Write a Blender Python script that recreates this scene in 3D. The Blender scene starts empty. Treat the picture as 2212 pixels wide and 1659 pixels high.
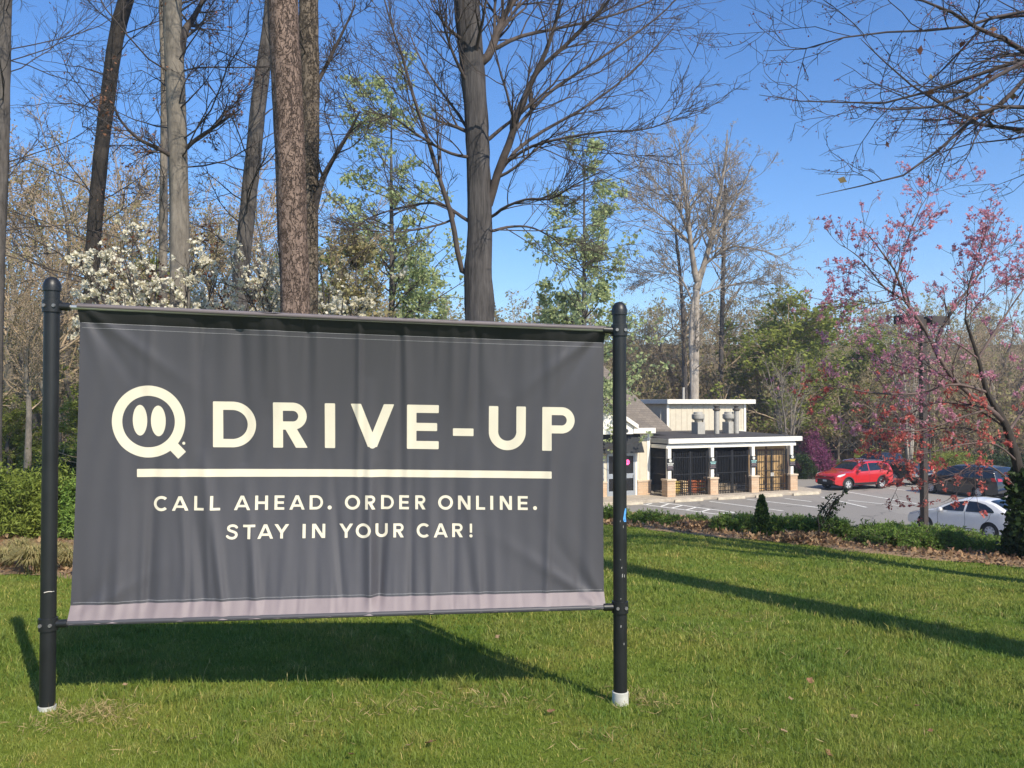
import bpy, bmesh, math
import numpy as np
from mathutils import Vector, Matrix

SC = bpy.context.scene
COL = SC.collection

# ------------------------------------------------------------------ camera, sky, sun, exposure
F = 1878.0                                   # focal length in pixels of a 2212 x 1659 picture
PITCH = math.atan(41 / 1878.0)
EYE = 1.6
cam_data = bpy.data.cameras.new("camera")
cam_data.sensor_width = 36.0
cam_data.lens = F / 2212 * 36.0
cam_data.clip_start = 0.1
cam_data.clip_end = 2000
cam = bpy.data.objects.new("camera", cam_data)
COL.objects.link(cam)
cam.location = (0, 0, EYE)
cam.rotation_euler = (math.pi / 2 + PITCH, 0, 0)
SC.camera = cam

SUN_EL = math.radians(41.7)
SUN_AZ = math.radians(147.1)                 # clockwise from +Y: behind the camera, to its right
sun_dir = Vector((math.sin(SUN_AZ) * math.cos(SUN_EL), math.cos(SUN_AZ) * math.cos(SUN_EL), math.sin(SUN_EL)))
world = bpy.data.worlds.new("World")
SC.world = world
world.use_nodes = True
wn = world.node_tree
bg = wn.nodes["Background"]
sky = wn.nodes.new("ShaderNodeTexSky")
sky.sky_type = 'NISHITA'
sky.sun_disc = False
sky.sun_elevation = SUN_EL
sky.sun_rotation = SUN_AZ
sky.altitude = 0
sky.air_density = 1.0
sky.dust_density = 0.35
sky.ozone_density = 5.0
hs = wn.nodes.new("ShaderNodeHueSaturation")
hs.inputs['Saturation'].default_value = 1.2
hs.inputs['Hue'].default_value = 0.506
wn.links.new(sky.outputs[0], hs.inputs['Color'])
wn.links.new(hs.outputs[0], bg.inputs[0])
bg.inputs[1].default_value = 0.14
sl = bpy.data.lights.new("sun", 'SUN')
sl.energy = 4.6
sl.angle = math.radians(0.55)
sl.color = (1.0, 0.91, 0.76)
so = bpy.data.objects.new("sun", sl)
COL.objects.link(so)
so.rotation_euler = (-sun_dir).to_track_quat('-Z', 'Y').to_euler()
SC.view_settings.view_transform = 'Standard'
SC.view_settings.look = 'None'
SC.view_settings.exposure = 0.45
SC.view_settings.gamma = 1.0
SC.render.engine = 'CYCLES'
SC.cycles.max_bounces = 6
SC.cycles.volume_bounces = 0
SC.cycles.transparent_max_bounces = 6
SC.cycles.use_denoising = True
SC.cycles.denoiser = 'OPENIMAGEDENOISE'

# ------------------------------------------------------------------ helpers: pixels to rays
def ray(px, py):
    u = (px - 1106) / F
    v = (829.5 - py) / F
    f = math.cos(PITCH) - v * math.sin(PITCH)
    up = v * math.cos(PITCH) + math.sin(PITCH)
    return u / f, up / f

def at(px, py, d):
    x, z = ray(px, py)
    return np.array((x * d, d, EYE + z * d))

def onz(px, py, zz):
    x, z = ray(px, py)
    d = (zz - EYE) / z
    return np.array((x * d, d, zz))

def sst(t):
    t = np.clip(t, 0, 1)
    return t * t * (3 - 2 * t)

LOT = -3.5
def bank_s(x, y):
    return (x - 4.79) * .715 + (y - 13.52) * .699

def G(x, y):
    """height of the ground"""
    x = np.asarray(x, float); y = np.asarray(y, float)
    xx = np.clip(x, -30, 14); yy = np.clip(y, -10, 60)
    up = -0.027 * (xx + 2.4) - 0.05 * (yy - 4.57)
    up = up + .012 * np.sin(x * 1.7 + y * .9) * np.sin(y * 1.3 - x * .6)
    s = bank_s(x, y)
    t = sst((s - 2.6) / 8) * sst((x + 10) / 8)
    z = up * (1 - t) + (LOT - .06) * t
    z = z + .05 * np.clip(y - 64, 0, 31) + np.clip(.30 * np.clip(y - 95, 0, 400), 0, 13)
    return z

def g(x, y):
    return float(G(x, y))

# ------------------------------------------------------------------ helpers: tagging
def tag(o, label=None, cat=None, group=None, kind=None):
    if label: o["label"] = label
    if cat: o["category"] = cat
    if group: o["group"] = group
    if kind: o["kind"] = kind
    return o

def empty(name, loc, label, cat, group=None, rz=0.0):
    o = bpy.data.objects.new(name, None)
    o.empty_display_size = .2
    COL.objects.link(o)
    o.location = loc
    o.rotation_euler = (0, 0, rz)
    return tag(o, label, cat, group)

def link_mesh(name, me, mat=None, parent=None, smooth=False):
    if mat is not None:
        for m in (mat if isinstance(mat, (list, tuple)) else [mat]):
            me.materials.append(m)
    if smooth:
        me.polygons.foreach_set("use_smooth", np.ones(len(me.polygons), bool))
    o = bpy.data.objects.new(name, me)
    COL.objects.link(o)
    if parent is not None:
        o.parent = parent
    return o

def np_mesh(name, V, Fs, mat=None, parent=None, smooth=False):
    """V (n,3); Fs a list of int arrays, each (m,k)"""
    V = np.asarray(V, np.float32).reshape(-1, 3)
    Fs = [np.asarray(f, np.int32) for f in Fs if len(f)]
    me = bpy.data.meshes.new(name)
    me.vertices.add(len(V))
    me.vertices.foreach_set("co", V.ravel())
    loops = np.concatenate([f.ravel() for f in Fs])
    tot = np.concatenate([np.full(len(f), f.shape[1], np.int32) for f in Fs])
    st = np.concatenate([[0], np.cumsum(tot)[:-1]]).astype(np.int32)
    me.loops.add(len(loops))
    me.loops.foreach_set("vertex_index", loops)
    me.polygons.add(len(tot))
    me.polygons.foreach_set("loop_start", st)
    me.polygons.foreach_set("loop_total", tot)
    me.update(calc_edges=True)
    return link_mesh(name, me, mat, parent, smooth)

class MB:
    """collects simple shapes, then links them as one mesh object"""
    def __init__(self):
        self.V = []; self.Q = []; self.n = 0
    def add(self, V, faces):
        V = np.asarray(V, float).reshape(-1, 3)
        for f in faces:
            self.Q.append([i + self.n for i in f])
        self.V.append(V); self.n += len(V)
    def box(self, x0, y0, z0, x1, y1, z1, fr=None):
        P = [(x0, y0, z0), (x1, y0, z0), (x1, y1, z0), (x0, y1, z0), (x0, y0, z1), (x1, y0, z1), (x1, y1, z1), (x0, y1, z1)]
        if fr: P = [fr(*p) for p in P]
        self.add(P, [(3, 2, 1, 0), (4, 5, 6, 7), (0, 1, 5, 4), (1, 2, 6, 5), (2, 3, 7, 6), (3, 0, 4, 7)])
        return self
    def hexa(self, P):
        self.add(P, [(3, 2, 1, 0), (4, 5, 6, 7), (0, 1, 5, 4), (1, 2, 6, 5), (2, 3, 7, 6), (3, 0, 4, 7)])
        return self
    def prism(self, poly, off):
        """poly: list of 3D points (ccw seen from the side the offset leaves), extruded by off"""
        P = np.array(poly, float); n = len(P)
        self.add(np.vstack([P, P + np.array(off)]), [tuple(range(n))[::-1], tuple(range(n, 2 * n))] +
                 [(i, (i + 1) % n, n + (i + 1) % n, n + i) for i in range(n)])
        return self
    def tube(self, pts, rad, k=10, caps=True):
        pts = np.array(pts, float); n = len(pts)
        rad = np.full(n, rad) if np.isscalar(rad) else np.array(rad, float)
        V, Qf = tube_batch(pts[None], rad[None], k)
        fs = [tuple(q) for q in Qf]
        if caps:
            fs += [tuple(range(k))[::-1], tuple(range((n - 1) * k, n * k))]
        self.add(V, fs)
        return self
    def lathe(self, prof, c=(0, 0, 0), axis='z', k=20, caps=True):
        """prof: list of (r, h)"""
        c = np.array(c, float); V = []
        for r, h in prof:
            for i in range(k):
                a = 2 * math.pi * i / k
                p = (r * math.cos(a), r * math.sin(a), h)
                if axis == 'y': p = (p[0], p[2], -p[1])
                if axis == 'x': p = (p[2], p[0], p[1])
                V.append(c + p)
        n = len(prof)
        fs = [(j * k + i, j * k + (i + 1) % k, (j + 1) * k + (i + 1) % k, (j + 1) * k + i) for j in range(n - 1) for i in range(k)]
        if caps: fs += [tuple(range(k))[::-1], tuple(range((n - 1) * k, n * k))]
        self.add(V, fs)
        return self
    def build(self, name, mat, parent=None, smooth=False, bevel=0, seg=2):
        me = bpy.data.meshes.new(name)
        me.from_pydata(np.vstack(self.V).tolist(), [], self.Q)
        if smooth == 'auto':
            bm = bmesh.new(); bm.from_mesh(me)
            for f in bm.faces: f.smooth = True
            for e in bm.edges:
                if len(e.link_faces) == 2 and e.calc_face_angle(0) > .6: e.smooth = False
            bm.to_mesh(me); bm.free()
        o = link_mesh(name, me, mat, parent, smooth is True)
        if bevel:
            b = o.modifiers.new("bevel", 'BEVEL'); b.width = bevel; b.segments = seg; b.limit_method = 'ANGLE'
        return o

def tube_batch(P, R, k):
    """P (M,n,3), R (M,n) -> verts, quads"""
    M, n, _ = P.shape
    T = np.gradient(P, axis=1) if n > 2 else np.repeat(P[:, 1:] - P[:, :1], 2, 1)
    T = T / (np.linalg.norm(T, axis=2, keepdims=True) + 1e-9)
    D = P[:, -1] - P[:, 0]
    D = D / (np.linalg.norm(D, axis=1, keepdims=True) + 1e-9)
    ref = np.where((np.abs(D[:, 2:3]) > .8), np.array([[1., 0, 0]]), np.array([[0, 0, 1.]]))
    N = ref[:, None] - (ref[:, None] * T).sum(2, keepdims=True) * T
    N = N / (np.linalg.norm(N, axis=2, keepdims=True) + 1e-9)
    B = np.cross(T, N)
    a = np.arange(k) / k * 2 * np.pi
    V = P[:, :, None] + R[:, :, None, None] * (np.cos(a)[None, None, :, None] * N[:, :, None] + np.sin(a)[None, None, :, None] * B[:, :, None])
    i = np.arange(k); j = np.arange(n - 1)
    q = np.stack([(j[:, None] * k + i[None]), (j[:, None] * k + (i[None] + 1) % k),
                  ((j[:, None] + 1) * k + (i[None] + 1) % k), ((j[:, None] + 1) * k + i[None])], -1).reshape(-1, 4)
    Q = (q[None] + (np.arange(M) * n * k)[:, None, None]).reshape(-1, 4)
    return V.reshape(-1, 3), Q

# ------------------------------------------------------------------ helpers: flat shapes from distance fields
def sd_box(x, y, x0, y0, x1, y1, r=0.0):
    cx, cy, hx, hy = (x0 + x1) / 2, (y0 + y1) / 2, (x1 - x0) / 2 - r, (y1 - y0) / 2 - r
    qx = np.abs(x - cx) - hx; qy = np.abs(y - cy) - hy
    return np.hypot(np.maximum(qx, 0), np.maximum(qy, 0)) + np.minimum(np.maximum(qx, qy), 0) - r

def sd_seg(x, y, ax, ay, bx, by, h):
    dx, dy = bx - ax, by - ay
    t = np.clip(((x - ax) * dx + (y - ay) * dy) / (dx * dx + dy * dy), 0, 1)
    return np.hypot(x - ax - t * dx, y - ay - t * dy) - h

def sd_bar(x, y, ax, ay, bx, by, h):
    L = math.hypot(bx - ax, by - ay); dx, dy = (bx - ax) / L, (by - ay) / L
    u = (x - ax) * dx + (y - ay) * dy; v = -(x - ax) * dy + (y - ay) * dx
    return sd_box(u, v, 0, -h, L, h, 0)

def sd_poly(x, y, pts):
    d = np.full(x.shape, 1e9); s = np.ones(x.shape)
    n = len(pts)
    for i in range(n):
        ax, ay = pts[i]; bx, by = pts[i - 1]
        ex, ey = bx - ax, by - ay
        wx, wy = x - ax, y - ay
        t = np.clip((wx * ex + wy * ey) / (ex * ex + ey * ey + 1e-12), 0, 1)
        d = np.minimum(d, np.hypot(wx - t * ex, wy - t * ey))
        c1 = y >= ay; c2 = y < by; c3 = ex * wy > ey * wx
        fl = (c1 & c2 & c3) | (~c1 & ~c2 & ~c3)
        s = np.where(fl, -s, s)
    return s * d

def sdf_mesh(fn, x0, y0, x1, y1, h):
    """marching squares of fn(x,y)<0 -> 2D verts, polys"""
    nx = max(3, int(math.ceil((x1 - x0) / h)) + 1); ny = max(3, int(math.ceil((y1 - y0) / h)) + 1)
    gx = np.linspace(x0, x1, nx); gy = np.linspace(y0, y1, ny)
    X, Y = np.meshgrid(gx, gy, indexing='ij')
    D = fn(X, Y)
    D = np.where(np.abs(D) < 1e-7, -1e-7, D)
    ids = {}; V = []; P = []
    def node(i, j):
        k = (i, j)
        if k not in ids:
            ids[k] = len(V); V.append((gx[i], gy[j]))
        return ids[k]
    def edge(a, b):
        k = (a, b) if a < b else (b, a)
        if k not in ids:
            da, db = D[k[0]], D[k[1]]; t = da / (da - db)
            pa = (gx[k[0][0]], gy[k[0][1]]); pb = (gx[k[1][0]], gy[k[1][1]])
            ids[k] = len(V); V.append((pa[0] + t * (pb[0] - pa[0]), pa[1] + t * (pb[1] - pa[1])))
        return ids[k]
    S = D < 0
    cnt = S[:-1, :-1].astype(int) + S[1:, :-1] + S[1:, 1:] + S[:-1, 1:]
    for i, j in zip(*np.nonzero(cnt)):
        c = [(i, j), (i + 1, j), (i + 1, j + 1), (i, j + 1)]
        poly = []
        for q in range(4):
            a, b = c[q], c[(q + 1) % 4]
            if S[a]: poly.append(node(*a))
            if S[a] != S[b]: poly.append(edge(a, b))
        if len(poly) >= 3: P.append(poly)
    return np.array(V), P

def mesh_from_polys(name, V3, polys, mat, parent=None, smooth=True):
    me = bpy.data.meshes.new(name)
    me.from_pydata(np.asarray(V3, float).tolist(), [], polys)
    return link_mesh(name, me, mat, parent, smooth)

# ------------------------------------------------------------------ materials
def newmat(name):
    m = bpy.data.materials.new(name); m.use_nodes = True
    nt = m.node_tree
    return m, nt, nt.nodes["Principled BSDF"]

def noise_node(nt, scale, detail=3, rough=.55, coord='Object', stretch=None, w=None):
    tc = nt.nodes.new("ShaderNodeTexCoord")
    src = tc.outputs[coord]
    if stretch:
        mp = nt.nodes.new("ShaderNodeMapping"); mp.inputs['Scale'].default_value = stretch
        nt.links.new(src, mp.inputs[0]); src = mp.outputs[0]
    n = nt.nodes.new("ShaderNodeTexNoise")
    n.inputs['Scale'].default_value = scale; n.inputs['Detail'].default_value = detail; n.inputs['Roughness'].default_value = rough
    nt.links.new(src, n.inputs['Vector'])
    return n

def ramp_node(nt, fac, stops):
    r = nt.nodes.new("ShaderNodeValToRGB")
    e = r.color_ramp.elements
    while len(e) > 1: e.remove(e[-1])
    e[0].position = stops[0][0]; e[0].color = (*stops[0][1], 1)
    for p, c in stops[1:]:
        q = e.new(p); q.color = (*c, 1)
    nt.links.new(fac, r.inputs[0])
    return r

def mixc(nt, fac, a, b, mode='MIX'):
    m = nt.nodes.new("ShaderNodeMix"); m.data_type = 'RGBA'; m.blend_type = mode
    for val, sock in ((fac, m.inputs[0]), (a, m.inputs[6]), (b, m.inputs[7])):
        if hasattr(val, 'is_linked') or hasattr(val, 'links'): nt.links.new(val, sock)
        elif isinstance(val, (tuple, list)): sock.default_value = (*val, 1)
        else: sock.default_value = val
    return m.outputs[2]

def bump(nt, b, height, strength, dist=.01):
    n = nt.nodes.new("ShaderNodeBump")
    n.inputs['Strength'].default_value = strength; n.inputs['Distance'].default_value = dist
    nt.links.new(height, n.inputs['Height'])
    nt.links.new(n.outputs[0], b.inputs['Normal'])
    return n

def plain(name, col, rough=.6, metal=0.0, var=.12, scale=6, bmp=0, bscale=60, coat=0, spec=None):
    """one colour with mild mottling"""
    m, nt, b = newmat(name)
    n = noise_node(nt, scale)
    lo = tuple(max(0, c * (1 - var)) for c in col); hi = tuple(min(1, c * (1 + var)) for c in col)
    r = ramp_node(nt, n.outputs[0], [(.3, lo), (.7, hi)])
    nt.links.new(r.outputs[0], b.inputs['Base Color'])
    b.inputs['Roughness'].default_value = rough; b.inputs['Metallic'].default_value = metal
    if coat: b.inputs['Coat Weight'].default_value = coat; b.inputs['Coat Roughness'].default_value = .04
    if spec is not None: b.inputs['Specular IOR Level'].default_value = spec
    if bmp: bump(nt, b, noise_node(nt, bscale, 4).outputs[0], bmp)
    return m

def leafmat(name, cols, trans=.35, rough=.6, posnoise=0):
    """each leaf its own tone out of cols"""
    m, nt, b = newmat(name)
    gm = nt.nodes.new("ShaderNodeNewGeometry")
    st = [(i / max(1, len(cols) - 1), c) for i, c in enumerate(cols)]
    fac = gm.outputs['Random Per Island']
    if posnoise:
        nn = noise_node(nt, posnoise, 2)
        a = nt.nodes.new("ShaderNodeMath"); a.operation = 'MULTIPLY_ADD'
        nt.links.new(nn.outputs[0], a.inputs[0]); a.inputs[1].default_value = 1.6; a.inputs[2].default_value = -.3
        c = nt.nodes.new("ShaderNodeMath"); c.operation = 'ADD'
        h = nt.nodes.new("ShaderNodeMath"); h.operation = 'MULTIPLY'; h.inputs[1].default_value = .5
        h2 = nt.nodes.new("ShaderNodeMath"); h2.operation = 'MULTIPLY'; h2.inputs[1].default_value = .5
        nt.links.new(fac, h.inputs[0]); nt.links.new(a.outputs[0], h2.inputs[0])
        nt.links.new(h.outputs[0], c.inputs[0]); nt.links.new(h2.outputs[0], c.inputs[1])
        fac = c.outputs[0]
    r = ramp_node(nt, fac, st)
    nt.links.new(r.outputs[0], b.inputs['Base Color'])
    b.inputs['Roughness'].default_value = rough
    b.inputs['Specular IOR Level'].default_value = .25
    t = nt.nodes.new("ShaderNodeBsdfTranslucent"); nt.links.new(r.outputs[0], t.inputs[0])
    mx = nt.nodes.new("ShaderNodeMixShader"); mx.inputs[0].default_value = trans
    nt.links.new(b.outputs[0], mx.inputs[1]); nt.links.new(t.outputs[0], mx.inputs[2])
    nt.links.new(mx.outputs[0], nt.nodes["Material Output"].inputs[0])
    return m

def barkmat(name, dark, light, scale=9, stretch=(1, 1, .18), bmp=.9, plates=False):
    m, nt, b = newmat(name)
    n1 = noise_node(nt, scale, 6, .65, stretch=stretch)
    r = ramp_node(nt, n1.outputs[0], [(.32, dark), (.5, tuple((a + c) / 2 for a, c in zip(dark, light))), (.68, light)])
    col = r.outputs[0]; hgt = n1.outputs[0]
    n2 = noise_node(nt, 1.1, 3)
    n3 = noise_node(nt, scale * 3.1, 5, .7, stretch=stretch)
    col = mixc(nt, .45, col, ramp_node(nt, n3.outputs[0], [(.35, dark), (.65, light)]).outputs[0])
    pat = ramp_node(nt, n2.outputs[0], [(.45, (0, 0, 0)), (.7, (1, 1, 1))])
    col = mixc(nt, pat.outputs[0], col, mixc(nt, .4, col, tuple(c * 1.15 for c in light)))
    if plates:
        def contour(sc, st, wd, dist):
            n = noise_node(nt, sc, 4, .55, stretch=st); n.inputs['Distortion'].default_value = dist
            s_ = nt.nodes.new("ShaderNodeMath"); s_.operation = 'SUBTRACT'; nt.links.new(n.outputs[0], s_.inputs[0]); s_.inputs[1].default_value = .5
            q = nt.nodes.new("ShaderNodeMath"); q.operation = 'ABSOLUTE'; nt.links.new(s_.outputs[0], q.inputs[0])
            return ramp_node(nt, q.outputs[0], [(0, (0, 0, 0)), (wd, (1, 1, 1))])
        c1 = contour(10, (1, 1, .42), .030, .8); c2 = contour(17, (1, 1, .6), .035, .6)
        mn = nt.nodes.new("ShaderNodeMath"); mn.operation = 'MINIMUM'
        nt.links.new(c1.outputs[0], mn.inputs[0]); nt.links.new(c2.outputs[0], mn.inputs[1])
        tone = noise_node(nt, 13, 3, .6, stretch=(1, 1, .5))
        tr_ = ramp_node(nt, tone.outputs[0], [(.33, tuple(c * .62 for c in light)), (.5, light), (.68, tuple(c * 1.3 for c in light))])
        col = mixc(nt, .6, col, tr_.outputs[0])
        col = mixc(nt, mn.outputs[0], mixc(nt, .65, col, tuple(c * .7 for c in dark)), col)
        ad = nt.nodes.new("ShaderNodeMath"); ad.operation = 'MULTIPLY_ADD'; nt.links.new(mn.outputs[0], ad.inputs[0]); ad.inputs[1].default_value = .9
        nt.links.new(n1.outputs[0], ad.inputs[2]); hgt = ad.outputs[0]
    nt.links.new(col, b.inputs['Base Color'])
    b.inputs['Roughness'].default_value = .9; b.inputs['Specular IOR Level'].default_value = .15
    bump(nt, b, hgt, bmp, .03)
    return m

def brickmat(name, c1, c2, mortar, w=.42, h=.11, msize=.012):
    """stone courses laid in the wall's own plane: object X+Y run, Z up"""
    m, nt, b = newmat(name)
    tc = nt.nodes.new("ShaderNodeTexCoord"); sp = nt.nodes.new("ShaderNodeSeparateXYZ"); cb = nt.nodes.new("ShaderNodeCombineXYZ")
    nt.links.new(tc.outputs['Object'], sp.inputs[0])
    ad = nt.nodes.new("ShaderNodeMath"); ad.operation = 'ADD'
    nt.links.new(sp.outputs[0], ad.inputs[0]); nt.links.new(sp.outputs[1], ad.inputs[1])
    nt.links.new(ad.outputs[0], cb.inputs[0]); nt.links.new(sp.outputs[2], cb.inputs[1])
    br = nt.nodes.new("ShaderNodeTexBrick")
    nt.links.new(cb.outputs[0], br.inputs['Vector'])
    br.inputs['Color1'].default_value = (*c1, 1); br.inputs['Color2'].default_value = (*c2, 1); br.inputs['Mortar'].default_value = (*mortar, 1)
    br.inputs['Scale'].default_value = 1; br.inputs['Mortar Size'].default_value = msize
    br.inputs['Brick Width'].default_value = w; br.inputs['Row Height'].default_value = h
    n = noise_node(nt, 9, 3)
    col = mixc(nt, n.outputs[0], br.outputs[0], mixc(nt, .5, br.outputs[0], (.55, .38, .24)))
    nt.links.new(col, b.inputs['Base Color']); b.inputs['Roughness'].default_value = .85
    bump(nt, b, br.outputs['Fac'], -.5, .01)
    return m

# ================================================================== GROUND
RNG = np.random.default_rng(11)

def ground_material():
    m, nt, b = newmat("ground")
    at_ = nt.nodes.new("ShaderNodeAttribute"); at_.attribute_name = "litter"
    n1 = noise_node(nt, 1.3, 4, .6); n2 = noise_node(nt, 38, 4, .7); n3 = noise_node(nt, .35, 3)
    g1 = ramp_node(nt, n1.outputs[0], [(.3, (.10, .16, .018)), (.5, (.15, .19, .022)), (.7, (.24, .22, .045))])
    g2 = mixc(nt, n2.outputs[0], mixc(nt, .4, g1.outputs[0], (.06, .09, .018)), g1.outputs[0])
    l1 = ramp_node(nt, n2.outputs[0], [(.3, (.07, .05, .03)), (.55, (.15, .105, .065)), (.75, (.24, .17, .11))])
    l2 = mixc(nt, n3.outputs[0], l1.outputs[0], mixc(nt, .45, l1.outputs[0], (.09, .10, .035)))
    nt.links.new(mixc(nt, at_.outputs['Fac'], g2, l2), b.inputs['Base Color'])
    b.inputs['Roughness'].default_value = .95; b.inputs['Specular IOR Level'].default_value = .1
    bump(nt, b, n2.outputs[0], .6, .03)
    return m

def grid_sheet(name, X, Y, Z, mat, attr=None, smooth=True):
    nx, ny = X.shape
    V = np.stack([X, Y, Z], -1).reshape(-1, 3)
    i = np.arange(nx - 1)[:, None] * ny + np.arange(ny - 1)[None]
    Q = np.stack([i, i + ny, i + ny + 1, i + 1], -1).reshape(-1, 4)
    o = np_mesh(name, V, [Q], mat, None, smooth)
    if attr:
        at_ = o.data.attributes.new(attr[0], 'FLOAT', 'POINT'); at_.data.foreach_set("value", attr[1].ravel().astype(np.float32))
    return o

ax = np.concatenate([np.linspace(-380, -60, 18), np.linspace(-55, -14, 42), np.linspace(-13.5, 14, 111), np.linspace(15, 60, 46), np.linspace(70, 380, 18)])
ay = np.concatenate([np.linspace(-90, -12, 12), np.linspace(-10, 28, 153), np.linspace(28.5, 70, 60), np.linspace(72, 160, 45), np.linspace(180, 420, 14)])
GX, GY = np.meshgrid(ax, ay, indexing='ij')
GZ = G(GX, GY)
S_ = bank_s(GX, GY)
lit = sst((S_ - .6) / .8) * sst((GX + 9) / 3)
lit = np.maximum(lit, sst((GY - 44) / 6))
ground = grid_sheet("ground", GX, GY, GZ, ground_material(), ("litter", lit))
tag(ground, kind="structure")

# mulch beds
def mulch_mat():
    m, nt, b = newmat("mulch")
    n1 = noise_node(nt, 45, 4, .7); n2 = noise_node(nt, 1.2, 3)
    r = ramp_node(nt, n1.outputs[0], [(.28, (.13, .08, .042)), (.5, (.31, .205, .115)), (.72, (.54, .39, .24))])
    nt.links.new(mixc(nt, n2.outputs[0], r.outputs[0], mixc(nt, .5, r.outputs[0], (.20, .125, .065))), b.inputs['Base Color'])
    b.inputs['Roughness'].default_value = .95
    bump(nt, b, n1.outputs[0], .8, .03)
    return m
MULCH = mulch_mat()
tau = np.linspace(-11, 19, 150); ss = np.linspace(0, 3.4, 18)
TA, SS_ = np.meshgrid(tau, ss, indexing='ij')
SW = SS_ + np.where(SS_ < .1, 0, 0) + (1 - SS_ / 3.4) * (.16 * np.sin(TA * 1.9) + .09 * np.sin(TA * 5.3 + 1))
MX = 4.79 + TA * -.699 + SW * .715; MY = 13.52 + TA * .715 + SW * .699
mb_ = grid_sheet("mulch_bed", MX, MY, G(MX, MY) + .03 - .028 * (SS_ < .05) + .012 * np.sin(MX * 9) * np.sin(MY * 8), MULCH)
tag(mb_, kind="structure")
LX, LY = np.meshgrid(np.linspace(-13, -2.2, 60), np.linspace(0, 1, 16), indexing='ij')
LY0 = 8.75 + .12 * np.sin(LX * 2.1) + .06 * np.sin(LX * 6); LY1 = 12.9 + .1 * np.sin(LX * 2)
LYY = LY0 + (LY1 - LY0) * LY
mb2 = grid_sheet("mulch_bed", LX, LYY, G(LX, LYY) + .03 - .028 * (LY < .05) + .012 * np.sin(LX * 9) * np.sin(LYY * 8), MULCH)
tag(mb2, kind="structure")

# parking lot
def asphalt():
    m, nt, b = newmat("asphalt")
    n1 = noise_node(nt, 60, 4, .7); n2 = noise_node(nt, .5, 4, .6); n3 = noise_node(nt, 1.1, 2, .5)
    r = ramp_node(nt, n1.outputs[0], [(.3, (.21, .19, .165)), (.7, (.30, .275, .24))])
    c = mixc(nt, n2.outputs[0], r.outputs[0], mixc(nt, .25, r.outputs[0], (.30, .28, .25)))
    st = ramp_node(nt, n3.outputs[0], [(.66, (0, 0, 0)), (.74, (1, 1, 1))])
    c = mixc(nt, st.outputs[0], c, mixc(nt, .5, c, (.06, .055, .05)))
    tc = nt.nodes.new("ShaderNodeTexCoord"); wv = nt.nodes.new("ShaderNodeVectorMath"); wv.operation = 'MULTIPLY_ADD'
    nz = nt.nodes.new("ShaderNodeTexNoise"); nz.inputs['Scale'].default_value = .9; nz.inputs['Detail'].default_value = 5; nt.links.new(tc.outputs['Object'], nz.inputs['Vector'])
    nt.links.new(nz.outputs['Color'], wv.inputs[0]); wv.inputs[1].default_value = (2.2, 2.2, 0); nt.links.new(tc.outputs['Object'], wv.inputs[2])
    vo = nt.nodes.new("ShaderNodeTexVoronoi"); vo.feature = 'DISTANCE_TO_EDGE'; vo.inputs['Scale'].default_value = .16; nt.links.new(wv.outputs[0], vo.inputs['Vector'])
    ck_ = ramp_node(nt, vo.outputs['Distance'], [(0, (1, 1, 1)), (.012, (0, 0, 0))])
    c = mixc(nt, ck_.outputs[0], c, mixc(nt, .6, c, (.05, .045, .04)))
    vp_ = nt.nodes.new("ShaderNodeTexVoronoi"); vp_.inputs['Scale'].default_value = .10; nt.links.new(wv.outputs[0], vp_.inputs['Vector'])
    c = mixc(nt, .16, c, ramp_node(nt, vp_.outputs['Color'], [(0, (.10, .095, .09)), (1, (.42, .39, .34))]).outputs[0])
    nt.links.new(c, b.inputs['Base Color']); b.inputs['Roughness'].default_value = .85
    bump(nt, b, n1.outputs[0], .3, .01)
    return m
lotp = [(-3, 33), (0, 27), (7, 22.5), (15, 21), (40, 21), (46, 40), (46, 61), (20, 62), (-8, 62), (-8, 40)]
lot = MB().add([(x, y, LOT) for x, y in lotp], [tuple(range(len(lotp)))])
lm = MB(); lm.add([(x, y, LOT) for x, y in lotp], [tuple(range(len(lotp)))])
tag(lm.build("parking_lot", asphalt()), kind="structure")

E1 = np.array((.909, .416)); E1 = E1 / np.linalg.norm(E1); E2 = np.array((-E1[1], E1[0]))
BS = 1.029
EYEP = np.array((0, 0, EYE))
OB = EYEP + (onz(1447, 1079, -3.35) - EYEP) * BS
WHITE_LINE = plain("road_paint", (.74, .72, .66), .8, var=.2, scale=8)
def z1(zx, zy):
    return onz((1900 + zx / 2.766) / 1.4756, (1150 + zy / 2.766) / 1.4756, LOT)
def z2(zx, zy):
    return onz((2560 + zx / 2.766) / 1.4756, (1250 + zy / 2.766) / 1.4756, LOT)
lines = [(z1(380, 1262), z1(1060, 1352)), (z1(560, 1248), z1(1225, 1338)), (z1(80, 1292), z1(540, 1377)), (z1(1060, 1352), z1(1225, 1338)),
         (z1(440, 1269), z1(490, 1257)), (z1(570, 1286), z1(640, 1262)), (z1(665, 1300), z1(765, 1275)), (z1(790, 1318), z1(885, 1292)),
         (z1(920, 1335), z1(1005, 1309)), (z1(1000, 1240), z1(1650, 1325)), (z1(1330, 1222), z1(1930, 1290)), (z1(1665, 1215), z1(1900, 1243)),
         (z2(160, 925), z2(560, 1018)), (z2(395, 955), z2(860, 1003)), (z2(330, 870), z2(1000, 985)), (z2(0, 1003), z2(180, 1027)),
         (z2(760, 850), z2(1040, 885)), (z2(1320, 910), z2(1600, 945)), (z2(880, 820), z2(1000, 835))]
ml = MB()
for a, b in lines:
    d = (b - a)[:2]; L = np.linalg.norm(d); nrm = np.array((-d[1], d[0])) / L * .075
    zz = LOT + .004 + .0006 * len(ml.V)
    ml.add([(*(a[:2] - nrm), zz), (*(b[:2] - nrm), zz), (*(b[:2] + nrm), zz), (*(a[:2] + nrm), zz)], [(0, 1, 2, 3)])
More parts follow.
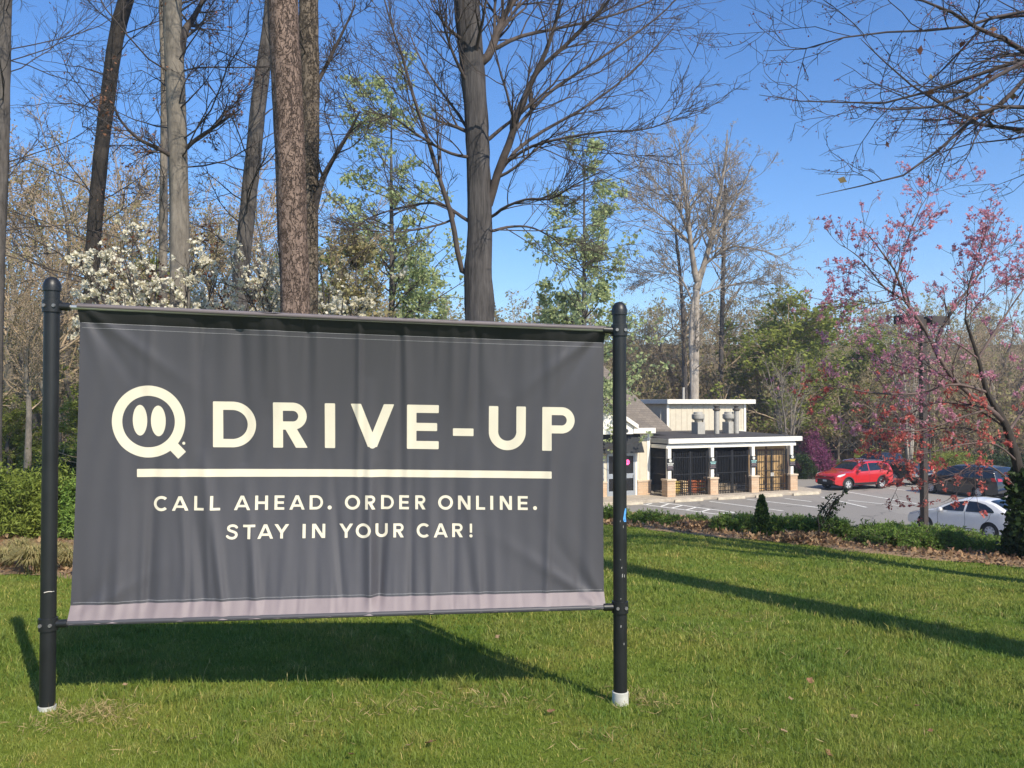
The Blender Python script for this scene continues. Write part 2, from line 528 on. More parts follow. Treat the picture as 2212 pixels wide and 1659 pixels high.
tag(ml.build("parking_lines", WHITE_LINE), kind="structure")

BANG = math.atan2(E1[1], E1[0])
def bw(a, b, h):
    a, b, h = a * BS, b * BS, h * BS
    return (OB[0] + a * E1[0] + b * E2[0], OB[1] + a * E1[1] + b * E2[1], OB[2] + h)
def bempty(*args, **kw):
    o = empty(*args, **kw); o.scale = (BS, BS, BS); return o
def at_b(px, py, b):
    """run along the store front (a) where the sight line meets the plane b"""
    x, z = ray(px, py)
    d = (b * BS + OB[0] * E2[0] + OB[1] * E2[1]) / (x * E2[0] + E2[1])
    return ((x * d - OB[0]) * E1[0] + (d - OB[1]) * E1[1]) / BS
CONC = plain("concrete", (.42, .36, .28), .9, var=.2, scale=3, bmp=.3, bscale=40)
sw = MB()
sw.prism([bw(-14, -.78, .14), bw(9.4, -.78, .14), bw(10.0, -.2, .14), bw(10.0, 7, .14), bw(-14, 7, .14)], (0, 0, -.18))
o = sw.build("sidewalk", CONC, bevel=.03); tag(o, kind="structure")

# ================================================================== STORE BUILDING
STUC = plain("cream_board", (.60, .54, .42), .75, var=.07, scale=3)
WHT = plain("white_trim", (.80, .77, .68), .55, var=.05, scale=3)
SHADE_GREY = plain("grey_soffit", (.42, .41, .38), .7, var=.08)
STONE = brickmat("stone_veneer", (.50, .33, .20), (.60, .44, .29), (.38, .30, .22))
CAPST = plain("cap_stone", (.58, .46, .33), .8, var=.12)
DARKROOF = plain("dark_membrane", (.055, .05, .048), .9, var=.3, scale=5)
BLACKM = plain("black_metal", (.012, .012, .013), .45, var=.2)
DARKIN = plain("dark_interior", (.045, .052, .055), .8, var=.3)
ALU = plain("aluminium", (.38, .41, .44), .4, metal=.4, var=.08)
GLASSD = plain("dark_glass", (.012, .013, .015), .08, var=.2, spec=.6)
GALV = plain("galvanised", (.44, .42, .37), .6, metal=.2, var=.08)
AWN = plain("awning_cloth", (.016, .018, .02), .8, var=.2)

def shingle():
    m, nt, b = newmat("roof_shingle")
    tc = nt.nodes.new("ShaderNodeTexCoord")
    br = nt.nodes.new("ShaderNodeTexBrick"); nt.links.new(tc.outputs['Object'], br.inputs['Vector'])
    br.inputs['Color1'].default_value = (.17, .145, .12, 1); br.inputs['Color2'].default_value = (.24, .205, .17, 1); br.inputs['Mortar'].default_value = (.10, .085, .07, 1)
    br.inputs['Scale'].default_value = 1; br.inputs['Brick Width'].default_value = .3; br.inputs['Row Height'].default_value = .14; br.inputs['Mortar Size'].default_value = .01
    n = noise_node(nt, 12, 4)
    nt.links.new(mixc(nt, n.outputs[0], br.outputs[0], mixc(nt, .5, br.outputs[0], (.12, .10, .08))), b.inputs['Base Color'])
    b.inputs['Roughness'].default_value = .95
    return m
SHING = shingle()

store = bempty("store_building", tuple(OB), "cream board and stone store with brown hip roof, white canopy and raised rear block", "building", rz=BANG)

def batten_wall(a0, a1, b, h0, h1, step=.41, mb=None, thick=.18):
    m_ = mb or MB()
    m_.box(a0, b, h0, a1, b + thick, h1)
    x = a0 + step / 2
    while x < a1 - .05:
        m_.box(x - .022, b - .018, h0 + .003, x + .022, b + .001, h1 - .003); x += step
    return m_

# --- entrance wall (b = 1.5)
before = set(store.children)
WB = 1.5
w_ = MB()
batten_wall(-.72, -.09, WB, .9, 3.36, .40, w_)
w_.box(-14, WB, .9, -2.72, WB + .18, 1.0); w_.box(-14, WB, 2.3, -.72, WB + .18, 3.36); w_.box(-2.72, WB, .0, -2.55, WB + .18, 2.3); w_.box(-6, WB, 1.0, -5.7, WB + .18, 2.3)
w_.box(-.0, WB + .18, .0, .09, 7.0, 3.3)
w_.build("wall", STUC, store)
MB().box(-.10, WB - .03, .9, .09, WB + .16, 3.36).build("corner_trim", WHT, store)
m_ = MB(); m_.box(-.70, WB - .07, .0, .11, WB + .2, .82); m_.box(-14, WB - .07, 0, -2.58, WB + .2, .82); m_.build("wainscot", STONE, store)
m_ = MB(); m_.box(-.73, WB - .10, .82, .14, WB + .22, .91); m_.box(-14, WB - .10, .82, -2.56, WB + .22, .91); m_.build("wainscot_cap", CAPST, store)
MB().box(-.83, WB - .035, .02, -.72, WB + .15, 2.4).build("door_trim", WHT, store)
win = MB().box(-5.7, WB + .05, 1.0, -2.75, WB + .08, 2.3).build("window", GLASSD, store)
fm = MB()
for a0, a1, h0, h1 in ((-5.7, -2.72, 1.0, 1.06), (-5.7, -2.72, 2.24, 2.3), (-5.7, -5.64, 1.06, 2.24), (-2.78, -2.72, 1.06, 2.24), (-4.25, -4.19, 1.06, 2.24)):
    fm.box(a0, WB + .01, h0, a1, WB + .045, h1)
fm.build("frame", ALU, win)
MB().box(-4.1, WB + .12, 1.15, -2.9, WB + .16, 1.95).build("red_poster", plain("dull_red", (.16, .035, .025), .7), win)
door = MB().box(-1.66, WB + .03, .08, -.83, WB + .06, 2.31).build("door", GLASSD, store)
fm = MB()
for a0, a1, h0, h1 in ((-.95, -.83, .02, 2.34), (-1.76, -1.66, .02, 2.34), (-1.66, -.95, .02, .38), (-1.66, -.95, 2.2, 2.34), (-1.66, -.95, 1.03, 1.28)):
    fm.box(a0, WB - .03, h0, a1, WB + .028, h1)
fm.build("frame", ALU, door, bevel=.006)
MB().box(-.98, WB - .075, 1.06, -.95, WB - .032, 1.22).build("handle", plain("steel", (.5, .5, .5), .3, metal=.8), door)
d2 = MB().box(-2.54, WB + .03, .08, -1.77, WB + .06, 2.31).build("door", GLASSD, store)
fm = MB()
for a0, a1, h0, h1 in ((-1.87, -1.77, .02, 2.34), (-2.54, -2.44, .02, 2.34), (-2.44, -1.87, .02, .38), (-2.44, -1.87, 2.2, 2.34), (-2.44, -1.87, 1.03, 1.28)):
    fm.box(a0, WB - .03, h0, a1, WB + .028, h1)
fm.build("frame", ALU, d2, bevel=.006)
# awning: a sloped cloth hood
aw = MB()
A0, A1 = -3.6, -.66
aw.hexa([(A0 - .05, WB - .60, 2.38), (A1 + .02, WB - .60, 2.38), (A1, WB - .04, 2.38), (A0, WB - .04, 2.38),
         (A0, WB - .20, 3.32), (A1, WB - .20, 3.32), (A1, WB - .04, 3.32), (A0, WB - .04, 3.32)])
aw.build("awning", AWN, store)
# eave and hip roof
EV = 1.0
MB().box(-1.55, EV, 3.37, .13, EV + .08, 3.65).box(-14, EV, 3.37, -3.6, EV + .08, 3.65).build("eave_fascia", WHT, store, bevel=.01)
MB().box(-14, EV + .08, 3.40, .10, WB + 1.2, 3.46).build("soffit", SHADE_GREY, store)
for ch in set(store.children) - before: ch.location.x = -.30
rt = .84
def hip(a, b): return (a, b, 3.62 + (b - 2.2) * rt)
rf = MB()
k = 4.6
P = [(-14, 2.2, 3.50), (1.66, 2.2, 3.50), (1.66 - k * .40, 2.2 + k, 3.50 + k * rt), (-14, 2.2 + k, 3.50 + k * rt)]
rf.add(P + [(p[0], p[1], p[2] - .09) for p in P], [(0, 1, 2, 3), (7, 6, 5, 4), (0, 4, 5, 1)])
P = [(1.66, 2.2, 3.5), (1.66, 2.2 + 2 * k, 3.5), (1.66 - k * .40, 2.2 + k, 3.5 + k * rt)]
rf.add(P, [(0, 1, 2)])
P = [(-14, 2.2 + 2 * k, 3.5), (1.66, 2.2 + 2 * k, 3.5), (1.66 - k * .40, 2.2 + k, 3.5 + k * rt), (-14, 2.2 + k, 3.5 + k * rt)]
rf.add(P, [(3, 2, 1, 0)])
# lower porch slope down to the white eave
P = [(-14, EV + .02, 3.66), (-.19, EV + .02, 3.66), (-.19, 2.3, 3.66 + 1.28 * .3), (-14, 2.3, 3.66 + 1.28 * .3)]
rf.add(P + [(p[0], p[1], 3.47) for p in P], [(0, 1, 2, 3), (0, 4, 5, 1), (1, 5, 6, 2)])
rf.build("roof", SHING, store)
# small entrance gable at the left
gb = MB(); gb.prism([(-5.2, EV - .25, 3.36), (-1.72, EV - .25, 3.36), (-1.72, EV - .25, 3.72), (-3.45, EV - .25, 4.75), (-5.2, EV - .25, 3.72)], (0, 2.2, 0))
gb.build("gable", WHT, store)
gr = MB()
gr.hexa([(-3.45, EV - .42, 4.80), (-1.5, EV - .42, 3.62), (-1.5, EV + 2.6, 3.62), (-3.45, EV + 2.6, 4.80), (-3.45, EV - .42, 5.0), (-1.5, EV - .42, 3.84), (-1.5, EV + 2.6, 3.84), (-3.45, EV + 2.6, 5.0)])
gr.hexa([(-5.4, EV - .42, 3.62), (-3.45, EV - .42, 4.80), (-3.45, EV + 2.6, 4.80), (-5.4, EV + 2.6, 3.62), (-5.4, EV - .42, 3.84), (-3.45, EV - .42, 5.0), (-3.45, EV + 2.6, 5.0), (-5.4, EV + 2.6, 3.84)])
gr.build("gable_trim", WHT, store)
MB().lathe([(.0, 0), (.10, .005), (.10, .03), (.0, .035)], (-2.1, EV - .26, 3.52), 'y', 12).build("roof_vent", DARKIN, store)
# --- upper block (b = 6 front fascia)
batten_wall(4.28, 10.10, 6.35, 3.0, 5.0, .41).build("upper_wall", STUC, store)
MB().box(4.28, 6.53, 3.0, 4.46, 12.5, 5.0).box(9.92, 6.53, 3.0, 10.10, 12.5, 5.0).box(4.46, 12.3, 3, 9.92, 12.5, 5.0).build("upper_wall", STUC, store)
MB().box(4.20, 6.30, 3.0, 4.37, 6.345, 4.92).build("corner_trim", WHT, store)
MB().box(10.0, 6.30, 3.0, 10.16, 6.345, 4.92).build("corner_trim", WHT, store)
MB().box(4.1, 6.0, 4.90, 10.62, 6.06, 5.17).box(4.04, 6.0, 4.90, 4.098, 13.1, 5.17).box(10.622, 6.0, 4.90, 10.68, 13.1, 5.17).build("upper_fascia", WHT, store, bevel=.01)
MB().box(4.1, 6.062, 4.98, 10.62, 13.1, 5.15).build("upper_roof", GALV, store)
MB().box(4.38, 6.29, 2.95, 10.0, 6.34, 3.22).build("base_trim", WHT, store)
# --- canopy
MB().box(-.09, -.1, 2.86, 8.72, .0, 3.11).build("canopy_fascia", WHT, store, bevel=.008)
MB().box(-.15, -.1, 2.86, -.092, 6.2, 3.10).build("canopy_fascia", SHADE_GREY, store, bevel=.006)
MB().box(8.722, -.1, 2.86, 8.78, 6.2, 3.10).build("canopy_fascia", SHADE_GREY, store, bevel=.006)
cr = MB(); cr.hexa([(-.09, .0, 2.92), (8.72, 0, 2.92), (8.72, 6.34, 3.02), (-.09, 6.34, 3.02), (-.09, -.06, 3.114), (8.72, -.06, 3.114), (8.72, 6.34, 3.28), (-.09, 6.34, 3.28)])
cr.build("canopy_roof", DARKROOF, store)
MB().box(-.16, .06, 2.60, 8.45, .24, 2.79).build("beam", WHT, store, bevel=.008)
MB().box(-.02, .10, 2.79, 8.4, .2, 2.92).build("frieze", SHADE_GREY, store)
MB().box(-.16, .24, 2.60, .03, 6.2, 2.79).build("beam", WHT, store, bevel=.008)
for i, a in enumerate((.035, 2.74, 5.455, 8.145)):
    c = MB().box(a - .10, .05, 1.0, a + .10, .25, 2.60).build("column", WHT, store, bevel=.008)
    MB().box(a - .25, -.10, .0, a + .25, .40, .95).build("stone_base", STONE, c)
    MB().box(a - .29, -.14, .95, a + .29, .44, 1.04).build("cap_stone", CAPST, c, bevel=.015)
# inside of the canopy
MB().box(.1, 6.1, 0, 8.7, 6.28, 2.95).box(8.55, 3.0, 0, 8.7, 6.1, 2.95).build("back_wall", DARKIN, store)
MB().box(.1, .3, .0, 8.6, 6.1, .152).build("canopy_floor", CONC, store)
# sunlit wooden boards right behind the third bay
WOODY = plain("yellow_boards", (.56, .37, .17), .75, var=.25, scale=4)
wd = MB()
x = 5.62
while x < 8.05:
    wd.box(x, .62, .03, x + .135, .66, 2.58); x += .142
wd.build("board_screen", WOODY, store)
MB().box(6.75, .59, .03, 6.88, .618, 2.58).box(5.6, .59, 2.3, 8.07, .615, 2.42).build("screen_rail", plain("brown_wood", (.20, .10, .05), .8), store)
# rooftop equipment
for a in (4.28, 6.45):
    fan = MB().box(a - .24, 3.05, 3.15, a + .26, 3.65, 3.86).build("exhaust_fan", GALV, store, bevel=.01)
    MB().lathe([(.18, 0), (.22, .10), (.35, .20), (.36, .24), (.36, .44), (.26, .47), (.26, .56), (.22, .58), (.0, .58)], (a, 3.35, 3.86), 'z', 20).build("fan_hood", GALV, fan, smooth='auto')
    MB().box(a + .262, 3.2, 3.6, a + .34, 3.34, 4.25).build("junction_box", GALV, fan)
for a in (5.31, 6.71):
    vp = MB().lathe([(.15, 0), (.15, 1.42)], (a, 3.0, 3.2), 'z', 16).build("vent_pipe", GALV, store, smooth='auto')
    MB().lathe([(.16, 0), (.22, .04), (.22, .1), (.12, .16), (.12, .24), (.2, .26), (.2, .3), (0, .33)], (a, 3.0, 4.50), 'z', 16).build("pipe_cap", plain("dark_cap", (.10, .085, .07), .6), vp, smooth='auto')
MB().lathe([(.075, 0), (.075, .85)], (7.35, 9, 5.1), 'z', 12).build("flue", GALV, store, smooth='auto')
MB().lathe([(.03, 0), (.03, .7)], (3.98, 7.2, 3.4), 'z', 8).lathe([(.03, 0), (.03, 1.2)], (4.02, 6.7, 3.4), 'z', 8).build("conduit", GALV, store)

# --- neon open sign behind the door glass
def emis(name, col, st):
    m, nt, b = newmat(name)
    b.inputs['Base Color'].default_value = (*col, 1); b.inputs['Emission Color'].default_value = (*col, 1); b.inputs['Emission Strength'].default_value = st
    return m
ns = bempty("neon_sign", bw(-1.60, WB - .008, 1.86), "round pink lit neon sign behind the glass of the store door", "sign", rz=BANG)
MB().lathe([(.085, 0), (.115, .004), (.145, .012), (.115, .025), (.085, .012)], (0, 0, 0), 'y', 24).build("tube_ring", emis("neon_pink", (1, .12, .32), 1.6), ns, smooth=True)
MB().lathe([(0.0, 0), (.08, .002), (.08, .01)], (0, .004, 0), 'y', 24).build("glow_disc", emis("neon_pale", (1, .55, .60), 1.0), ns)
MB().box(-.05, -.006, -.012, .05, .0, .012).build("lettering", plain("neon_red", (.6, .03, .1), .5), ns)

# --- black notice on each column
NOT = plain("notice_white", (.75, .75, .68), .6); NOTG = plain("notice_green", (.35, .62, .58), .6); NOTP = plain("notice_grey", (.32, .25, .26), .6); NOTY = plain("notice_yellow", (.75, .62, .12), .6)
for i, (a, extra) in enumerate(((.045, "on the canopy column nearest the store door"), (2.745, "between the two dark canopy bays"),
                                (5.455, "on the column just left of the yellow boards"), (8.145, "with a yellow line on the canopy's far right column"))):
    t = bempty("column_notice", bw(a, .035, 1.78), "black notice with white round emblem " + extra, "sign", "notices on the canopy columns", rz=BANG)
    MB().box(-.21, -.012, -.31, .23, .008, .31).build("panel", BLACKM, t)
    q = MB(); q.lathe([(.05, 0), (.05, .004), (.085, .004), (.085, 0)], (0.01, -.013, .20), 'y', 18)
    q.tube([(.05, -.015, .15), (.085, -.015, .11)], .012, 6); q.build("emblem", NOT, t)
    rr = np.random.default_rng(5)
    def row_(nm, h, x0, x1, hh, w0, w1, mt):
        q = MB(); x = x0
        while x < x1:
            wl = rr.uniform(w0, w1); q.box(x, -.0155, h - hh, x + wl, -.0125, h + hh); x += wl + .013
        q.build(nm, mt, t)
    for (h, x0, x1) in ((.055, -.17, .19), (-.02, -.13, .15)): row_("lettering", h, x0, x1, .024, .022, .045, NOTY if i == 3 else (NOTG if i else NOT))
    for (h, x0, x1) in ((-.10, -.16, .17), (-.155, -.12, .14), (-.22, -.17, .18)): row_("fine_print", h, x0, x1, .012, .02, .06, NOTP)

# --- iron gates between the columns
def iron_gate(a0, a1, b, label, circ):
    t = bempty("iron_gate", bw((a0 + a1) / 2, b, .0), label, "gate", "black iron gates under the canopy", rz=BANG)
    c = (a0 + a1) / 2
    for s in (-1, 1):
        xa, xb = (a0 - c + .03, -.015) if s < 0 else (.015, a1 - c - .03)
        leaf = MB()
        n = max(4, int((xb - xa) / .105))
        for i in range(1, n):
            x = xa + (xb - xa) * i / n
            leaf.box(x - .014, -.014, .08, x + .014, .014, 2.36 + (0.03 if i % 2 else 0))
        lo = leaf.build("pickets", BLACKM, t)
        for h in (.30, .52, 1.25, 2.12):
            MB().box(xa, -.02, h - .02, xb, .02, h + .02).build("rail", BLACKM, lo)
        for x0_, x1_ in ((xa - .03, xa + .045), (xb - .045, xb + .03)): MB().box(x0_, -.03, .0, x1_, .03, 2.42).build("stile", BLACKM, t)
        if circ:
            q = MB(); mid = (xa + xb) / 2
            for h in (1.25,):
                pts = [(mid + .20 * math.cos(u), -.024, h + .26 * math.sin(u)) for u in np.linspace(0, 2 * math.pi, 21)]
                q.tube(pts, .014, 6, False)
            q.build("ring_ornament", BLACKM, t)
            MB().box(xb - .10 if s < 0 else xa - .02, -.05, .95, xb + .02 if s < 0 else xa + .10, -.034, 1.15).build("lock", GALV, t)
    return t
iron_gate(.30, 2.48, .16, "black iron double gate of the bay nearest the store door, bags stacked behind it", False)
iron_gate(3.0, 5.2, .16, "black iron double gate of the dark middle bay", False)
iron_gate(5.72, 7.89, .16, "black iron double gate with ring ornaments before the yellow boards", True)
# side gate toward the store corner
sg = bempty("side_gate", bw(.0, .45, 0), "black iron side gate between the store corner and the first canopy column", "gate", rz=BANG + math.pi / 2)
q = MB()
for i in range(1, 9): q.box(.0 + i * .12 - .011, -.011, .08, i * .12 + .011, .011, 2.4)
pk = q.build("pickets", BLACKM, sg)
for h in (.3, 1.25, 2.1): MB().box(0, -.02, h - .02, 1.08, .02, h + .02).build("rail", BLACKM, pk)

# --- goods behind the gates
def sack(name, a, b, h, w, d, t, mat, label, grp, cat="bag", rz=0):
    """a plump filled sack lying flat"""
    n = 10; V = []; idx = {}
    bm = bmesh.new(); bmesh.ops.create_cube(bm, size=1)
    bmesh.ops.subdivide_edges(bm, edges=bm.edges[:], cuts=4, use_grid_fill=True)
    for v in bm.verts:
        x, y, z = v.co * 2
        e = max(0, 1 - .55 * (abs(x) ** 4 + abs(y) ** 4))
        v.co = (x * w / 2 * (1 - .06 * z * z), y * d / 2 * (1 - .06 * z * z), z * t / 2 * (.35 + .65 * e) + t / 2)
    for f in bm.faces: f.smooth = True
    me = bpy.data.meshes.new(name); bm.to_mesh(me); bm.free()
    o = link_mesh(name, me, mat)
    o.location = bw(a, b, h); o.rotation_euler = (0, 0, BANG + rz)
    return tag(o, label, cat, grp)
YB = plain("yellow_bag", (.66, .48, .10), .5, var=.2, scale=10); OBG = plain("orange_bag", (.62, .16, .05), .5, var=.25, scale=9)
TAN = plain("tan_bag", (.50, .36, .20), .6, var=.2, scale=9)
nb = 0
for col_, (a, mat, cn) in enumerate(((1.0, YB, "yellow"), (1.5, TAN, "tan"), (2.1, OBG, "orange"), (2.6, OBG, "orange"))):
    for lv in range(5):
        mt = mat if not (col_ == 3 and lv % 2) else YB
        nm = {0: "yellow", 1: "tan", 2: "orange", 3: "orange" if lv % 2 == 0 else "yellow"}[col_]
        col_txt = ("leftmost stack behind the first canopy gate", "tan stack behind the first canopy gate", "third stack behind the first canopy gate", "stack beside the second canopy column")[col_]
        lv_txt = ("on the floor", "second up", "third up", "fourth up", "on top")[lv]
        sack("goods_bag", a + .01 * math.sin(lv * 3 + col_), 1.0, .155 + lv * .135, .37, .55, .15, mt, f"{nm} bag {lv_txt}, {col_txt}", "bags stacked behind the gates")
# pale white chair-like rack in the second bay
GREYB = plain("pale_blue_metal", (.32, .36, .40), .5)
ck = bempty("metal_rack", bw(3.55, .95, .155), "pale grey metal rack standing in the dark middle bay of the canopy", "rack", rz=BANG)
q = MB()
for x in np.linspace(-.28, .28, 6): q.tube([(x, 0, 0), (x, 0, .9), (x, .12, .95)], .014, 6)
q.build("upright", GREYB, ck)
q = MB(); q.tube([(-.3, 0, .45), (.3, 0, .45)], .014, 6); q.tube([(-.3, .12, .95), (.3, .12, .95)], .014, 6); q.build("crossbar", GREYB, ck)
tk = bempty("storage_crate", bw(4.7, 1.3, .155), "low pale crate standing behind the right leaf of the middle gate", "crate", rz=BANG)
q = MB()
for i in range(4): q.box(-.4, -.3, .02 + i * .09, .4, -.28, .09 + i * .09); q.box(-.4, .28, .02 + i * .09, .4, .3, .09 + i * .09)
q.box(-.4, -.28, 0, .4, .28, .02); q.build("slats", plain("pale_wood", (.45, .36, .25), .8), tk)
q = MB()
for x in (-.4, .37):
    for y in (-.275, .245): q.box(x, y, .02, x + .03, y + .03, .38)
q.build("corner_post", plain("pale_wood_post", (.42, .33, .22), .8), tk)

# --- wheel stops
WSM = plain("stop_concrete", (.46, .40, .30), .9, var=.2, scale=4)
for i, (p, lab) in enumerate(((((240, 1250), (360, 1245)), "concrete wheel stop in front of the store door, partly behind the sign post"),
                              (((690, 1235), (940, 1220)), "concrete wheel stop in front of the first canopy bay"),
                              (((1070, 1222), (1310, 1208)), "concrete wheel stop in front of the dark middle bay"),
                              (((1405, 1212), (1640, 1200)), "concrete wheel stop in front of the yellow boards"),
                              (((1735, 1205), (1965, 1190)), "concrete wheel stop past the right end of the canopy"))):
    aa = [at_b((1900 + q_[0] / 2.766) / 1.4756, (1150 + q_[1] / 2.766) / 1.4756, -1.2) for q_ in p]
    c = bw(sum(aa) / 2, -1.2, 0); L = min(max(abs(aa[1] - aa[0]) * BS, 1.5), 2.0)
    q = MB(); q.hexa([(-L / 2, -.085, 0), (L / 2, -.085, 0), (L / 2, .085, 0), (-L / 2, .085, 0), (-L / 2 + .03, -.05, .14), (L / 2 - .03, -.05, .14), (L / 2 - .03, .05, .14), (-L / 2 + .03, .05, .14)])
    o = q.build("wheel_stop", WSM, bevel=.02)
    o.location = (c[0], c[1], LOT + .001); o.rotation_euler = (0, 0, BANG)
    tag(o, lab, "wheel stop", "wheel stops along the sidewalk")

# ================================================================== BANNER SIGN
PL = at(102, 1525, 4.57); PR = at(1340, 1507, 4.94)
PL[2] = g(PL[0], PL[1]); PR[2] = g(PR[0], PR[1])
SD = np.array((PR[0] - PL[0], PR[1] - PL[1])); SLEN = np.linalg.norm(SD); SD = SD / SLEN
SN = np.array((SD[1], -SD[0]))                # toward the camera
def on_cloth(px, py): return on_plane(px, py, -.070)
def on_plane(px, py, off=0.0):
    """pixel -> (s, z) on the vertical plane through both posts"""
    x, z = ray(px, py)
    q = np.array((PL[0], PL[1])) + SN * off
    d = (q @ SN) / (np.array((x, 1.0)) @ SN)
    return ((np.array((x * d, d)) - PL[:2]) @ SD, EYE + z * d)
def sp(s, z, off=0.0):
    return np.array((PL[0] + SD[0] * s + SN[0] * off, PL[1] + SD[1] * s + SN[1] * off, z))

POSTM = plain("black_post_paint", (.013, .014, .015), .42, var=.3, scale=5, bmp=.05, bscale=120)
RODM = plain("rod_metal", (.55, .55, .53), .35, metal=.7)
SLEEVE = plain("grey_sleeve", (.42, .42, .38), .7, var=.2)
BOLT = plain("bolt_steel", (.28, .27, .26), .45, metal=.6)
sign = empty("banner_sign", tuple(PL), "dark grey cloth banner lettered DRIVE-UP stretched between two black posts on the lawn", "sign")
def loc(p): return np.asarray(p) - PL
PRAD = .039
TL = on_plane(168, 657); TR = on_plane(1308, 706); BR = on_plane(1308, 1313); BL = on_plane(145, 1348)
zt_l = on_plane(113, 598)[1]; zt_r = on_plane(1337, 652)[1]
def rodz(s, a, b): return a[1] + (b[1] - a[1]) * (s - a[0]) / (b[0] - a[0])
RT, RB = .017, .017
for s0, zt, side in ((0.0, zt_l, 1), (SLEN, zt_r, -1)):
    base = sp(s0, PL[2] if side > 0 else PR[2])
    b0 = loc(base)
    post = MB().lathe([(PRAD, -.3), (PRAD, zt - base[2] - .065)], b0, 'z', 28).build("post", POSTM, sign, smooth='auto')
    h = zt - base[2]
    MB().lathe([(PRAD + .006, h - .075), (PRAD + .006, h - .048), (PRAD + .004, h - .040), (PRAD - .002, h - .022), (PRAD - .016, h - .006), (PRAD - .03, h - .001), (0, h)], b0, 'z', 28).build("cap", POSTM, post, smooth='auto')
    if side > 0:
        MB().lathe([(PRAD + .006, -.2), (PRAD + .005, .022), (PRAD, .024)], b0, 'z', 24).build("ground_sleeve", SLEEVE, post, smooth='auto')
    else:
        MB().lathe([(PRAD + .008, -.2), (PRAD + .007, .070), (PRAD + .004, .073), (PRAD, .073)], b0, 'z', 24).build("ground_sleeve", plain("white_pipe", (.55, .54, .48), .6, var=.2, scale=9), post, smooth='auto')
    for (a, b, top) in ((TL, TR, 1), (BL, BR, 0)):
        zc = rodz(s0, a, b) + (-RT if top else RB * .2)
        zr = zc - base[2]
        cl = MB().lathe([(PRAD, zr - .034), (PRAD + .008, zr - .032), (PRAD + .008, zr + .032), (PRAD, zr + .034)], b0, 'z', 28)
        clo = cl.build("clamp", POSTM, post, smooth='auto')
        t_ = MB(); p0 = loc(sp(s0 + side * .03, zc)); p1 = loc(sp(s0 + side * .095, rodz(s0 + side * .095, a, b) + (-RT if top else RB * .2)))
        t_.tube([p0, p1], .021, 16); t_.build("socket", POSTM, clo, smooth='auto')
        bo = MB()
        for da in (-.5, .55):
            cpos = b0 + np.array((SN[0] * math.cos(da) + SD[0] * math.sin(da), SN[1] * math.cos(da) + SD[1] * math.sin(da), 0)) * (PRAD + .010) + np.array((0, 0, zr))
            bo.lathe([(.0, -.008), (.009, -.008), (.010, 0), (.0, .004)], cpos, 'y', 8)
        bo.build("bolt", BOLT, clo)
    if side < 0:
        zt_, = (on_plane(1340, 1112)[1],)
        tp = MB(); zz = zt_ - base[2]
        V = []
        prof = [(-.040, .018, .010), (-.022, .012, .016), (.0, .008, .014), (.018, .004, .020), (.036, .010, .018)]
        for (dz, a0, wd_) in prof:
            for a in (a0 / PRAD + .12, (a0 + wd_) / PRAD + .12):
                r = PRAD + .0015
                V.append(b0 + np.array((SN[0] * math.cos(a) + SD[0] * math.sin(a), SN[1] * math.cos(a) + SD[1] * math.sin(a), 0)) * r + np.array((0, 0, zz - dz)))
        tp.add(V, [(2 * i, 2 * i + 1, 2 * i + 3, 2 * i + 2) for i in range(len(prof) - 1)])
        tp.build("blue_tape_scrap", plain("blue_tape", (.10, .35, .75), .6), post)
        sc_ = MB(); rr = np.random.default_rng(3)
        for i in range(9):
            a = rr.uniform(-.2, .5); zz = rr.uniform(.25, 1.05); r = PRAD + .0008; w2 = rr.uniform(.001, .003); h2 = rr.uniform(.004, .02)
            V = [b0 + np.array((SN[0] * math.cos(a + q) + SD[0] * math.sin(a + q), SN[1] * math.cos(a + q) + SD[1] * math.sin(a + q), 0)) * r + np.array((0, 0, zz + e)) for q, e in ((-w2 / r, 0), (w2 / r, 0), (w2 / r * 1.4, h2), (-w2 / r * .6, h2))]
            sc_.add(V, [(0, 1, 2, 3)])
        sc_.build("paint_scrapes", plain("bare_scratch", (.30, .29, .27), .6), post)
    else:
        zt_ = on_plane(107, 1276)[1] - base[2]
        pts = [b0 + np.array((SN[0] * math.cos(a) + SD[0] * math.sin(a), SN[1] * math.cos(a) + SD[1] * math.sin(a), 0)) * (PRAD + .003) + np.array((0, 0, zt_ + .003 * math.sin(a * 4))) for a in np.linspace(-.15, .75, 8)]
        tie = MB().tube(pts, .0022, 6); tie.tube([pts[-1], pts[-1] + np.array((.014, -.006, .004))], .0016, 5)
        tie.build("wire_tie", plain("tie_white", (.6, .55, .48), .5), post)
# rods
for (a, b, top) in ((TL, TR, 1), (BL, BR, 0)):
    off = -RT if top else RB * .2
    MB().tube([loc(sp(.05, rodz(.05, a, b) + off)), loc(sp(SLEN - .05, rodz(SLEN - .05, a, b) + off))], .0120, 16).build("rod", RODM if top else POSTM, sign, smooth='auto')

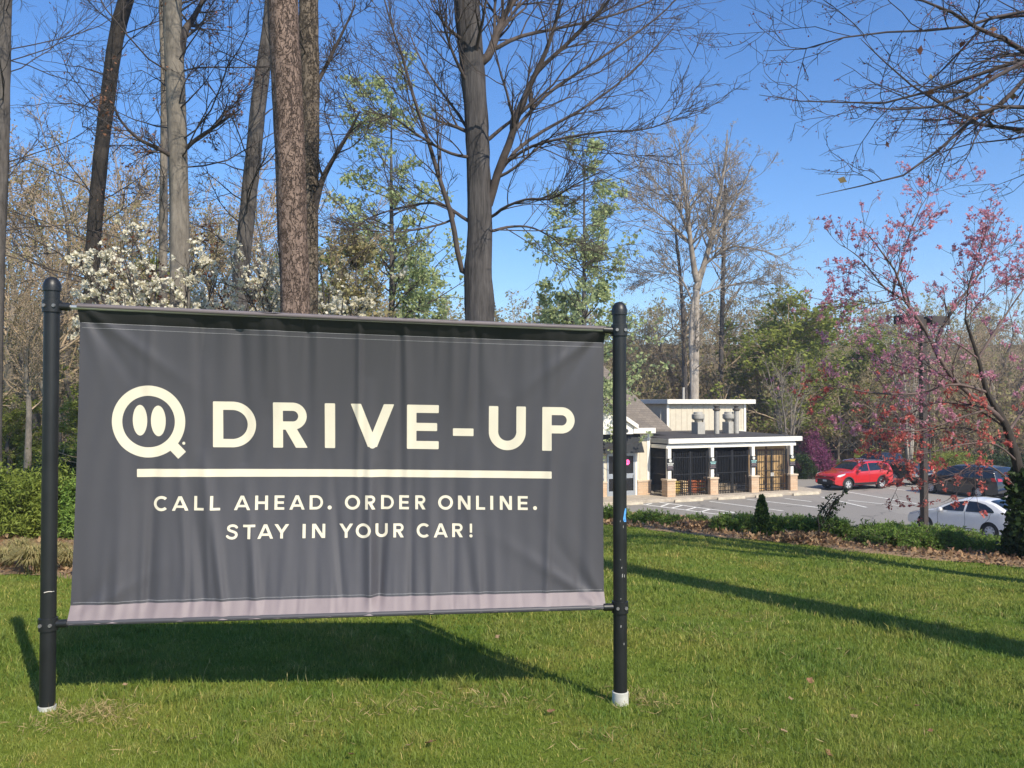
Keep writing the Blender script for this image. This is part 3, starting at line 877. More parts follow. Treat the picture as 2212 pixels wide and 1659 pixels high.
# ---- cloth
rr = np.random.default_rng(42)
FOLDS = []
for i in range(34):                           # folds pulled up from the bottom seam
    u0 = rr.uniform(.03, .97)
    FOLDS.append((u0, rr.uniform(-.10, .02) if u0 < .55 else rr.uniform(-.04, .05), rr.uniform(.006, .013), rr.uniform(-1, 1) * .0052, rr.uniform(.28, .8), 0))
for (u0, dr, wd_, am, ln) in ((.275, -.10, .010, .008, .55), (.245, -.10, .011, -.006, .6), (.335, -.07, .010, .007, .5), (.545, -.015, .010, .012, .8), (.56, .02, .009, -.010, .55), (.745, -.06, .011, -.006, .35), (.08, .0, .012, .006, .6), (.14, -.01, .012, -.006, .7), (.2, -.02, .010, .005, .65)):
    FOLDS.append((u0, dr, wd_, am, ln, 0))
for i in range(26):                           # folds hanging from the top seam
    u0 = rr.uniform(.08, .97)
    FOLDS.append((u0, rr.uniform(-.03, .03), rr.uniform(.008, .016), rr.uniform(-1, 1) * .0055, rr.uniform(.2, .7), 1))
for (u0, dr, wd_, am, ln) in ((.515, .0, .006, .007, .9), (.595, .01, .008, -.007, .8), (.60, .02, .011, .007, .7), (.42, .0, .012, -.006, .6), (.36, .02, .012, .005, .5), (.29, .02, .012, -.006, .7)):
    FOLDS.append((u0, dr, wd_, am, ln, 1))
PUCK = []
for i in range(130):
    top = i % 3 == 0
    u0 = rr.uniform(.22, .78) if (top or i % 2) else rr.uniform(.02, .98)
    PUCK.append((u0, rr.uniform(-.05, .01), rr.uniform(.0025, .005), rr.uniform(-1, 1) * .0030, rr.uniform(.08, .30), top))
HT, HB = .945, .052                           # where the seams run
def disp(u, v):
    d = np.zeros_like(u)
    for (u0, dr, wd_, am, ln, top) in FOLDS:
        q = (1 - v) if top else v
        e = np.clip(1 - q / ln, 0, 1)
        f = np.exp(-((u - (u0 + dr * q)) / (.85 * wd_ * (1 + .9 * q))) ** 2)
        d = d + 2.6 * am * f * e ** .8 * np.clip(q / .06, 0.25, 1)
    d = d + .010 * np.sin(u * 7 + 1) * np.sin(np.pi * v) - .10 * np.sin(np.pi * v) * (.25 + .75 * np.sin(np.pi * u))
    d = d + .0012 * np.sin(u * 160 + 4 * np.sin(v * 5)) * np.sin(np.pi * v)
    for (u0, dr, wd_, am, ln, top) in PUCK:
        q = (1 - v) if top else v
        d = d + am * np.exp(-((u - (u0 + dr * q)) / (wd_ * (1 + 3 * q))) ** 2) * np.clip(1 - q / ln, 0, 1) * np.clip(q / .02, .5, 1)
    for (cu, cv, an, am, ln) in ((0, 1, -.62, .010, .5), (0, 1, -.95, -.008, .4), (1, 1, .7, .010, .45), (1, 1, 1.0, -.007, .4), (0, 0, .55, .006, .4), (0, 0, .9, -.005, .35), (1, 0, -.6, .009, .5), (1, 0, -.95, -.007, .4), (0, 1, -1.25, .006, .35), (1, 0, -1.2, .006, .3)):
        sx = 1 if cu == 0 else -1; X_ = (u - cu) * 1.72 * sx; Y_ = (v - cv)
        ta = abs(an) * (-1 if cv == 1 else 1); along = X_ * math.cos(ta) + Y_ * math.sin(ta); acr = -X_ * math.sin(ta) + Y_ * math.cos(ta)
        d = d + am * np.exp(-(acr / (.014 + .03 * np.clip(along, 0, 1))) ** 2) * np.clip(1 - along / ln, 0, 1) * np.clip(along / .05, 0, 1)
    # sleeves wrap the rods: the top one leans out over the seam, the bottom one leans in
    d = d - .030 + .050 * np.clip((v - HT) / (1 - HT), 0, 1) ** .9
    d = d + .048 * np.clip(1 - v / HB, 0, 1) + .0008 * np.sin(u * 260) * np.clip(1 - v / (HB * 2), 0, 1)
    return d
def uv_sz(u, v):
    """cloth coordinates -> (s, z); side edges run between the corner points and pull in a little"""
    top = (TL[0] + (TR[0] - TL[0]) * u, TL[1] + (TR[1] - TL[1]) * u)
    bot = (BL[0] + (BR[0] - BL[0]) * u, BL[1] + (BR[1] - BL[1]) * u)
    inw = .002 * np.sin(np.pi * v)
    return bot[0] + (top[0] - bot[0]) * v + inw * (1 - 2 * u), bot[1] + (top[1] - bot[1]) * v - .004 * np.sin(np.pi * u) * (v > .5)
def cloth(u, v, off=0.0):
    u = np.asarray(u, float); v = np.asarray(v, float)
    s, z = uv_sz(u, v); d = disp(u, v) + off - .006
    return np.stack([PL[0] + SD[0] * s + SN[0] * d, PL[1] + SD[1] * s + SN[1] * d, z], -1) - PL
def sz_uv(s, z):
    u = np.full_like(s, .5); v = np.full_like(s, .5)
    for _ in range(12):
        st, zt2 = uv_sz(u, v)
        v = v + (z - zt2) / (TL[1] - BL[1])
        u = u + (s - st) / (TR[0] - TL[0])
    return u, v

def fabric(name, col, rough=.52, sheen=.35):
    m, nt, b = newmat(name)
    n = noise_node(nt, 3, 3); w_ = noise_node(nt, 420, 2, .5)
    r = ramp_node(nt, n.outputs[0], [(.3, tuple(c * .94 for c in col)), (.7, tuple(c * 1.06 for c in col))])
    nt.links.new(mixc(nt, w_.outputs[0], r.outputs[0], mixc(nt, .14, r.outputs[0], (0.25, .25, .25))), b.inputs['Base Color'])
    b.inputs['Roughness'].default_value = rough; b.inputs['Specular IOR Level'].default_value = .5
    b.inputs['Sheen Weight'].default_value = sheen; b.inputs['Sheen Roughness'].default_value = .4; b.inputs['Sheen Tint'].default_value = (.75, .75, .85, 1)
    bump(nt, b, w_.outputs[0], .12, .001)
    return m
CLOTH = fabric("charcoal_cloth", (.046, .044, .053), .5, .5)
HEMT_SHADE = fabric("shaded_hem_cloth", (.010, .010, .012), .7, .05)  # banner cloth darkened: shade on the down-tilted top hem put into its colour
HEMB_SUN = fabric("sunlit_hem_cloth", (.205, .165, .172), .6)  # banner cloth paled: sunlight on the up-tilted bottom hem painted in
def cloth_patch(name, v0, v1, mat, nu, nv, parent, off=0.0):
    U, Vv = np.meshgrid(np.linspace(0, 1, nu), np.linspace(v0, v1, nv), indexing='ij')
    V = cloth(U, Vv, off).reshape(-1, 3)
    i = np.arange(nu - 1)[:, None] * nv + np.arange(nv - 1)[None]
    Q = np.stack([i, i + nv, i + nv + 1, i + 1], -1).reshape(-1, 4)
    return np_mesh(name, V, [Q], mat, parent, True)
banner = cloth_patch("banner", HB, HT, CLOTH, 520, 150, sign)
cloth_patch("top_hem", HT, 1.0, HEMT_SHADE, 520, 10, banner)
cloth_patch("bottom_hem", 0.0, HB, HEMB_SUN, 520, 10, banner)
# piping over the top rod and round the back
SLV = fabric("mauve_edge_cloth", (.14, .115, .12), .6)
for (a, b, nm, mat, dz, vv) in ((TL, TR, "rod_sleeve", SLV, -RT * .75, 1), (BL, BR, "rod_sleeve", CLOTH, RB * .2, 0)):
    U = np.linspace(0, 1, 160)
    pts = []
    for u in U:
        s, z = uv_sz(np.array(u), np.array(float(vv)))
        pts.append(loc(sp(float(s), float(z) + dz + (.004 if vv else 0), .004 if vv else .0)))
    MB().tube(pts, .0130 if vv else .0135, 12, False).build(nm, mat, banner, smooth=True)
# stitching
STI = plain("stitch_thread", (.22, .22, .23), .7)
st = MB()
for v in (HT - .001, HT - .0165, HB + .008):
    U = np.linspace(.004, .996, 420)
    wv = .0009 + .00012 * np.sin(U * 900)
    a = cloth(U, np.full_like(U, v) - wv, .0016); b = cloth(U, np.full_like(U, v) + wv, .0016)
    n = len(U)
    st.add(np.vstack([a, b]), [(i, i + 1, n + i + 1, n + i) for i in range(n - 1)])
st.build("stitching", STI, banner)

# ---- lettering, cut from distance fields and laid on the folds of the cloth
LET = plain("cream_ink", (.70, .64, .50), .55, var=.03)
R_ = .018
def gl_I(x, y, w, t, th): return sd_box(x, y, 0, 0, w, 1, R_)
def gl_D(x, y, w, t, th):
    r = .5; cx = w - r
    o = np.minimum(sd_box(x, y, 0, 0, cx, 1, R_), np.maximum(np.hypot(x - cx, y - .5) - r, cx - .02 - x))
    o = np.minimum(o, sd_box(x, y, .05, 0, cx, 1))
    i = np.minimum(sd_box(x, y, t, th, cx, 1 - th), np.hypot(x - cx, y - .5) - (.5 - th))
    i = np.maximum(i, t - x)
    i = np.where(x < cx, sd_box(x, y, t, th, cx + 1, 1 - th), i)
    return np.maximum(o, -i)
def bowl(x, y, w, t, th, lo):
    r = (1 - lo) / 2; cx = w - r; cy = (1 + lo) / 2
    o = np.minimum(sd_box(x, y, 0, lo, cx, 1, R_), np.hypot(x - cx, y - cy) - r); o = np.minimum(o, sd_box(x, y, .05, lo, cx, 1))
    i = np.where(x < cx, sd_box(x, y, t, lo + th, cx + 1, 1 - th), np.hypot(x - cx, y - cy) - (r - th))
    return np.maximum(o, -i)
def gl_P(x, y, w, t, th): return np.minimum(bowl(x, y, w, t, th, .40), sd_box(x, y, 0, 0, t, .98, R_))
def gl_R(x, y, w, t, th):
    leg = np.maximum(sd_bar(x, y, w * .42, .52, w - t * .62, -.05, t * .52), -y)
    return np.minimum(np.minimum(bowl(x, y, w * .93, t, th, .40), sd_box(x, y, 0, 0, t, .98, R_)), leg)
def gl_V(x, y, w, t, th):
    a = sd_bar(x, y, t * .5, 1.06, w / 2, .07, t * .5); b = sd_bar(x, y, w - t * .5, 1.06, w / 2, .07, t * .5)
    return np.maximum(np.maximum(np.minimum(np.minimum(a, b), np.hypot(x - w / 2, y - .085) - .085), y - 1), -y)
def gl_E(x, y, w, t, th):
    d = sd_box(x, y, 0, 0, t, 1, R_)
    for (a, b, ww) in ((0, th, w), (1 - th, 1, w), (.41, .41 + th, w * .95)): d = np.minimum(d, sd_box(x, y, .01, a, ww, b, R_))
    return d
def gl_dash(x, y, w, t, th): return sd_box(x, y, 0, 0, w, 1, .08)
def gl_U(x, y, w, t, th):
    r = w / 2
    arc = np.maximum(np.abs(np.hypot(x - r, y - r) - (r - t / 2)) - t / 2, y - r)
    return np.minimum(np.minimum(sd_box(x, y, 0, r - .01, t, 1, R_), sd_box(x, y, w - t, r - .01, w, 1, R_)), arc)
def gl_O(x, y, w, t, th):
    q = w / 1.0
    return np.abs(np.hypot((x - w / 2) / q, y - .5) - (.5 + .02 - th * .55)) - th * .55
def gl_C(x, y, w, t, th):
    c = .53; d = np.abs(np.hypot((x - c), y - .5) - (.52 - th * .55)) - th * .55
    a = np.abs(np.arctan2(y - .5, x - c))
    return np.maximum(d, (.80 - a) * .4)
def gl_A(x, y, w, t, th):
    a = sd_bar(x, y, t * .36, -.06, w / 2 - .01, 1.0, t * .47); b = sd_bar(x, y, w - t * .36, -.06, w / 2 + .01, 1.0, t * .47)
    d = np.minimum(np.minimum(a, b), sd_box(x, y, w * .26, .20, w * .74, .20 + th * .95))
    return np.maximum(np.maximum(d, y - 1), -y)
def gl_L(x, y, w, t, th): return np.minimum(sd_box(x, y, 0, 0, t, 1, R_), sd_box(x, y, .01, 0, w, th, R_))
def gl_H(x, y, w, t, th): return np.minimum(np.minimum(sd_box(x, y, 0, 0, t, 1, R_), sd_box(x, y, w - t, 0, w, 1, R_)), sd_box(x, y, .02, .5 - th / 2, w - .02, .5 + th / 2))
def gl_N(x, y, w, t, th):
    dg = np.maximum(np.maximum(sd_bar(x, y, t * .45, 1.05, w - t * .45, -.05, t * .52), y - 1), -y)
    dg = np.maximum(dg, np.maximum(-x, x - w))
    return np.minimum(np.minimum(sd_box(x, y, 0, 0, t, 1, R_), sd_box(x, y, w - t, 0, w, 1, R_)), dg)
def gl_T(x, y, w, t, th): return np.minimum(sd_box(x, y, w / 2 - t / 2, 0, w / 2 + t / 2, .99, R_), sd_box(x, y, 0, 1 - th, w, 1, R_))
def gl_Y(x, y, w, t, th):
    a = sd_bar(x, y, t * .42, 1.06, w / 2, .42, t * .5); b = sd_bar(x, y, w - t * .42, 1.06, w / 2, .42, t * .5)
    return np.maximum(np.minimum(np.minimum(a, b), sd_box(x, y, w / 2 - t / 2, 0, w / 2 + t / 2, .46, R_)), y - 1)
def gl_S(x, y, w, t, th):
    k = w / .74
    pts = [(.66, .82), (.60, .885), (.50, .93), (.385, .94), (.26, .915), (.165, .845), (.14, .745), (.175, .65), (.27, .585), (.40, .535), (.53, .485), (.62, .415), (.655, .31), (.625, .19), (.54, .105), (.40, .065), (.27, .08), (.155, .135), (.085, .205)]
    d = np.full(x.shape, 9.)
    for i in range(len(pts) - 1):
        d = np.minimum(d, sd_seg(x, y, pts[i][0] * k, pts[i][1], pts[i + 1][0] * k, pts[i + 1][1], th * .5))
    return d
def gl_dot(x, y, w, t, th): return np.hypot(x - w / 2, y - w / 2) - w / 2
def gl_bang(x, y, w, t, th): return np.minimum(sd_bar(x, y, w / 2, .34, w / 2, 1, t * .42), np.hypot(x - w / 2, y - .11) - .115)
GL = {'I': gl_I, 'D': gl_D, 'R': gl_R, 'P': gl_P, 'V': gl_V, 'E': gl_E, '-': gl_dash, 'U': gl_U, 'O': gl_O, 'C': gl_C, 'A': gl_A, 'L': gl_L, 'H': gl_H, 'N': gl_N, 'T': gl_T, 'Y': gl_Y, 'S': gl_S, '.': gl_dot, '!': gl_bang}

def letter_line(name, glyphs, conv, base, cap, t, th, res, parent):
    """glyphs: (char, x0, x1[, y0, y1]) in the zoom's own pixels; base / cap: y at two x positions"""
    V = []; P = []
    def ln(x, q): return q[0][1] + (q[1][1] - q[0][1]) * (x - q[0][0]) / (q[1][0] - q[0][0])
    for gph in glyphs:
        ch, x0, x1 = gph[:3]; xm = (x0 + x1) / 2
        yb, yt = (gph[3], gph[4]) if len(gph) > 3 else (ln(xm, base), ln(xm, cap))
        s0, za = on_cloth(*conv(x0, ln(x0, base))); s1, zb = on_cloth(*conv(x1, ln(x1, base)))
        _, z0 = on_cloth(*conv(xm, yb)); _, z1_ = on_cloth(*conv(xm, yt))
        Hh = z1_ - z0; w = (s1 - s0) / Hh; sl = (zb - za) / (s1 - s0)
        pad = .06
        V2, P2 = sdf_mesh(lambda X, Y: GL[ch](X, Y, w, t, th), -pad, -pad, w + pad, 1 + pad, res / Hh)
        if not len(P2): continue
        s = s0 + V2[:, 0] * Hh; z = z0 + V2[:, 1] * Hh + sl * (s - (s0 + s1) / 2)
        u, v = sz_uv(s, z)
        n0 = sum(len(a) for a in V)
        V.append(cloth(u, v, .0016)); P += [[i + n0 for i in p] for p in P2]
    return mesh_from_polys(name, np.vstack(V), P, LET, parent)
def words_of(gl):
    out = [[gl[0]]]
    for p, q in zip(gl, gl[1:]):
        if q[1] - p[2] > 62: out.append([])
        out[-1].append(q)
    return out
def c4(zx, zy): return ((200 + zx / 1.22889) / 1.4756, (900 + zy / 1.22889) / 1.4756)
def c5(zx, zy): return ((450 + zx / 1.70154) / 1.4756, (1550 + zy / 1.70154) / 1.4756)
letter_line("heading_lettering", [('D', 583, 751), ('R', 818, 960), ('I', 1022, 1063), ('V', 1122, 1300), ('E', 1348, 1474), ('-', 1530, 1611, 603, 573), ('U', 1671, 1815), ('P', 1879, 2004)], c4,
            ((583, 647), (2004, 661)), ((583, 466), (2004, 490)), .213, .182, .0035, banner)
for word_ in words_of([('C', 62, 138), ('A', 163, 250), ('L', 280, 334), ('L', 368, 422), ('A', 496, 584), ('H', 610, 680), ('E', 715, 769), ('A', 797, 880), ('D', 907, 980), ('.', 1006, 1028, 133, 111),
            ('O', 1102, 1182), ('R', 1212, 1271), ('D', 1299, 1369), ('E', 1399, 1452), ('R', 1487, 1546), ('O', 1614, 1692), ('N', 1721, 1788), ('L', 1819, 1868), ('I', 1896, 1912), ('N', 1948, 2013), ('E', 2045, 2098), ('.', 2127, 2148, 130, 109)]):
    letter_line("tagline_lettering", word_, c5, ((62, 135), (2148, 130)), ((62, 56), (2148, 55)), .20, .175, .0018, banner)
for word_ in words_of([('S', 455, 519), ('T', 547, 613), ('A', 626, 710), ('Y', 716, 797), ('I', 870, 887), ('N', 922, 994), ('Y', 1070, 1147), ('O', 1163, 1242), ('U', 1269, 1336), ('R', 1367, 1427), ('C', 1494, 1564), ('A', 1588, 1664), ('R', 1689, 1749), ('!', 1779, 1801)]):
    letter_line("tagline_lettering", word_, c5, ((455, 291), (1801, 280)), ((455, 213), (1801, 206)), .20, .175, .0018, banner)
# rule under the heading
def poly_on_cloth(name, fn, x0, y0, x1, y1, conv, res, parent, mat):
    V2, P2 = sdf_mesh(fn, x0, y0, x1, y1, res)
    pts = np.array([on_cloth(*conv(x, y)) for x, y in V2])
    u, v = sz_uv(pts[:, 0], pts[:, 1])
    return mesh_from_polys(name, cloth(u, v, .0016), [p[::-1] for p in P2], mat, parent)
poly_on_cloth("rule", lambda X, Y: sd_poly(X, Y, [(290, 731), (1915, 741), (1915, 769), (290, 763)]), 285, 725, 1920, 775, c4, 3.2, banner, LET)
def emblem(X, Y):
    sx = 1.0
    ring = np.abs(np.hypot((X - 335.5), (Y - 545.5)) - 121) - 20
    tail = sd_bar(X, Y, 405, 616, 462, 677, 18.5)
    tail = np.maximum(tail, -(np.hypot(X - 335.5, Y - 545.5) - 110)) - 2
    e1 = (np.sqrt(((X - 303) / 28.) ** 2 + ((Y - 540) / 60.) ** 2) - 1) * 28
    e2 = (np.sqrt(((X - 373) / 28.) ** 2 + ((Y - 543) / 60.) ** 2) - 1) * 28
    dot = np.hypot(X - 470, Y - 631) - 6.0
    return np.minimum(np.minimum(np.minimum(ring, tail), np.minimum(e1, e2)), dot)
poly_on_cloth("emblem", emblem, 185, 395, 490, 705, c4, 2.0, banner, LET)

# ================================================================== VEHICLES
def carpaint(name, col, rough=.28, flake=0.0, coat=1.0):
    m, nt, b = newmat(name)
    n = noise_node(nt, 2.2, 3)
    r = ramp_node(nt, n.outputs[0], [(.3, tuple(c * .95 for c in col)), (.7, tuple(min(1, c * 1.05) for c in col))])
    nt.links.new(r.outputs[0], b.inputs['Base Color'])
    b.inputs['Roughness'].default_value = rough; b.inputs['Metallic'].default_value = flake
    b.inputs['Coat Weight'].default_value = coat; b.inputs['Coat Roughness'].default_value = .05
    return m
TYRE = plain("tyre_rubber", (.018, .018, .018), .85, var=.2)
RIM = plain("alloy_rim", (.58, .58, .58), .35, metal=.25, var=.08)
CARGLASS = plain("car_glass", (.010, .014, .018), .04, var=.1, spec=.8)
SEAM = plain("panel_gap", (.02, .02, .02), .8)
REDL = plain("red_lens", (.45, .012, .015), .15, coat=1)
CLEARL = plain("clear_lens", (.55, .57, .60), .1, coat=1)
CHROME = plain("chrome", (.6, .6, .6), .18, metal=.9)
UNDER = plain("underbody", (.012, .012, .012), .9)
PLATE = plain("licence_plate", (.62, .64, .66), .5)
TRIM = plain("black_trim", (.02, .02, .021), .6)

class Car:
    def __init__(self, name, label, pos, heading, sp_):
        self.s = sp_; s = sp_
        self.L, self.W = s['L'], s['W']
        self.tx = np.array([p[0] for p in s['top']]); self.tz = np.array([p[1] for p in s['top']])
        self.H = self.tz.max()
        self.root = empty(name, pos, label, s['cat'], s.get('group'), rz=math.atan2(heading[1], heading[0]))
        self.name = name
    def top(self, x): return np.interp(x, self.tx, self.tz)
    def belt(self, x): return np.interp(x, [p[0] for p in self.s['belt']], [p[1] for p in self.s['belt']])
    def w(self, x, z):
        x = np.asarray(x, float); z = np.asarray(z, float); s = self.s
        lf, lr = s.get('lf', .9), s.get('lr', .7)
        plan = 1 - s.get('cf', .20) * np.clip(1 - x / lf, 0, 1) ** 2.4 - s.get('cr', .12) * np.clip(1 - (self.L - x) / lr, 0, 1) ** 2.4
        b = self.belt(x)
        low = 1 - .07 * np.clip((.62 - z) / .5, 0, 1.2) ** 2
        sh = 1 - .015 * np.clip((z - .62) / (b - .62 + 1e-3), 0, 1) ** 2
        tum = 1 - s.get('tum', .24) * np.clip((z - b) / (self.H - b + 1e-3), 0, 1.1) ** 1.15
        return self.W / 2 * plan * low * sh * tum
    def bottom(self, x):
        z = np.full_like(x, self.s.get('sill', .24))
        z = z + .10 * np.clip(1 - x / .5, 0, 1) ** 2 + .14 * np.clip(1 - (self.L - x) / .6, 0, 1) ** 2
        R = self.s['r'] * 1.16
        for xa in self.s['ax']:
            q = np.abs(x - xa) < R
            z = np.where(q, np.maximum(z, self.s['r'] + np.sqrt(np.maximum(R * R - (x - xa) ** 2, 0))), z)
        return z
    def ztop(self, x, f):
        return self.top(x) - .045 + (.045 + self.s.get('crown', .035)) * (1 - np.abs(f) ** 3)
    def X(self, x): return self.L / 2 - np.asarray(x, float)
    def body(self, mat, nm="body"):
        s = self.s
        xs = [np.linspace(0, self.L, 58), self.tx]
        R = s['r'] * 1.16
        for xa in s['ax']: xs.append(xa + R * np.cos(np.linspace(0, math.pi, 19)))
        xs.append(np.array([.01, .02, .04, self.L - .01, self.L - .03]))
        xs = np.unique(np.round(np.clip(np.concatenate(xs), 0, self.L), 4))
        bt = self.bottom(xs); tp = np.maximum(self.top(xs), bt + .07)
        ts = np.array([0, .04, .15, .3, .45, .6, .72, .82, .9, .96, 1.0])
        fs = np.array([.985, .94, .85, .65, .35, 0])
        ring = []
        half = []
        for t in ts:
            z = bt + t * (tp - .045 - bt); half.append((xs, self.w(xs, z), z))
        wt = self.w(xs, tp - .045)
        for f in fs:
            half.append((xs, wt * f, np.maximum(self.ztop(xs, f), tp - .045)))
        half = np.array(half)                       # (k,3,n)
        right = half.copy(); right[:, 1] *= -1
        full = np.concatenate([half, right[::-1][1:]], 0)
        k, _, n = full.shape
        V = np.stack([self.X(full[:, 0]), full[:, 1], full[:, 2]], -1)      # (k,n,3)
        i = np.arange(k - 1)[:, None] * n + np.arange(n - 1)[None]
        Q = np.stack([i, i + n, i + n + 1, i + 1], -1).reshape(-1, 4)
        caps = np.array([[r * n for r in range(k)]]), np.array([[r * n + n - 1 for r in range(k)][::-1]])
        o = np_mesh(nm, V.reshape(-1, 3), [Q, caps[0], caps[1]], mat, self.root, True)
        self.b = o
        zb = s.get('sill', .24)
        MB().box(-self.L / 2 + .25, -self.W / 2 + .10, zb - .03, self.L / 2 - .25, self.W / 2 - .10, zb + .10).box(-self.L / 2 + .4, -self.W / 2 + .28, zb, self.L / 2 - .4, self.W / 2 - .28, .58).build("underbody", UNDER, self.root)
        return o
    def side(self, nm, fn_or_pts, mat, parent=None, eps=.004, res=.035, sides=(1, -1), box=None, line=None):
        """a patch lying on the flank, drawn in (x from the nose, z)"""
        out = None
        for sd in sides:
            if line is not None:
                fn = lambda X, Y: np.min([sd_seg(X, Y, *line[i], *line[i + 1], .006) for i in range(len(line) - 1)], axis=0); pts = np.array(line); pad = .02
            elif callable(fn_or_pts): fn = fn_or_pts; pts = np.array(box); pad = 0
            else: pts = np.array(fn_or_pts); fn = lambda X, Y: sd_poly(X, Y, fn_or_pts) + .0; pad = .01
            x0, y0 = pts.min(0) - pad; x1, y1 = pts.max(0) + pad
            V2, P2 = sdf_mesh(fn, x0, y0, x1, y1, res)
            y = (self.w(V2[:, 0], V2[:, 1]) + eps) * sd
            V = np.stack([self.X(V2[:, 0]), y, V2[:, 1]], -1)
            out = mesh_from_polys(nm, V, P2 if sd < 0 else [p[::-1] for p in P2], mat, parent or self.root)
        return out
    def topp(self, nm, x0, x1, y0, y1, mat, parent=None, eps=.005, k=.06):
        """glass on the sloping top: a rounded trapezoid, y0 half width at x0, y1 at x1"""
        pts = [(x0, -y0), (x1, -y1), (x1, y1), (x0, y0)]
        V2, P2 = sdf_mesh(lambda X, Y: sd_poly(X, Y, pts) + .0, x0, -max(y0, y1), x1, max(y0, y1), k)
        wt = self.w(V2[:, 0], self.top(V2[:, 0]) - .045)
        z = self.ztop(V2[:, 0], np.clip(V2[:, 1] / wt, -1, 1)) + eps
        V = np.stack([self.X(V2[:, 0]), V2[:, 1], z], -1)
        return mesh_from_polys(nm, V, [p[::-1] for p in P2], mat, parent or self.root)
    def face(self, nm, pts, mat, rear, parent=None, eps=.006, res=.04):
        """a patch on the nose or the tail, drawn in (y, z)"""
        P = np.array(pts)
        V2, P2 = sdf_mesh(lambda X, Y: sd_poly(X, Y, pts), *P.min(0), *P.max(0), res)
        mid = self.L / 2
        m = self.tx > mid if rear else self.tx < mid
        xx, zz = self.tx[m], self.tz[m]
        if rear: xx, zz = xx[::-1], zz[::-1]
        zz = np.maximum.accumulate(zz)
        x = np.interp(V2[:, 1], zz, xx)
        X = self.X(x) + (-eps if rear else eps)
        V = np.stack([X, V2[:, 0], V2[:, 1]], -1)
        return mesh_from_polys(nm, V, P2 if not rear else [p[::-1] for p in P2], mat, parent or self.root)
    def wheels(self, spokes=5):
        r = self.s['r']; tw = self.s.get('tw', .21)
        for xa in self.s['ax']:
            for sd in (1, -1):
                yc = sd * (self.W / 2 - tw / 2 - .035)
                e = bpy.data.objects.new("wheel", None); COL.objects.link(e); e.parent = self.root; e.empty_display_size = .1
                e.location = (self.X(xa), yc, r)
                h = tw / 2
                MB().lathe([(r * .62, -h), (r * .86, -h), (r * .97, -h * .8), (r, -h * .5), (r, h * .5), (r * .97, h * .8), (r * .86, h), (r * .62, h)], (0, 0, 0), 'y', 32, False).build("tyre", TYRE, e, smooth='auto')
                q = MB()
                q.lathe([(r * .60, -h * .4), (r * .64, h * .96), (r * .58, h * .99), (r * .56, h * .3), (0, h * .25)] if sd > 0 else [(0, -h * .25), (r * .56, -h * .3), (r * .58, -h * .99), (r * .64, -h * .96), (r * .60, h * .4)], (0, 0, 0), 'y', 32)
                for i in range(spokes):
                    a = 2 * math.pi * i / spokes + .3
                    ca, sa = math.cos(a), math.sin(a)
                    f = lambda u, v, wq: (u * ca - v * sa, sd * (h * .62 + wq), u * sa + v * ca)
                    P = [f(.02, -.05, 0), f(r * .59, -.028, 0), f(r * .59, .028, 0), f(.02, .05, 0), f(.02, -.04, .035), f(r * .58, -.022, .03), f(r * .58, .022, .03), f(.02, .04, .035)]
                    q.hexa(P)
                q.lathe([(0, h * .6), (.05, h * .6), (.05, h * 1.0), (0, h * 1.02)] if sd > 0 else [(0, -h * 1.02), (.05, -h * 1.0), (.05, -h * .6), (0, -h * .6)], (0, 0, 0), 'y', 14)
                q.build("rim", RIM, e, smooth='auto')
    def mirror(self, x, z, mat):
        for sd in (1, -1):
            y = float(self.w(x, z))
            q = MB(); q.lathe([(.02, -.10), (.075, -.08), (.09, 0), (.075, .08), (.02, .10)], (self.X(x), sd * (y + .10), z + .02), 'y', 12)
            q.box(self.X(x) - .02, min(sd * y, sd * (y + .06)), z - .03, self.X(x) + .03, max(sd * y, sd * (y + .06)), z + .0)
            q.build("side_mirror", mat, self.root, smooth='auto')

def rect(x0, z0, x1, z1): return [(x0, z0), (x1, z0), (x1, z1), (x0, z1)]

# white sedan
WPAINT = carpaint("white_paint", (.74, .73, .70))
hw = np.array((-.54, .84)); hw = hw / np.linalg.norm(hw)
rw = onz(2138, 1166, LOT)[:2]
def car_pos(rear_px, hd, s, axle_i, side_y):
    """put the outer face of one near wheel on the ground point seen at rear_px"""
    p = onz(*rear_px, LOT)[:2]
    lft = np.array((-hd[1], hd[0]))
    xa = s['L'] / 2 - s['ax'][axle_i]
    c = p - hd * xa - lft * side_y * (s['W'] / 2 - .04)
    return (c[0], c[1], LOT + .002)
S1 = dict(L=4.37, W=1.72, r=.305, ax=(.83, 3.40), cat="car", sill=.22, tum=.30,
          top=[(0, .48), (.03, .60), (.12, .69), (.5, .80), (.95, .90), (1.2, .955), (1.55, 1.15), (1.9, 1.31), (2.3, 1.42), (2.7, 1.455), (3.1, 1.43), (3.5, 1.33), (3.92, 1.12), (4.05, 1.075), (4.25, 1.05), (4.32, 1.0), (4.36, .75), (4.37, .5)],
          belt=[(0, .80), (1.2, .88), (3.9, 1.0), (4.37, 1.0)])
c = Car("sedan", "white sedan parked beyond the juniper hedge, its front wheel behind the lamp post", car_pos((2138, 1166), hw, S1, 1, 1), hw, S1)
c.body(WPAINT)
c.side("window", [(1.42, .925), (1.72, 1.11), (2.10, 1.285), (2.45, 1.345), (2.42, .955)], CARGLASS, res=.03)
c.side("window", [(2.50, .957), (2.53, 1.35), (2.85, 1.345), (3.2, 1.275), (3.47, 1.14), (3.58, 1.04), (3.56, 1.0)], CARGLASS, res=.03)
c.topp("windshield", 1.27, 2.05, .66, .56, CARGLASS); c.topp("rear_window", 3.28, 3.93, .50, .60, CARGLASS)
for ln in ([(1.42, .92), (1.38, .7), (1.40, .34), (1.55, .27)], [(2.46, .95), (2.48, .6), (2.44, .27)], [(3.45, .96), (3.40, .78), (3.10, .45), (3.02, .3)]):
    c.side("door_seam", None, SEAM, line=ln, res=.006, eps=.003)
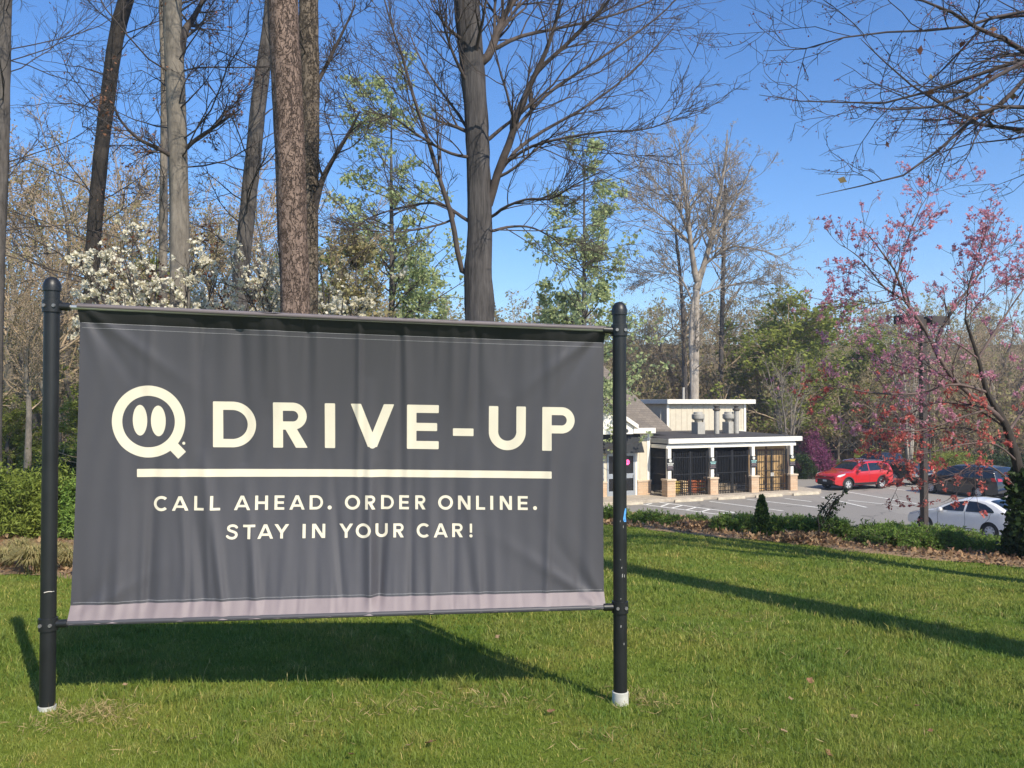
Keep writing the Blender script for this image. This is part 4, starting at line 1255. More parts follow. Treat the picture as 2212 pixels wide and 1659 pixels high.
c.side("door_handle", rect(2.22, .80, 2.40, .835), WPAINT, eps=.02, res=.03); c.side("door_handle", rect(3.22, .84, 3.40, .875), WPAINT, eps=.02, res=.03)
c.side("sill_trim", rect(1.3, .30, 2.95, .33), SEAM, eps=.003, res=.05)
c.side("tail_light", [(3.98, .98), (4.30, .99), (4.345, .80), (4.2, .80), (4.02, .91)], REDL, eps=.006, res=.03)
c.side("headlight", [(.07, .63), (.2, .70), (.62, .79), (.5, .70), (.2, .60)], CLEARL, eps=.006, res=.03)
c.face("licence_plate", rect(-.16, .78, .16, .90), PLATE, True)
c.wheels(7); c.mirror(1.52, .93, WPAINT)

# red suv
RPAINT = carpaint("red_paint", (.52, .018, .022), .25)
S2 = dict(L=4.60, W=1.86, r=.355, ax=(.93, 3.59), cat="car", sill=.30, tum=.26, cf=.16, tw=.23,
          top=[(0, .60), (.03, .80), (.10, .90), (.25, .96), (.7, 1.04), (1.15, 1.09), (1.3, 1.13), (1.65, 1.37), (1.98, 1.55), (2.3, 1.63), (2.8, 1.67), (3.5, 1.66), (4.05, 1.61), (4.3, 1.52), (4.45, 1.2), (4.55, 1.05), (4.59, .75), (4.6, .6)],
          belt=[(0, .95), (1.3, 1.03), (4.3, 1.12), (4.6, 1.12)])
hr = -E1
c = Car("sport_utility_car", "red SUV parked facing left beside the purple shrub, silver roof rails", car_pos((1833, 1060), hr, S2, 0, 1), hr, S2)
c.body(RPAINT)
c.side("window", [(1.55, 1.08), (1.82, 1.30), (2.12, 1.48), (2.55, 1.545), (2.52, 1.10)], CARGLASS, res=.03)
c.side("window", [(2.60, 1.105), (2.62, 1.55), (3.2, 1.555), (3.48, 1.54), (3.52, 1.14)], CARGLASS, res=.03)
c.side("window", [(3.60, 1.155), (3.56, 1.535), (3.9, 1.50), (4.1, 1.40), (4.18, 1.28)], CARGLASS, res=.03)
c.topp("windshield", 1.36, 2.08, .74, .62, CARGLASS); c.topp("rear_window", 4.30, 4.44, .62, .66, CARGLASS)
for ln in ([(1.5, 1.05), (1.48, .7), (1.55, .40)], [(2.56, 1.1), (2.58, .7), (2.54, .38)], [(3.62, 1.12), (3.55, .92), (3.28, .62), (3.2, .4)]):
    c.side("door_seam", None, SEAM, line=ln, res=.007, eps=.003)
c.side("door_handle", rect(2.3, .97, 2.5, 1.005), RPAINT, eps=.02, res=.03); c.side("door_handle", rect(3.3, 1.0, 3.5, 1.035), RPAINT, eps=.02, res=.03)
c.side("sill_trim", rect(1.38, .31, 3.12, .44), TRIM, eps=.006, res=.06)
def arch(xa, R, t): return lambda X, Y: np.maximum(np.abs(np.hypot(X - xa, Y - .355) - R) - t, .33 - Y)
for xa in S2['ax']:
    c.side("arch_trim", arch(xa, .435, .03), TRIM, eps=.008, res=.022, box=[(xa - .48, .3), (xa + .48, .86)])
c.side("headlight", [(.10, .82), (.22, .92), (.72, 1.0), (.60, .90), (.3, .80)], CLEARL, eps=.008, res=.03)
c.side("tail_light", [(4.22, 1.10), (4.45, 1.12), (4.50, .95), (4.3, .98)], REDL, eps=.006, res=.03)
c.face("grille", [(-.58, .76), (.58, .76), (.66, .86), (-.66, .86)], TRIM, False); c.face("lower_grille", [(-.62, .40), (.62, .40), (.58, .62), (-.58, .62)], TRIM, False, eps=.012)
c.face("badge", rect(-.07, .79, .07, .85), CHROME, False, eps=.012); c.face("licence_plate", rect(-.15, .50, .15, .61), PLATE, False, eps=.02)
c.wheels(5); c.mirror(1.62, 1.09, RPAINT)
for sd in (1, -1):
    MB().tube([(c.X(2.0), sd * .60, 1.60), (c.X(2.15), sd * .62, 1.66), (c.X(2.9), sd * .63, 1.71), (c.X(3.8), sd * .62, 1.68), (c.X(3.95), sd * .61, 1.63)], .018, 8).build("roof_rail", CHROME, c.root, smooth='auto')

# dark minivan
NPAINT = carpaint("dark_navy_paint", (.010, .014, .020), .25)
S3 = dict(L=5.10, W=1.98, r=.34, ax=(1.0, 4.0), cat="car", sill=.22, tum=.24, cr=.08, tw=.22,
          top=[(0, .55), (.04, .74), (.2, .85), (.6, .97), (1.0, 1.06), (1.15, 1.10), (1.55, 1.36), (1.95, 1.58), (2.4, 1.69), (3.0, 1.735), (4.2, 1.72), (4.68, 1.66), (4.80, 1.58), (4.95, 1.2), (5.04, 1.02), (5.08, .75), (5.10, .5)],
          belt=[(0, .95), (1.2, 1.02), (5.1, 1.10)])
c = Car("minivan", "dark navy minivan seen from its left rear corner beyond the white sedan", car_pos((2114, 1077), E2, S3, 1, 1), E2, S3)
c.body(NPAINT)
c.side("window", [(1.5, 1.07), (1.8, 1.33), (2.1, 1.50), (2.55, 1.575), (2.55, 1.08)], CARGLASS, res=.03)
c.side("window", [(2.62, 1.08), (2.62, 1.58), (3.7, 1.60), (3.72, 1.10)], CARGLASS, res=.03)
c.side("window", [(3.8, 1.10), (3.78, 1.60), (4.5, 1.55), (4.66, 1.3), (4.68, 1.13)], CARGLASS, res=.03)
c.topp("windshield", 1.22, 2.0, .78, .66, CARGLASS)
c.face("rear_window", [(-.66, 1.15), (.66, 1.15), (.56, 1.56), (-.56, 1.56)], CARGLASS, True, eps=.01)
for ln in ([(1.5, 1.05), (1.45, .7), (1.5, .3)], [(2.58, 1.07), (2.6, .7), (2.56, .28)], [(3.76, 1.1), (3.72, .8), (3.55, .5), (3.5, .3)]):
    c.side("door_seam", None, SEAM, line=ln, res=.007, eps=.003)
c.side("tail_light", [(4.72, 1.14), (4.93, 1.15), (5.03, .96), (4.80, .96)], REDL, eps=.008, res=.03)
for sd in (1, -1):
    c.face("tail_light", [(sd * .48, .97), (sd * .84, .97), (sd * .80, 1.13), (sd * .52, 1.10)][::sd], REDL, True, eps=.012)
c.face("licence_plate", rect(-.16, .86, .16, 1.0), PLATE, True, eps=.014)
c.wheels(7); c.mirror(1.6, 1.07, NPAINT)
c.side("headlight", [(.12, .74), (.25, .82), (.75, .95), (.6, .84)], CLEARL, eps=.008, res=.03)

# black pickup
BPAINT = carpaint("black_paint", (.008, .008, .009), .25)
S4 = dict(L=5.80, W=2.0, r=.41, ax=(1.05, 4.60), cat="truck", sill=.46, tum=.22, cf=.10, cr=.02, lr=.2, tw=.28, crown=.02,
          top=[(0, .80), (.04, 1.10), (.2, 1.18), (1.3, 1.27), (1.45, 1.31), (1.75, 1.58), (2.05, 1.82), (2.3, 1.92), (2.8, 1.95), (3.4, 1.93), (3.55, 1.86), (3.70, 1.40), (3.74, 1.33), (5.70, 1.33), (5.77, 1.25), (5.79, .95), (5.80, .7)],
          belt=[(0, 1.2), (1.3, 1.25), (5.8, 1.28)])
c = Car("pickup_truck", "black pickup truck parked behind the red SUV, chrome rear bumper", car_pos((1932, 1047.5), E2, S4, 1, 1), E2, S4)
c.body(BPAINT)
c.side("window", [(1.78, 1.33), (1.98, 1.55), (2.2, 1.72), (2.6, 1.78), (2.6, 1.33)], CARGLASS, res=.03)
c.side("window", [(2.68, 1.33), (2.68, 1.79), (3.35, 1.77), (3.48, 1.62), (3.52, 1.34)], CARGLASS, res=.03)
c.topp("windshield", 1.5, 2.1, .80, .68, CARGLASS); c.topp("rear_window", 3.57, 3.69, .6, .7, CARGLASS)
c.topp("cargo_bed", 3.85, 5.66, .80, .80, UNDER)
for ln in ([(2.64, 1.3), (2.66, .9), (2.64, .5)], [(3.7, 1.33), (3.7, .55)], [(1.7, 1.3), (1.62, .9), (1.66, .5)]):
    c.side("door_seam", None, SEAM, line=ln, res=.008, eps=.003)
MB().box(-2.98, -.95, .55, -2.885, .95, .76).build("rear_bumper", CHROME, c.root, bevel=.02)
for sd in (1, -1):
    MB().box(-2.925, min(sd * .80, sd * .98), .95, -2.87, max(sd * .80, sd * .98), 1.25).build("tail_light", REDL, c.root, bevel=.01)
MB().box(-2.93, -.16, .80, -2.905, .16, .94).build("licence_plate", PLATE, c.root)
c.wheels(6); c.mirror(1.85, 1.32, TRIM)
for sd in (1, -1):
    MB().box(c.X(3.5), min(sd * .99, sd * 1.09), .46, c.X(1.75), max(sd * .99, sd * 1.09), .51).build("running_board", TRIM, c.root, bevel=.01)

# ================================================================== LAMP POSTS
BRONZE = plain("bronze_pole", (.055, .042, .034), .5, var=.15)
D_P = 26.0
px_ = at(1997, 1160, D_P)
zb = g(px_[0], px_[1])
lp = empty("lamp_post", (px_[0], px_[1], zb), "brown square lamp post with two flat box heads in front of the white sedan", "lamp post", "parking lot lamp posts", rz=.35)
hp = at(1996, 690, D_P)[2] - zb
MB().box(-.085, -.085, 0, .085, .085, hp).build("pole", BRONZE, lp, bevel=.012)
MB().box(-.28, -.28, -.5, .28, .28, .12).build("pole_base", CONC, lp, bevel=.03)
for x0, x1, y0 in ((-.87, -.17, -.2), (.15, .85, -.2)):
    a = MB().box(min(-.17, x0 + .5) if x0 < 0 else .085, -.04, hp - .10, -.085 if x0 < 0 else .3, .04, hp - .02).build("bracket", BRONZE, lp)
    h = MB().box(x0, -.24, hp - .16, x1, .24, hp + .10).build("lamp_head", BRONZE, lp, bevel=.015)
    MB().box(x0 + .06, -.2, hp - .168, x1 - .06, .2, hp - .162).build("lens", plain("lamp_lens", (.5, .5, .48), .3), h)
p2 = onz(2009.5, 1031, LOT)
l2 = empty("lamp_post", (p2[0], p2[1], LOT), "thin distant lamp post on a pale round footing behind the red leaves", "lamp post", "parking lot lamp posts", rz=.2)
MB().lathe([(.06, .5), (.05, 8.2)], (0, 0, 0), 'z', 12).build("pole", BRONZE, l2, smooth='auto')
MB().lathe([(.32, -.1), (.32, .55), (.28, .6), (.0, .6)], (0, 0, 0), 'z', 20).build("pole_base", CONC, l2, smooth='auto')
h = MB().box(-.55, -.2, 8.1, .55, .2, 8.32).build("lamp_head", BRONZE, l2, bevel=.02)

# guard rail beside the far road at the left
gp = at(30, 1000, 36.0)
grd = empty("guard_rail", (gp[0], gp[1], g(gp[0], gp[1])), "pale steel guard rail end at the far left edge behind the bushes", "guard rail")
q = MB(); q.prism([(0, 0, .45), (0, .05, .52), (0, 0, .60), (0, .05, .68), (0, 0, .75), (0, .08, .75), (0, .08, .45)], (-14, 0, 0)); q.build("rail", plain("zinc_rail", (.55, .55, .52), .5, metal=.3), grd)
for x in (-.6, -3.5, -6.5, -9.5, -12.5): MB().box(x - .07, .085, -.2, x + .07, .22, .72).build("post", plain("rail_post", (.3, .28, .25), .8), grd)

# ================================================================== TREES
def resample(P, R, n):
    P = np.asarray(P, float); R = np.asarray(R, float)
    d = np.concatenate([[0], np.cumsum(np.linalg.norm(np.diff(P, axis=0), axis=1))])
    t = np.linspace(0, d[-1], n)
    return np.stack([np.interp(t, d, P[:, k]) for k in range(3)], 1), np.interp(t, d, R)

def smooth_poly(P, R, n):
    """Catmull-Rom through the points"""
    P = np.asarray(P, float); R = np.asarray(R, float)
    Q = np.vstack([2 * P[0] - P[1], P, 2 * P[-1] - P[-2]])
    out = []; rr = []
    for i in range(len(P) - 1):
        for t in np.linspace(0, 1, 6, endpoint=False):
            a, b, c, d = Q[i], Q[i + 1], Q[i + 2], Q[i + 3]
            out.append(.5 * (2 * b + (c - a) * t + (2 * a - 5 * b + 4 * c - d) * t * t + (3 * b - a - 3 * c + d) * t ** 3)); rr.append(R[i] + (R[i + 1] - R[i]) * t)
    out.append(P[-1]); rr.append(R[-1])
    return resample(out, rr, n)

def spawn(rng, P, R, count, tr=(.2, 1), length=1.0, lvar=.35, ang=(35, 65), n=7, wig=.12, up=.0, rr=.55, rtip=.0018, rmin=.003, taper=.45, flat=0.0, bias=None):
    """children of every branch in P (M,m,3)"""
    M, m, _ = P.shape
    cnt = np.full(M, int(count)) + (rng.random(M) < (count - int(count)))
    par = np.repeat(np.arange(M), cnt); K = len(par)
    if K == 0: return np.zeros((0, n, 3)), np.zeros((0, n))
    t = rng.uniform(tr[0], tr[1], K)
    f = t * (m - 1); i0 = np.clip(f.astype(int), 0, m - 2); fr = (f - i0)[:, None]
    p0 = P[par, i0] * (1 - fr) + P[par, i0 + 1] * fr
    T = P[par, i0 + 1] - P[par, i0]; T /= np.linalg.norm(T, axis=1, keepdims=True) + 1e-9
    r0 = R[par, i0] * (1 - fr[:, 0]) + R[par, i0 + 1] * fr[:, 0]
    ref = np.where(np.abs(T[:, 2:3]) > .9, [[1., 0, 0]], [[0, 0, 1.]])
    N = np.cross(T, ref); N /= np.linalg.norm(N, axis=1, keepdims=True) + 1e-9
    B = np.cross(T, N)
    ph = rng.uniform(0, 2 * np.pi, K)
    if flat: ph = np.where(rng.random(K) < flat, np.round(ph / np.pi) * np.pi + rng.normal(0, .4, K), ph)
    a = np.radians(rng.uniform(ang[0], ang[1], K))
    d = np.cos(a)[:, None] * T + np.sin(a)[:, None] * (np.cos(ph)[:, None] * N + np.sin(ph)[:, None] * B)
    if bias is not None: d = d + np.asarray(bias)
    plen = np.linalg.norm(np.diff(P, axis=1), axis=2).sum(1)[par] if length < 0 else None
    L = (abs(length) * plen if plen is not None else np.full(K, length)) * (1 - taper * t) * (1 + rng.uniform(-lvar, lvar, K))
    step = (L / (n - 1))[:, None]
    pts = [p0]; d[:, 2] += up * .5
    for j in range(n - 1):
        d = d + rng.normal(0, wig, (K, 3)); d[:, 2] += up
        d /= np.linalg.norm(d, axis=1, keepdims=True) + 1e-9
        pts.append(pts[-1] + d * step)
    P2 = np.stack(pts, 1)
    rb = np.maximum(r0 * rr, rmin)
    R2 = rb[:, None] * (1 - np.linspace(0, 1, n)[None] ** 1.1) + rtip * np.linspace(0, 1, n)[None]
    return P2, np.maximum(R2, rtip)

def tubes_mesh(name, groups, mat, parent, smooth=True):
    """groups: list of (P, R, k)"""
    VV = []; QQ = []; n0 = 0
    for P, R, k in groups:
        if len(P) == 0: continue
        V, Q = tube_batch(P, R, k); VV.append(V); QQ.append(Q + n0); n0 += len(V)
    return np_mesh(name, np.vstack(VV), [np.vstack(QQ)], mat, parent, smooth)

def leaf_pts(rng, P, per, spread=.05, tr=(.3, 1)):
    M, m, _ = P.shape
    K = int(M * per); par = rng.integers(0, M, K); f = rng.uniform(tr[0], tr[1], K) * (m - 1); i0 = np.clip(f.astype(int), 0, m - 2); fr = (f - i0)[:, None]
    return P[par, i0] * (1 - fr) + P[par, i0 + 1] * fr + rng.normal(0, spread, (K, 3))

def leaves_mesh(name, rng, C, size, mat, parent, svar=.4, aspect=.55, up=0.0, cluster=1, cspread=0.0):
    """small pointed leaves, each with a fold along its middle"""
    if cluster > 1:
        C = np.repeat(C, cluster, 0) + rng.normal(0, cspread, (len(C) * cluster, 3))
    K = len(C)
    d = rng.normal(0, 1, (K, 3)); d[:, 2] = d[:, 2] * (1 - abs(up)) + up; d /= np.linalg.norm(d, axis=1, keepdims=True)
    q = rng.normal(0, 1, (K, 3)); s = np.cross(d, q); s /= np.linalg.norm(s, axis=1, keepdims=True) + 1e-9
    nn = np.cross(d, s)
    L = (size * (1 + rng.uniform(-svar, svar, K)))[:, None]; Wd = L * aspect * .5
    v0 = C; v1 = C + d * L * .5 + s * Wd + nn * L * .10; v2 = C + d * L; v3 = C + d * L * .5 - s * Wd + nn * L * .10
    V = np.stack([v0, v1, v2, v3], 1).reshape(-1, 3)
    i = np.arange(K)[:, None] * 4
    Fq = np.hstack([i, i + 1, i + 2, i + 3])
    return np_mesh(name, V, [Fq], mat, parent, False)

BARK_GREY = barkmat("grey_bark", (.033, .030, .029), (.145, .130, .118), 9)
BARK_PALE = barkmat("pale_bark", (.10, .085, .07), (.30, .26, .21), 5, (1, 1, .3), .5)
BARK_DARK = barkmat("dark_bark", (.018, .016, .014), (.070, .060, .052), 10)
BARK_PINE = barkmat("plated_pine_bark", (.05, .037, .031), (.25, .18, .145), 9, (1, 1, .35), 1.0, True)
BARK_RIB = barkmat("ridged_bark", (.018, .017, .018), (.120, .110, .107), 11, (1, 1, .10), 1.0)
BARK_SYC = barkmat("sycamore_bark", (.13, .105, .085), (.55, .49, .41), 2.2, (1, 1, .4), .3)
TWIG = plain("twig_bark", (.060, .048, .042), .9, var=.25, scale=3)
TWIG_R = plain("reddish_twig", (.10, .068, .055), .9, var=.3, scale=3)
TWIG_PALE = plain("pale_twig", (.26, .22, .175), .9, var=.3, scale=2)
TWIG_TAN = plain("tan_twig", (.33, .25, .165), .9, var=.3, scale=1)

def px_line(pts, d, dd=0.0):
    """pixel polyline -> world points at depth d, moving dd deeper along its length"""
    n = len(pts)
    return [at(p[0], p[1], d + dd * i / max(1, n - 1)) for i, p in enumerate(pts)]

def rough_trunk(P, R, k, rng, amp=.05, flare=.35, knots=0):
    """one trunk tube with an uneven girth and a flared foot"""
    n = len(P)
    V, Q = tube_batch(np.asarray(P)[None], np.asarray(R)[None], k)
    V = V.reshape(n, k, 3); C = np.asarray(P)[:, None]
    a = np.arange(k) / k * 2 * np.pi; h = np.linspace(0, 1, n)
    ph = rng.uniform(0, 6, 6)
    f = 1 + amp * (np.sin(3 * a[None] + ph[0] + h[:, None] * 5) * .5 + np.sin(5 * a[None] + ph[1] - h[:, None] * 9) * .35 + rng.normal(0, .35, (n, k)))
    f = f + flare * np.exp(-h * n / 2.2)[:, None] * (1 + .4 * np.sin(4 * a[None] + ph[2]))
    return (C + (V - C) * f[..., None]).reshape(-1, 3), Q

def tree(name, label, cat, trunk, bark, seed, limbs=(), levels=(), group=None, twig=None, leaf=None, ext=None, k=18, nt=48, amp=.075, flare=.35, limb_levels=True, trunk_tr=(.15, 1), kind=None, stems=()):
    """trunk: (points, radii) world coordinates from the ground up; limbs: extra (points, radii)"""
    rng = np.random.default_rng(seed)
    P, R = smooth_poly(*trunk, nt)
    base = P[0].copy(); base[2] = g(base[0], base[1])
    root = empty(name, tuple(base), label, cat, group)
    V, Q = rough_trunk(P - base, R, k, rng, amp, flare)
    tr = np_mesh("trunk", V, [Q], bark, root, True)
    gs = []
    SP = [smooth_poly(p, r, 20) for p, r in stems]
    for i, (p, r) in enumerate(SP):
        V2, Q2 = rough_trunk(p - base, r, 12, rng, amp, 0)
        np_mesh("stem", V2, [Q2], bark, root, True)
    LP = []; pool = [np.asarray(P)]
    for p, r in limbs:
        p = [np.asarray(q, float) for q in p]; A = np.vstack(pool)
        dd_ = np.linalg.norm(A - p[0], axis=1)
        if dd_.min() < 1.5:
            sl = np.linalg.norm(p[1] - p[0]); tgt = A[np.argmin(np.linalg.norm(A - (p[0] - (p[1] - p[0]) / sl * dd_.min() * .8), axis=1))]
            p = [tgt] + p; r = np.concatenate([[r[0] * 1.15], r])
        q_ = smooth_poly(p, r, 16); LP.append(q_); pool.append(q_[0][3:])
    src = []
    src.append((P[None] - base, R[None], 1.0))
    for p, r in SP: src.append((p[None] - base, r[None], 1.0))
    if LP:
        lp_ = np.stack([p for p, r in LP]) - base; lr_ = np.stack([r for p, r in LP])
        gs.append((lp_, lr_, 8))
    prevs = []
    for li, lv in enumerate(levels):
        lv = dict(lv); kk = lv.pop('k', 5 if li == 0 else (4 if li == 1 else 3))
        if li == 0:
            onlimb = lv.pop('limb', dict(count=9, length=1.0, ang=(25, 60), n=7, wig=.13, up=.03, rr=.4, rmin=.007, rtip=.003, taper=.4, tr=(.2, 1), lvar=.5))
            cur = []
            for (sp_, sr_, _) in src:
                cur.append(spawn(rng, sp_, sr_, tr=trunk_tr, **lv) if lv.get('count', 0) else None)
            cur = [c for c in cur if c is not None and len(c[0])]
            if LP:
                cur = [(c[0], c[1]) for c in cur]
                if onlimb:
                    cur.append(spawn(rng, lp_, lr_, **onlimb))
        else:
            cur = []
            for (pp, rr_) in prevs:
                if len(pp): cur.append(spawn(rng, pp, rr_, **lv))
        for (pp, rr_) in cur: gs.append((pp, rr_, kk))
        prevs = cur + ([(lp_, lr_)] if LP and li == 0 and False else [])
    if gs:
        br = tubes_mesh("branches", gs, twig or TWIG, root)
    if leaf:
        for lf in (leaf if isinstance(leaf, (list, tuple)) else [leaf]):
            lf = dict(lf); nm = lf.pop('name', 'foliage'); mat = lf.pop('mat'); per = lf.pop('per'); spread = lf.pop('spread', .05); tr_ = lf.pop('tr', (.3, 1))
            C = np.vstack([leaf_pts(rng, pp, per, spread, tr_) for pp, _ in prevs if len(pp)])
            if 'keep' in lf: C = C[lf.pop('keep')(C + base)]
            leaves_mesh(nm, rng, C, mat=mat, parent=root, **lf)
    return root

def trunk_px(pts, d, base_px, ext=0.0, ext_px=None):
    """pts: (px, py, width px) from the top of the picture down; base_px: column of the foot"""
    W = [at(p[0], p[1], d) for p in pts][::-1]; R = [p[2] / F * d / 2 for p in pts][::-1]
    bx = ray(base_px, 900)[0] * d; bz = g(bx, d) - .15
    P = [np.array((bx, d, bz))] + W; R = [R[0] * 1.08] + R
    if ext:
        dr = P[-1] - P[-2]; dr /= np.linalg.norm(dr)
        m = 4
        for i in range(1, m + 1):
            P.append(P[-1] + dr * ext / m + np.array((.08 * math.sin(i * 2.1), .1 * math.sin(i), 0))); R.append(R[-1] * (.78 if i < m else .4))
    return P, R

LV_BARE = [dict(count=26, length=3.0, ang=(50, 85), n=9, wig=.13, up=.04, rr=.10, rmin=.010, rtip=.004, taper=.2, lvar=.6),
           dict(count=7, length=-.42, ang=(30, 60), n=6, wig=.12, up=.03, rr=.6, rmin=.005, rtip=.003),
           dict(count=5, length=-.45, ang=(25, 60), n=5, wig=.14, up=.02, rr=.6, rmin=.0035, rtip=.0025)]

def lv(c0, l0, c1=7, c2=5, **kw):
    q = [dict(x) for x in LV_BARE]; q[0].update(count=int(c0 * 1.35), length=l0); q[1]['count'] = c1 + 1; q[2]['count'] = c2 + 1
    q[0].update(kw); return q

# --- trunks standing behind the banner, left to right
DRYL = leafmat("dry_leaf", [(.20, .09, .05), (.28, .14, .08), (.16, .07, .045)], .3)
tree("bare_tree", "bare grey trunk cut by the left edge of the picture with a sunlit patch", "tree", trunk_px([(12, 0, 26), (8, 120, 27), (5, 300, 28), (1, 430, 28), (-6, 600, 29)], 16, -14, 6), BARK_GREY, 1, levels=lv(30, 2.6), trunk_tr=(.25, 1))
tree("bare_tree", "dark bare trunk leaning right, just right of the left sign post's top", "tree", trunk_px([(272, 0, 32), (250, 90, 31), (231, 229, 30), (216, 360, 30), (203, 520, 30), (196, 654, 31)], 19, 186, 5), BARK_DARK, 2, levels=lv(34, 2.9), trunk_tr=(.2, 1),
     leaf=dict(mat=DRYL, per=.25, size=.055, spread=.03))
tree("bare_tree", "smooth straight grey trunk rising out of the white blossom", "tree", trunk_px([(373, 0, 38), (379, 163, 40), (385, 347, 40), (388, 531, 41)], 15.6, 391, 7), barkmat("smooth_grey_bark", (.07, .062, .054), (.26, .23, .19), 7, (1, 1, .25), .5), 3, levels=lv(36, 3.2, 8, 5), trunk_tr=(.35, 1),
     limbs=[([at(*p) for p in ((383, 345, 15.6), (350, 325, 15.4), (300, 300, 15.2), (262, 262, 15), (240, 215, 14.8))], (.05, .04, .03, .02, .012)),
            ([at(*p) for p in ((392, 330, 15.6), (425, 300, 15.5), (470, 270, 15.3), (520, 235, 15))], (.045, .035, .025, .01)),
            ([at(*p) for p in ((390, 115, 15.6), (398, 70, 15.6), (420, 35, 15.8), (450, -20, 15.9))], (.09, .07, .05, .03))], leaf=dict(mat=DRYL, per=.3, size=.06, spread=.03))
tree("bare_tree", "thin pale trunk close behind the smooth grey trunk", "tree", trunk_px([(350, 0, 13), (355, 163, 15), (354, 350, 16), (352, 530, 18)], 20.5, 351, 5), BARK_PALE, 4, levels=lv(20, 2.2), trunk_tr=(.3, 1))
tree("bare_tree", "grey trunk leaning right just left of the plated pine trunk", "tree", trunk_px([(585, 0, 26), (580, 60, 27), (560, 204, 32), (543, 368, 33), (530, 500, 34), (519, 620, 36)], 18, 510, 5), BARK_GREY, 5, levels=lv(30, 2.6), trunk_tr=(.25, 1))
tree("pine_tree", "thick pine trunk with plated brown bark right behind the banner", "tree", trunk_px([(611, 0, 64), (618, 140, 64), (627, 327, 63), (633, 520, 62), (638, 660, 62)], 12, 642, 8), BARK_PINE, 6, levels=lv(9, 2.4), trunk_tr=(.62, 1), k=36, nt=80, amp=.07)
tree("pine_tree", "second pine trunk standing close behind the thick plated one, half hidden", "tree", trunk_px([(666, 0, 42), (669, 200, 42), (668, 420, 40), (668, 660, 40)], 13.4, 668, 8), barkmat("grey_pine_bark", (.04, .033, .027), (.18, .145, .112), 9, (1, 1, .35), 1.0, True), 7, levels=lv(16, 2.2), trunk_tr=(.4, 1), k=26, nt=64,
     limbs=[([at(*p) for p in ((676, 470, 13.4), (692, 400, 13.3), (716, 350, 13.2), (752, 290, 13), (778, 240, 12.8))], (.055, .05, .035, .025, .012)),
            ([at(*p) for p in ((678, 190, 13.4), (706, 140, 13.4), (740, 70, 13.3), (768, 10, 13.2))], (.04, .03, .02, .012))])
# the big ridged tree with sweeping limbs
d7 = 14.0
def L7(pts, r0, r1, dd): return (px_line(pts, d7, dd), np.linspace(r0, r1, len(pts)))
limb7 = [L7([(998, 585), (976, 470), (950, 388), (922, 294), (898, 225), (869, 122), (848, 61), (825, -20)], .045, .010, -.8),
         L7([(1056, 440), (1077, 368), (1106, 294), (1118, 245), (1155, 163), (1183, 102), (1204, 33), (1215, -30)], .072, .018, -1.0),
         L7([(1052, 125), (1073, 74), (1090, 33), (1120, -10), (1170, -60)], .075, .03, .5),
         L7([(1064, 395), (1110, 330), (1170, 285), (1250, 240), (1330, 185), (1400, 120), (1455, 60)], .036, .008, 1.2),
         L7([(1077, 365), (1140, 320), (1210, 300), (1300, 285), (1390, 280), (1470, 255)], .030, .006, -1.2),
         L7([(1060, 470), (1090, 448), (1140, 430), (1190, 430), (1240, 400), (1300, 370)], .028, .006, -1.6),
         L7([(1058, 500), (1100, 490), (1150, 492), (1200, 520), (1235, 560)], .026, .006, .9),
         L7([(1110, 285), (1180, 205), (1260, 150), (1350, 90), (1440, 20), (1480, -30)], .032, .009, .8),
         L7([(1062, 110), (1120, 80), (1200, 62), (1300, 40), (1400, 5), (1460, -30)], .038, .008, 1.6),
         L7([(1150, 170), (1230, 90), (1300, 20), (1340, -40)], .04, .016, -.6),
         L7([(1024, 300), (985, 240), (940, 180), (905, 120), (880, 60)], .03, .008, 1.0),
         L7([(1026, 340), (970, 330), (900, 290), (850, 255), (790, 240)], .03, .007, -1.2),
         L7([(1000, 470), (950, 440), (880, 445), (800, 470), (760, 500)], .028, .006, 1.0),
         L7([(975, 475), (930, 490), (870, 500), (800, 500)], .020, .005, -.6),
         L7([(1022, 200), (985, 130), (960, 60), (945, -10)], .03, .01, -.8)]
tree("bare_tree", "tall bare tree with ridged dark bark and limbs sweeping right above the banner", "tree",
     trunk_px([(1008, -30, 56), (1011, 40, 56), (1026, 204, 50), (1034, 370, 51), (1037, 500, 52), (1033, 600, 58), (1036, 690, 62)], d7, 1038, 5), BARK_RIB, 8, limbs=limb7, k=34, nt=70, amp=.085,
     levels=[dict(count=8, length=1.8, ang=(45, 80), n=8, wig=.1, up=.03, rr=.2, rmin=.01, rtip=.004, lvar=.4, limb=dict(count=15, length=1.85, ang=(14, 48), n=9, wig=.11, up=.030, rr=.42, rmin=.006, rtip=.003, taper=.5, tr=(.12, 1), lvar=.5, bias=(.12, 0, .06))),
             dict(count=7, length=-.5, ang=(18, 55), n=6, wig=.13, up=.025, rr=.6, rmin=.0045, rtip=.0028),
             dict(count=3, length=-.5, ang=(20, 60), n=5, wig=.15, up=.02, rr=.6, rmin=.0035, rtip=.0025)], trunk_tr=(.3, 1), twig=plain("ridged_tree_twig", (.075, .058, .050), .9, var=.3))
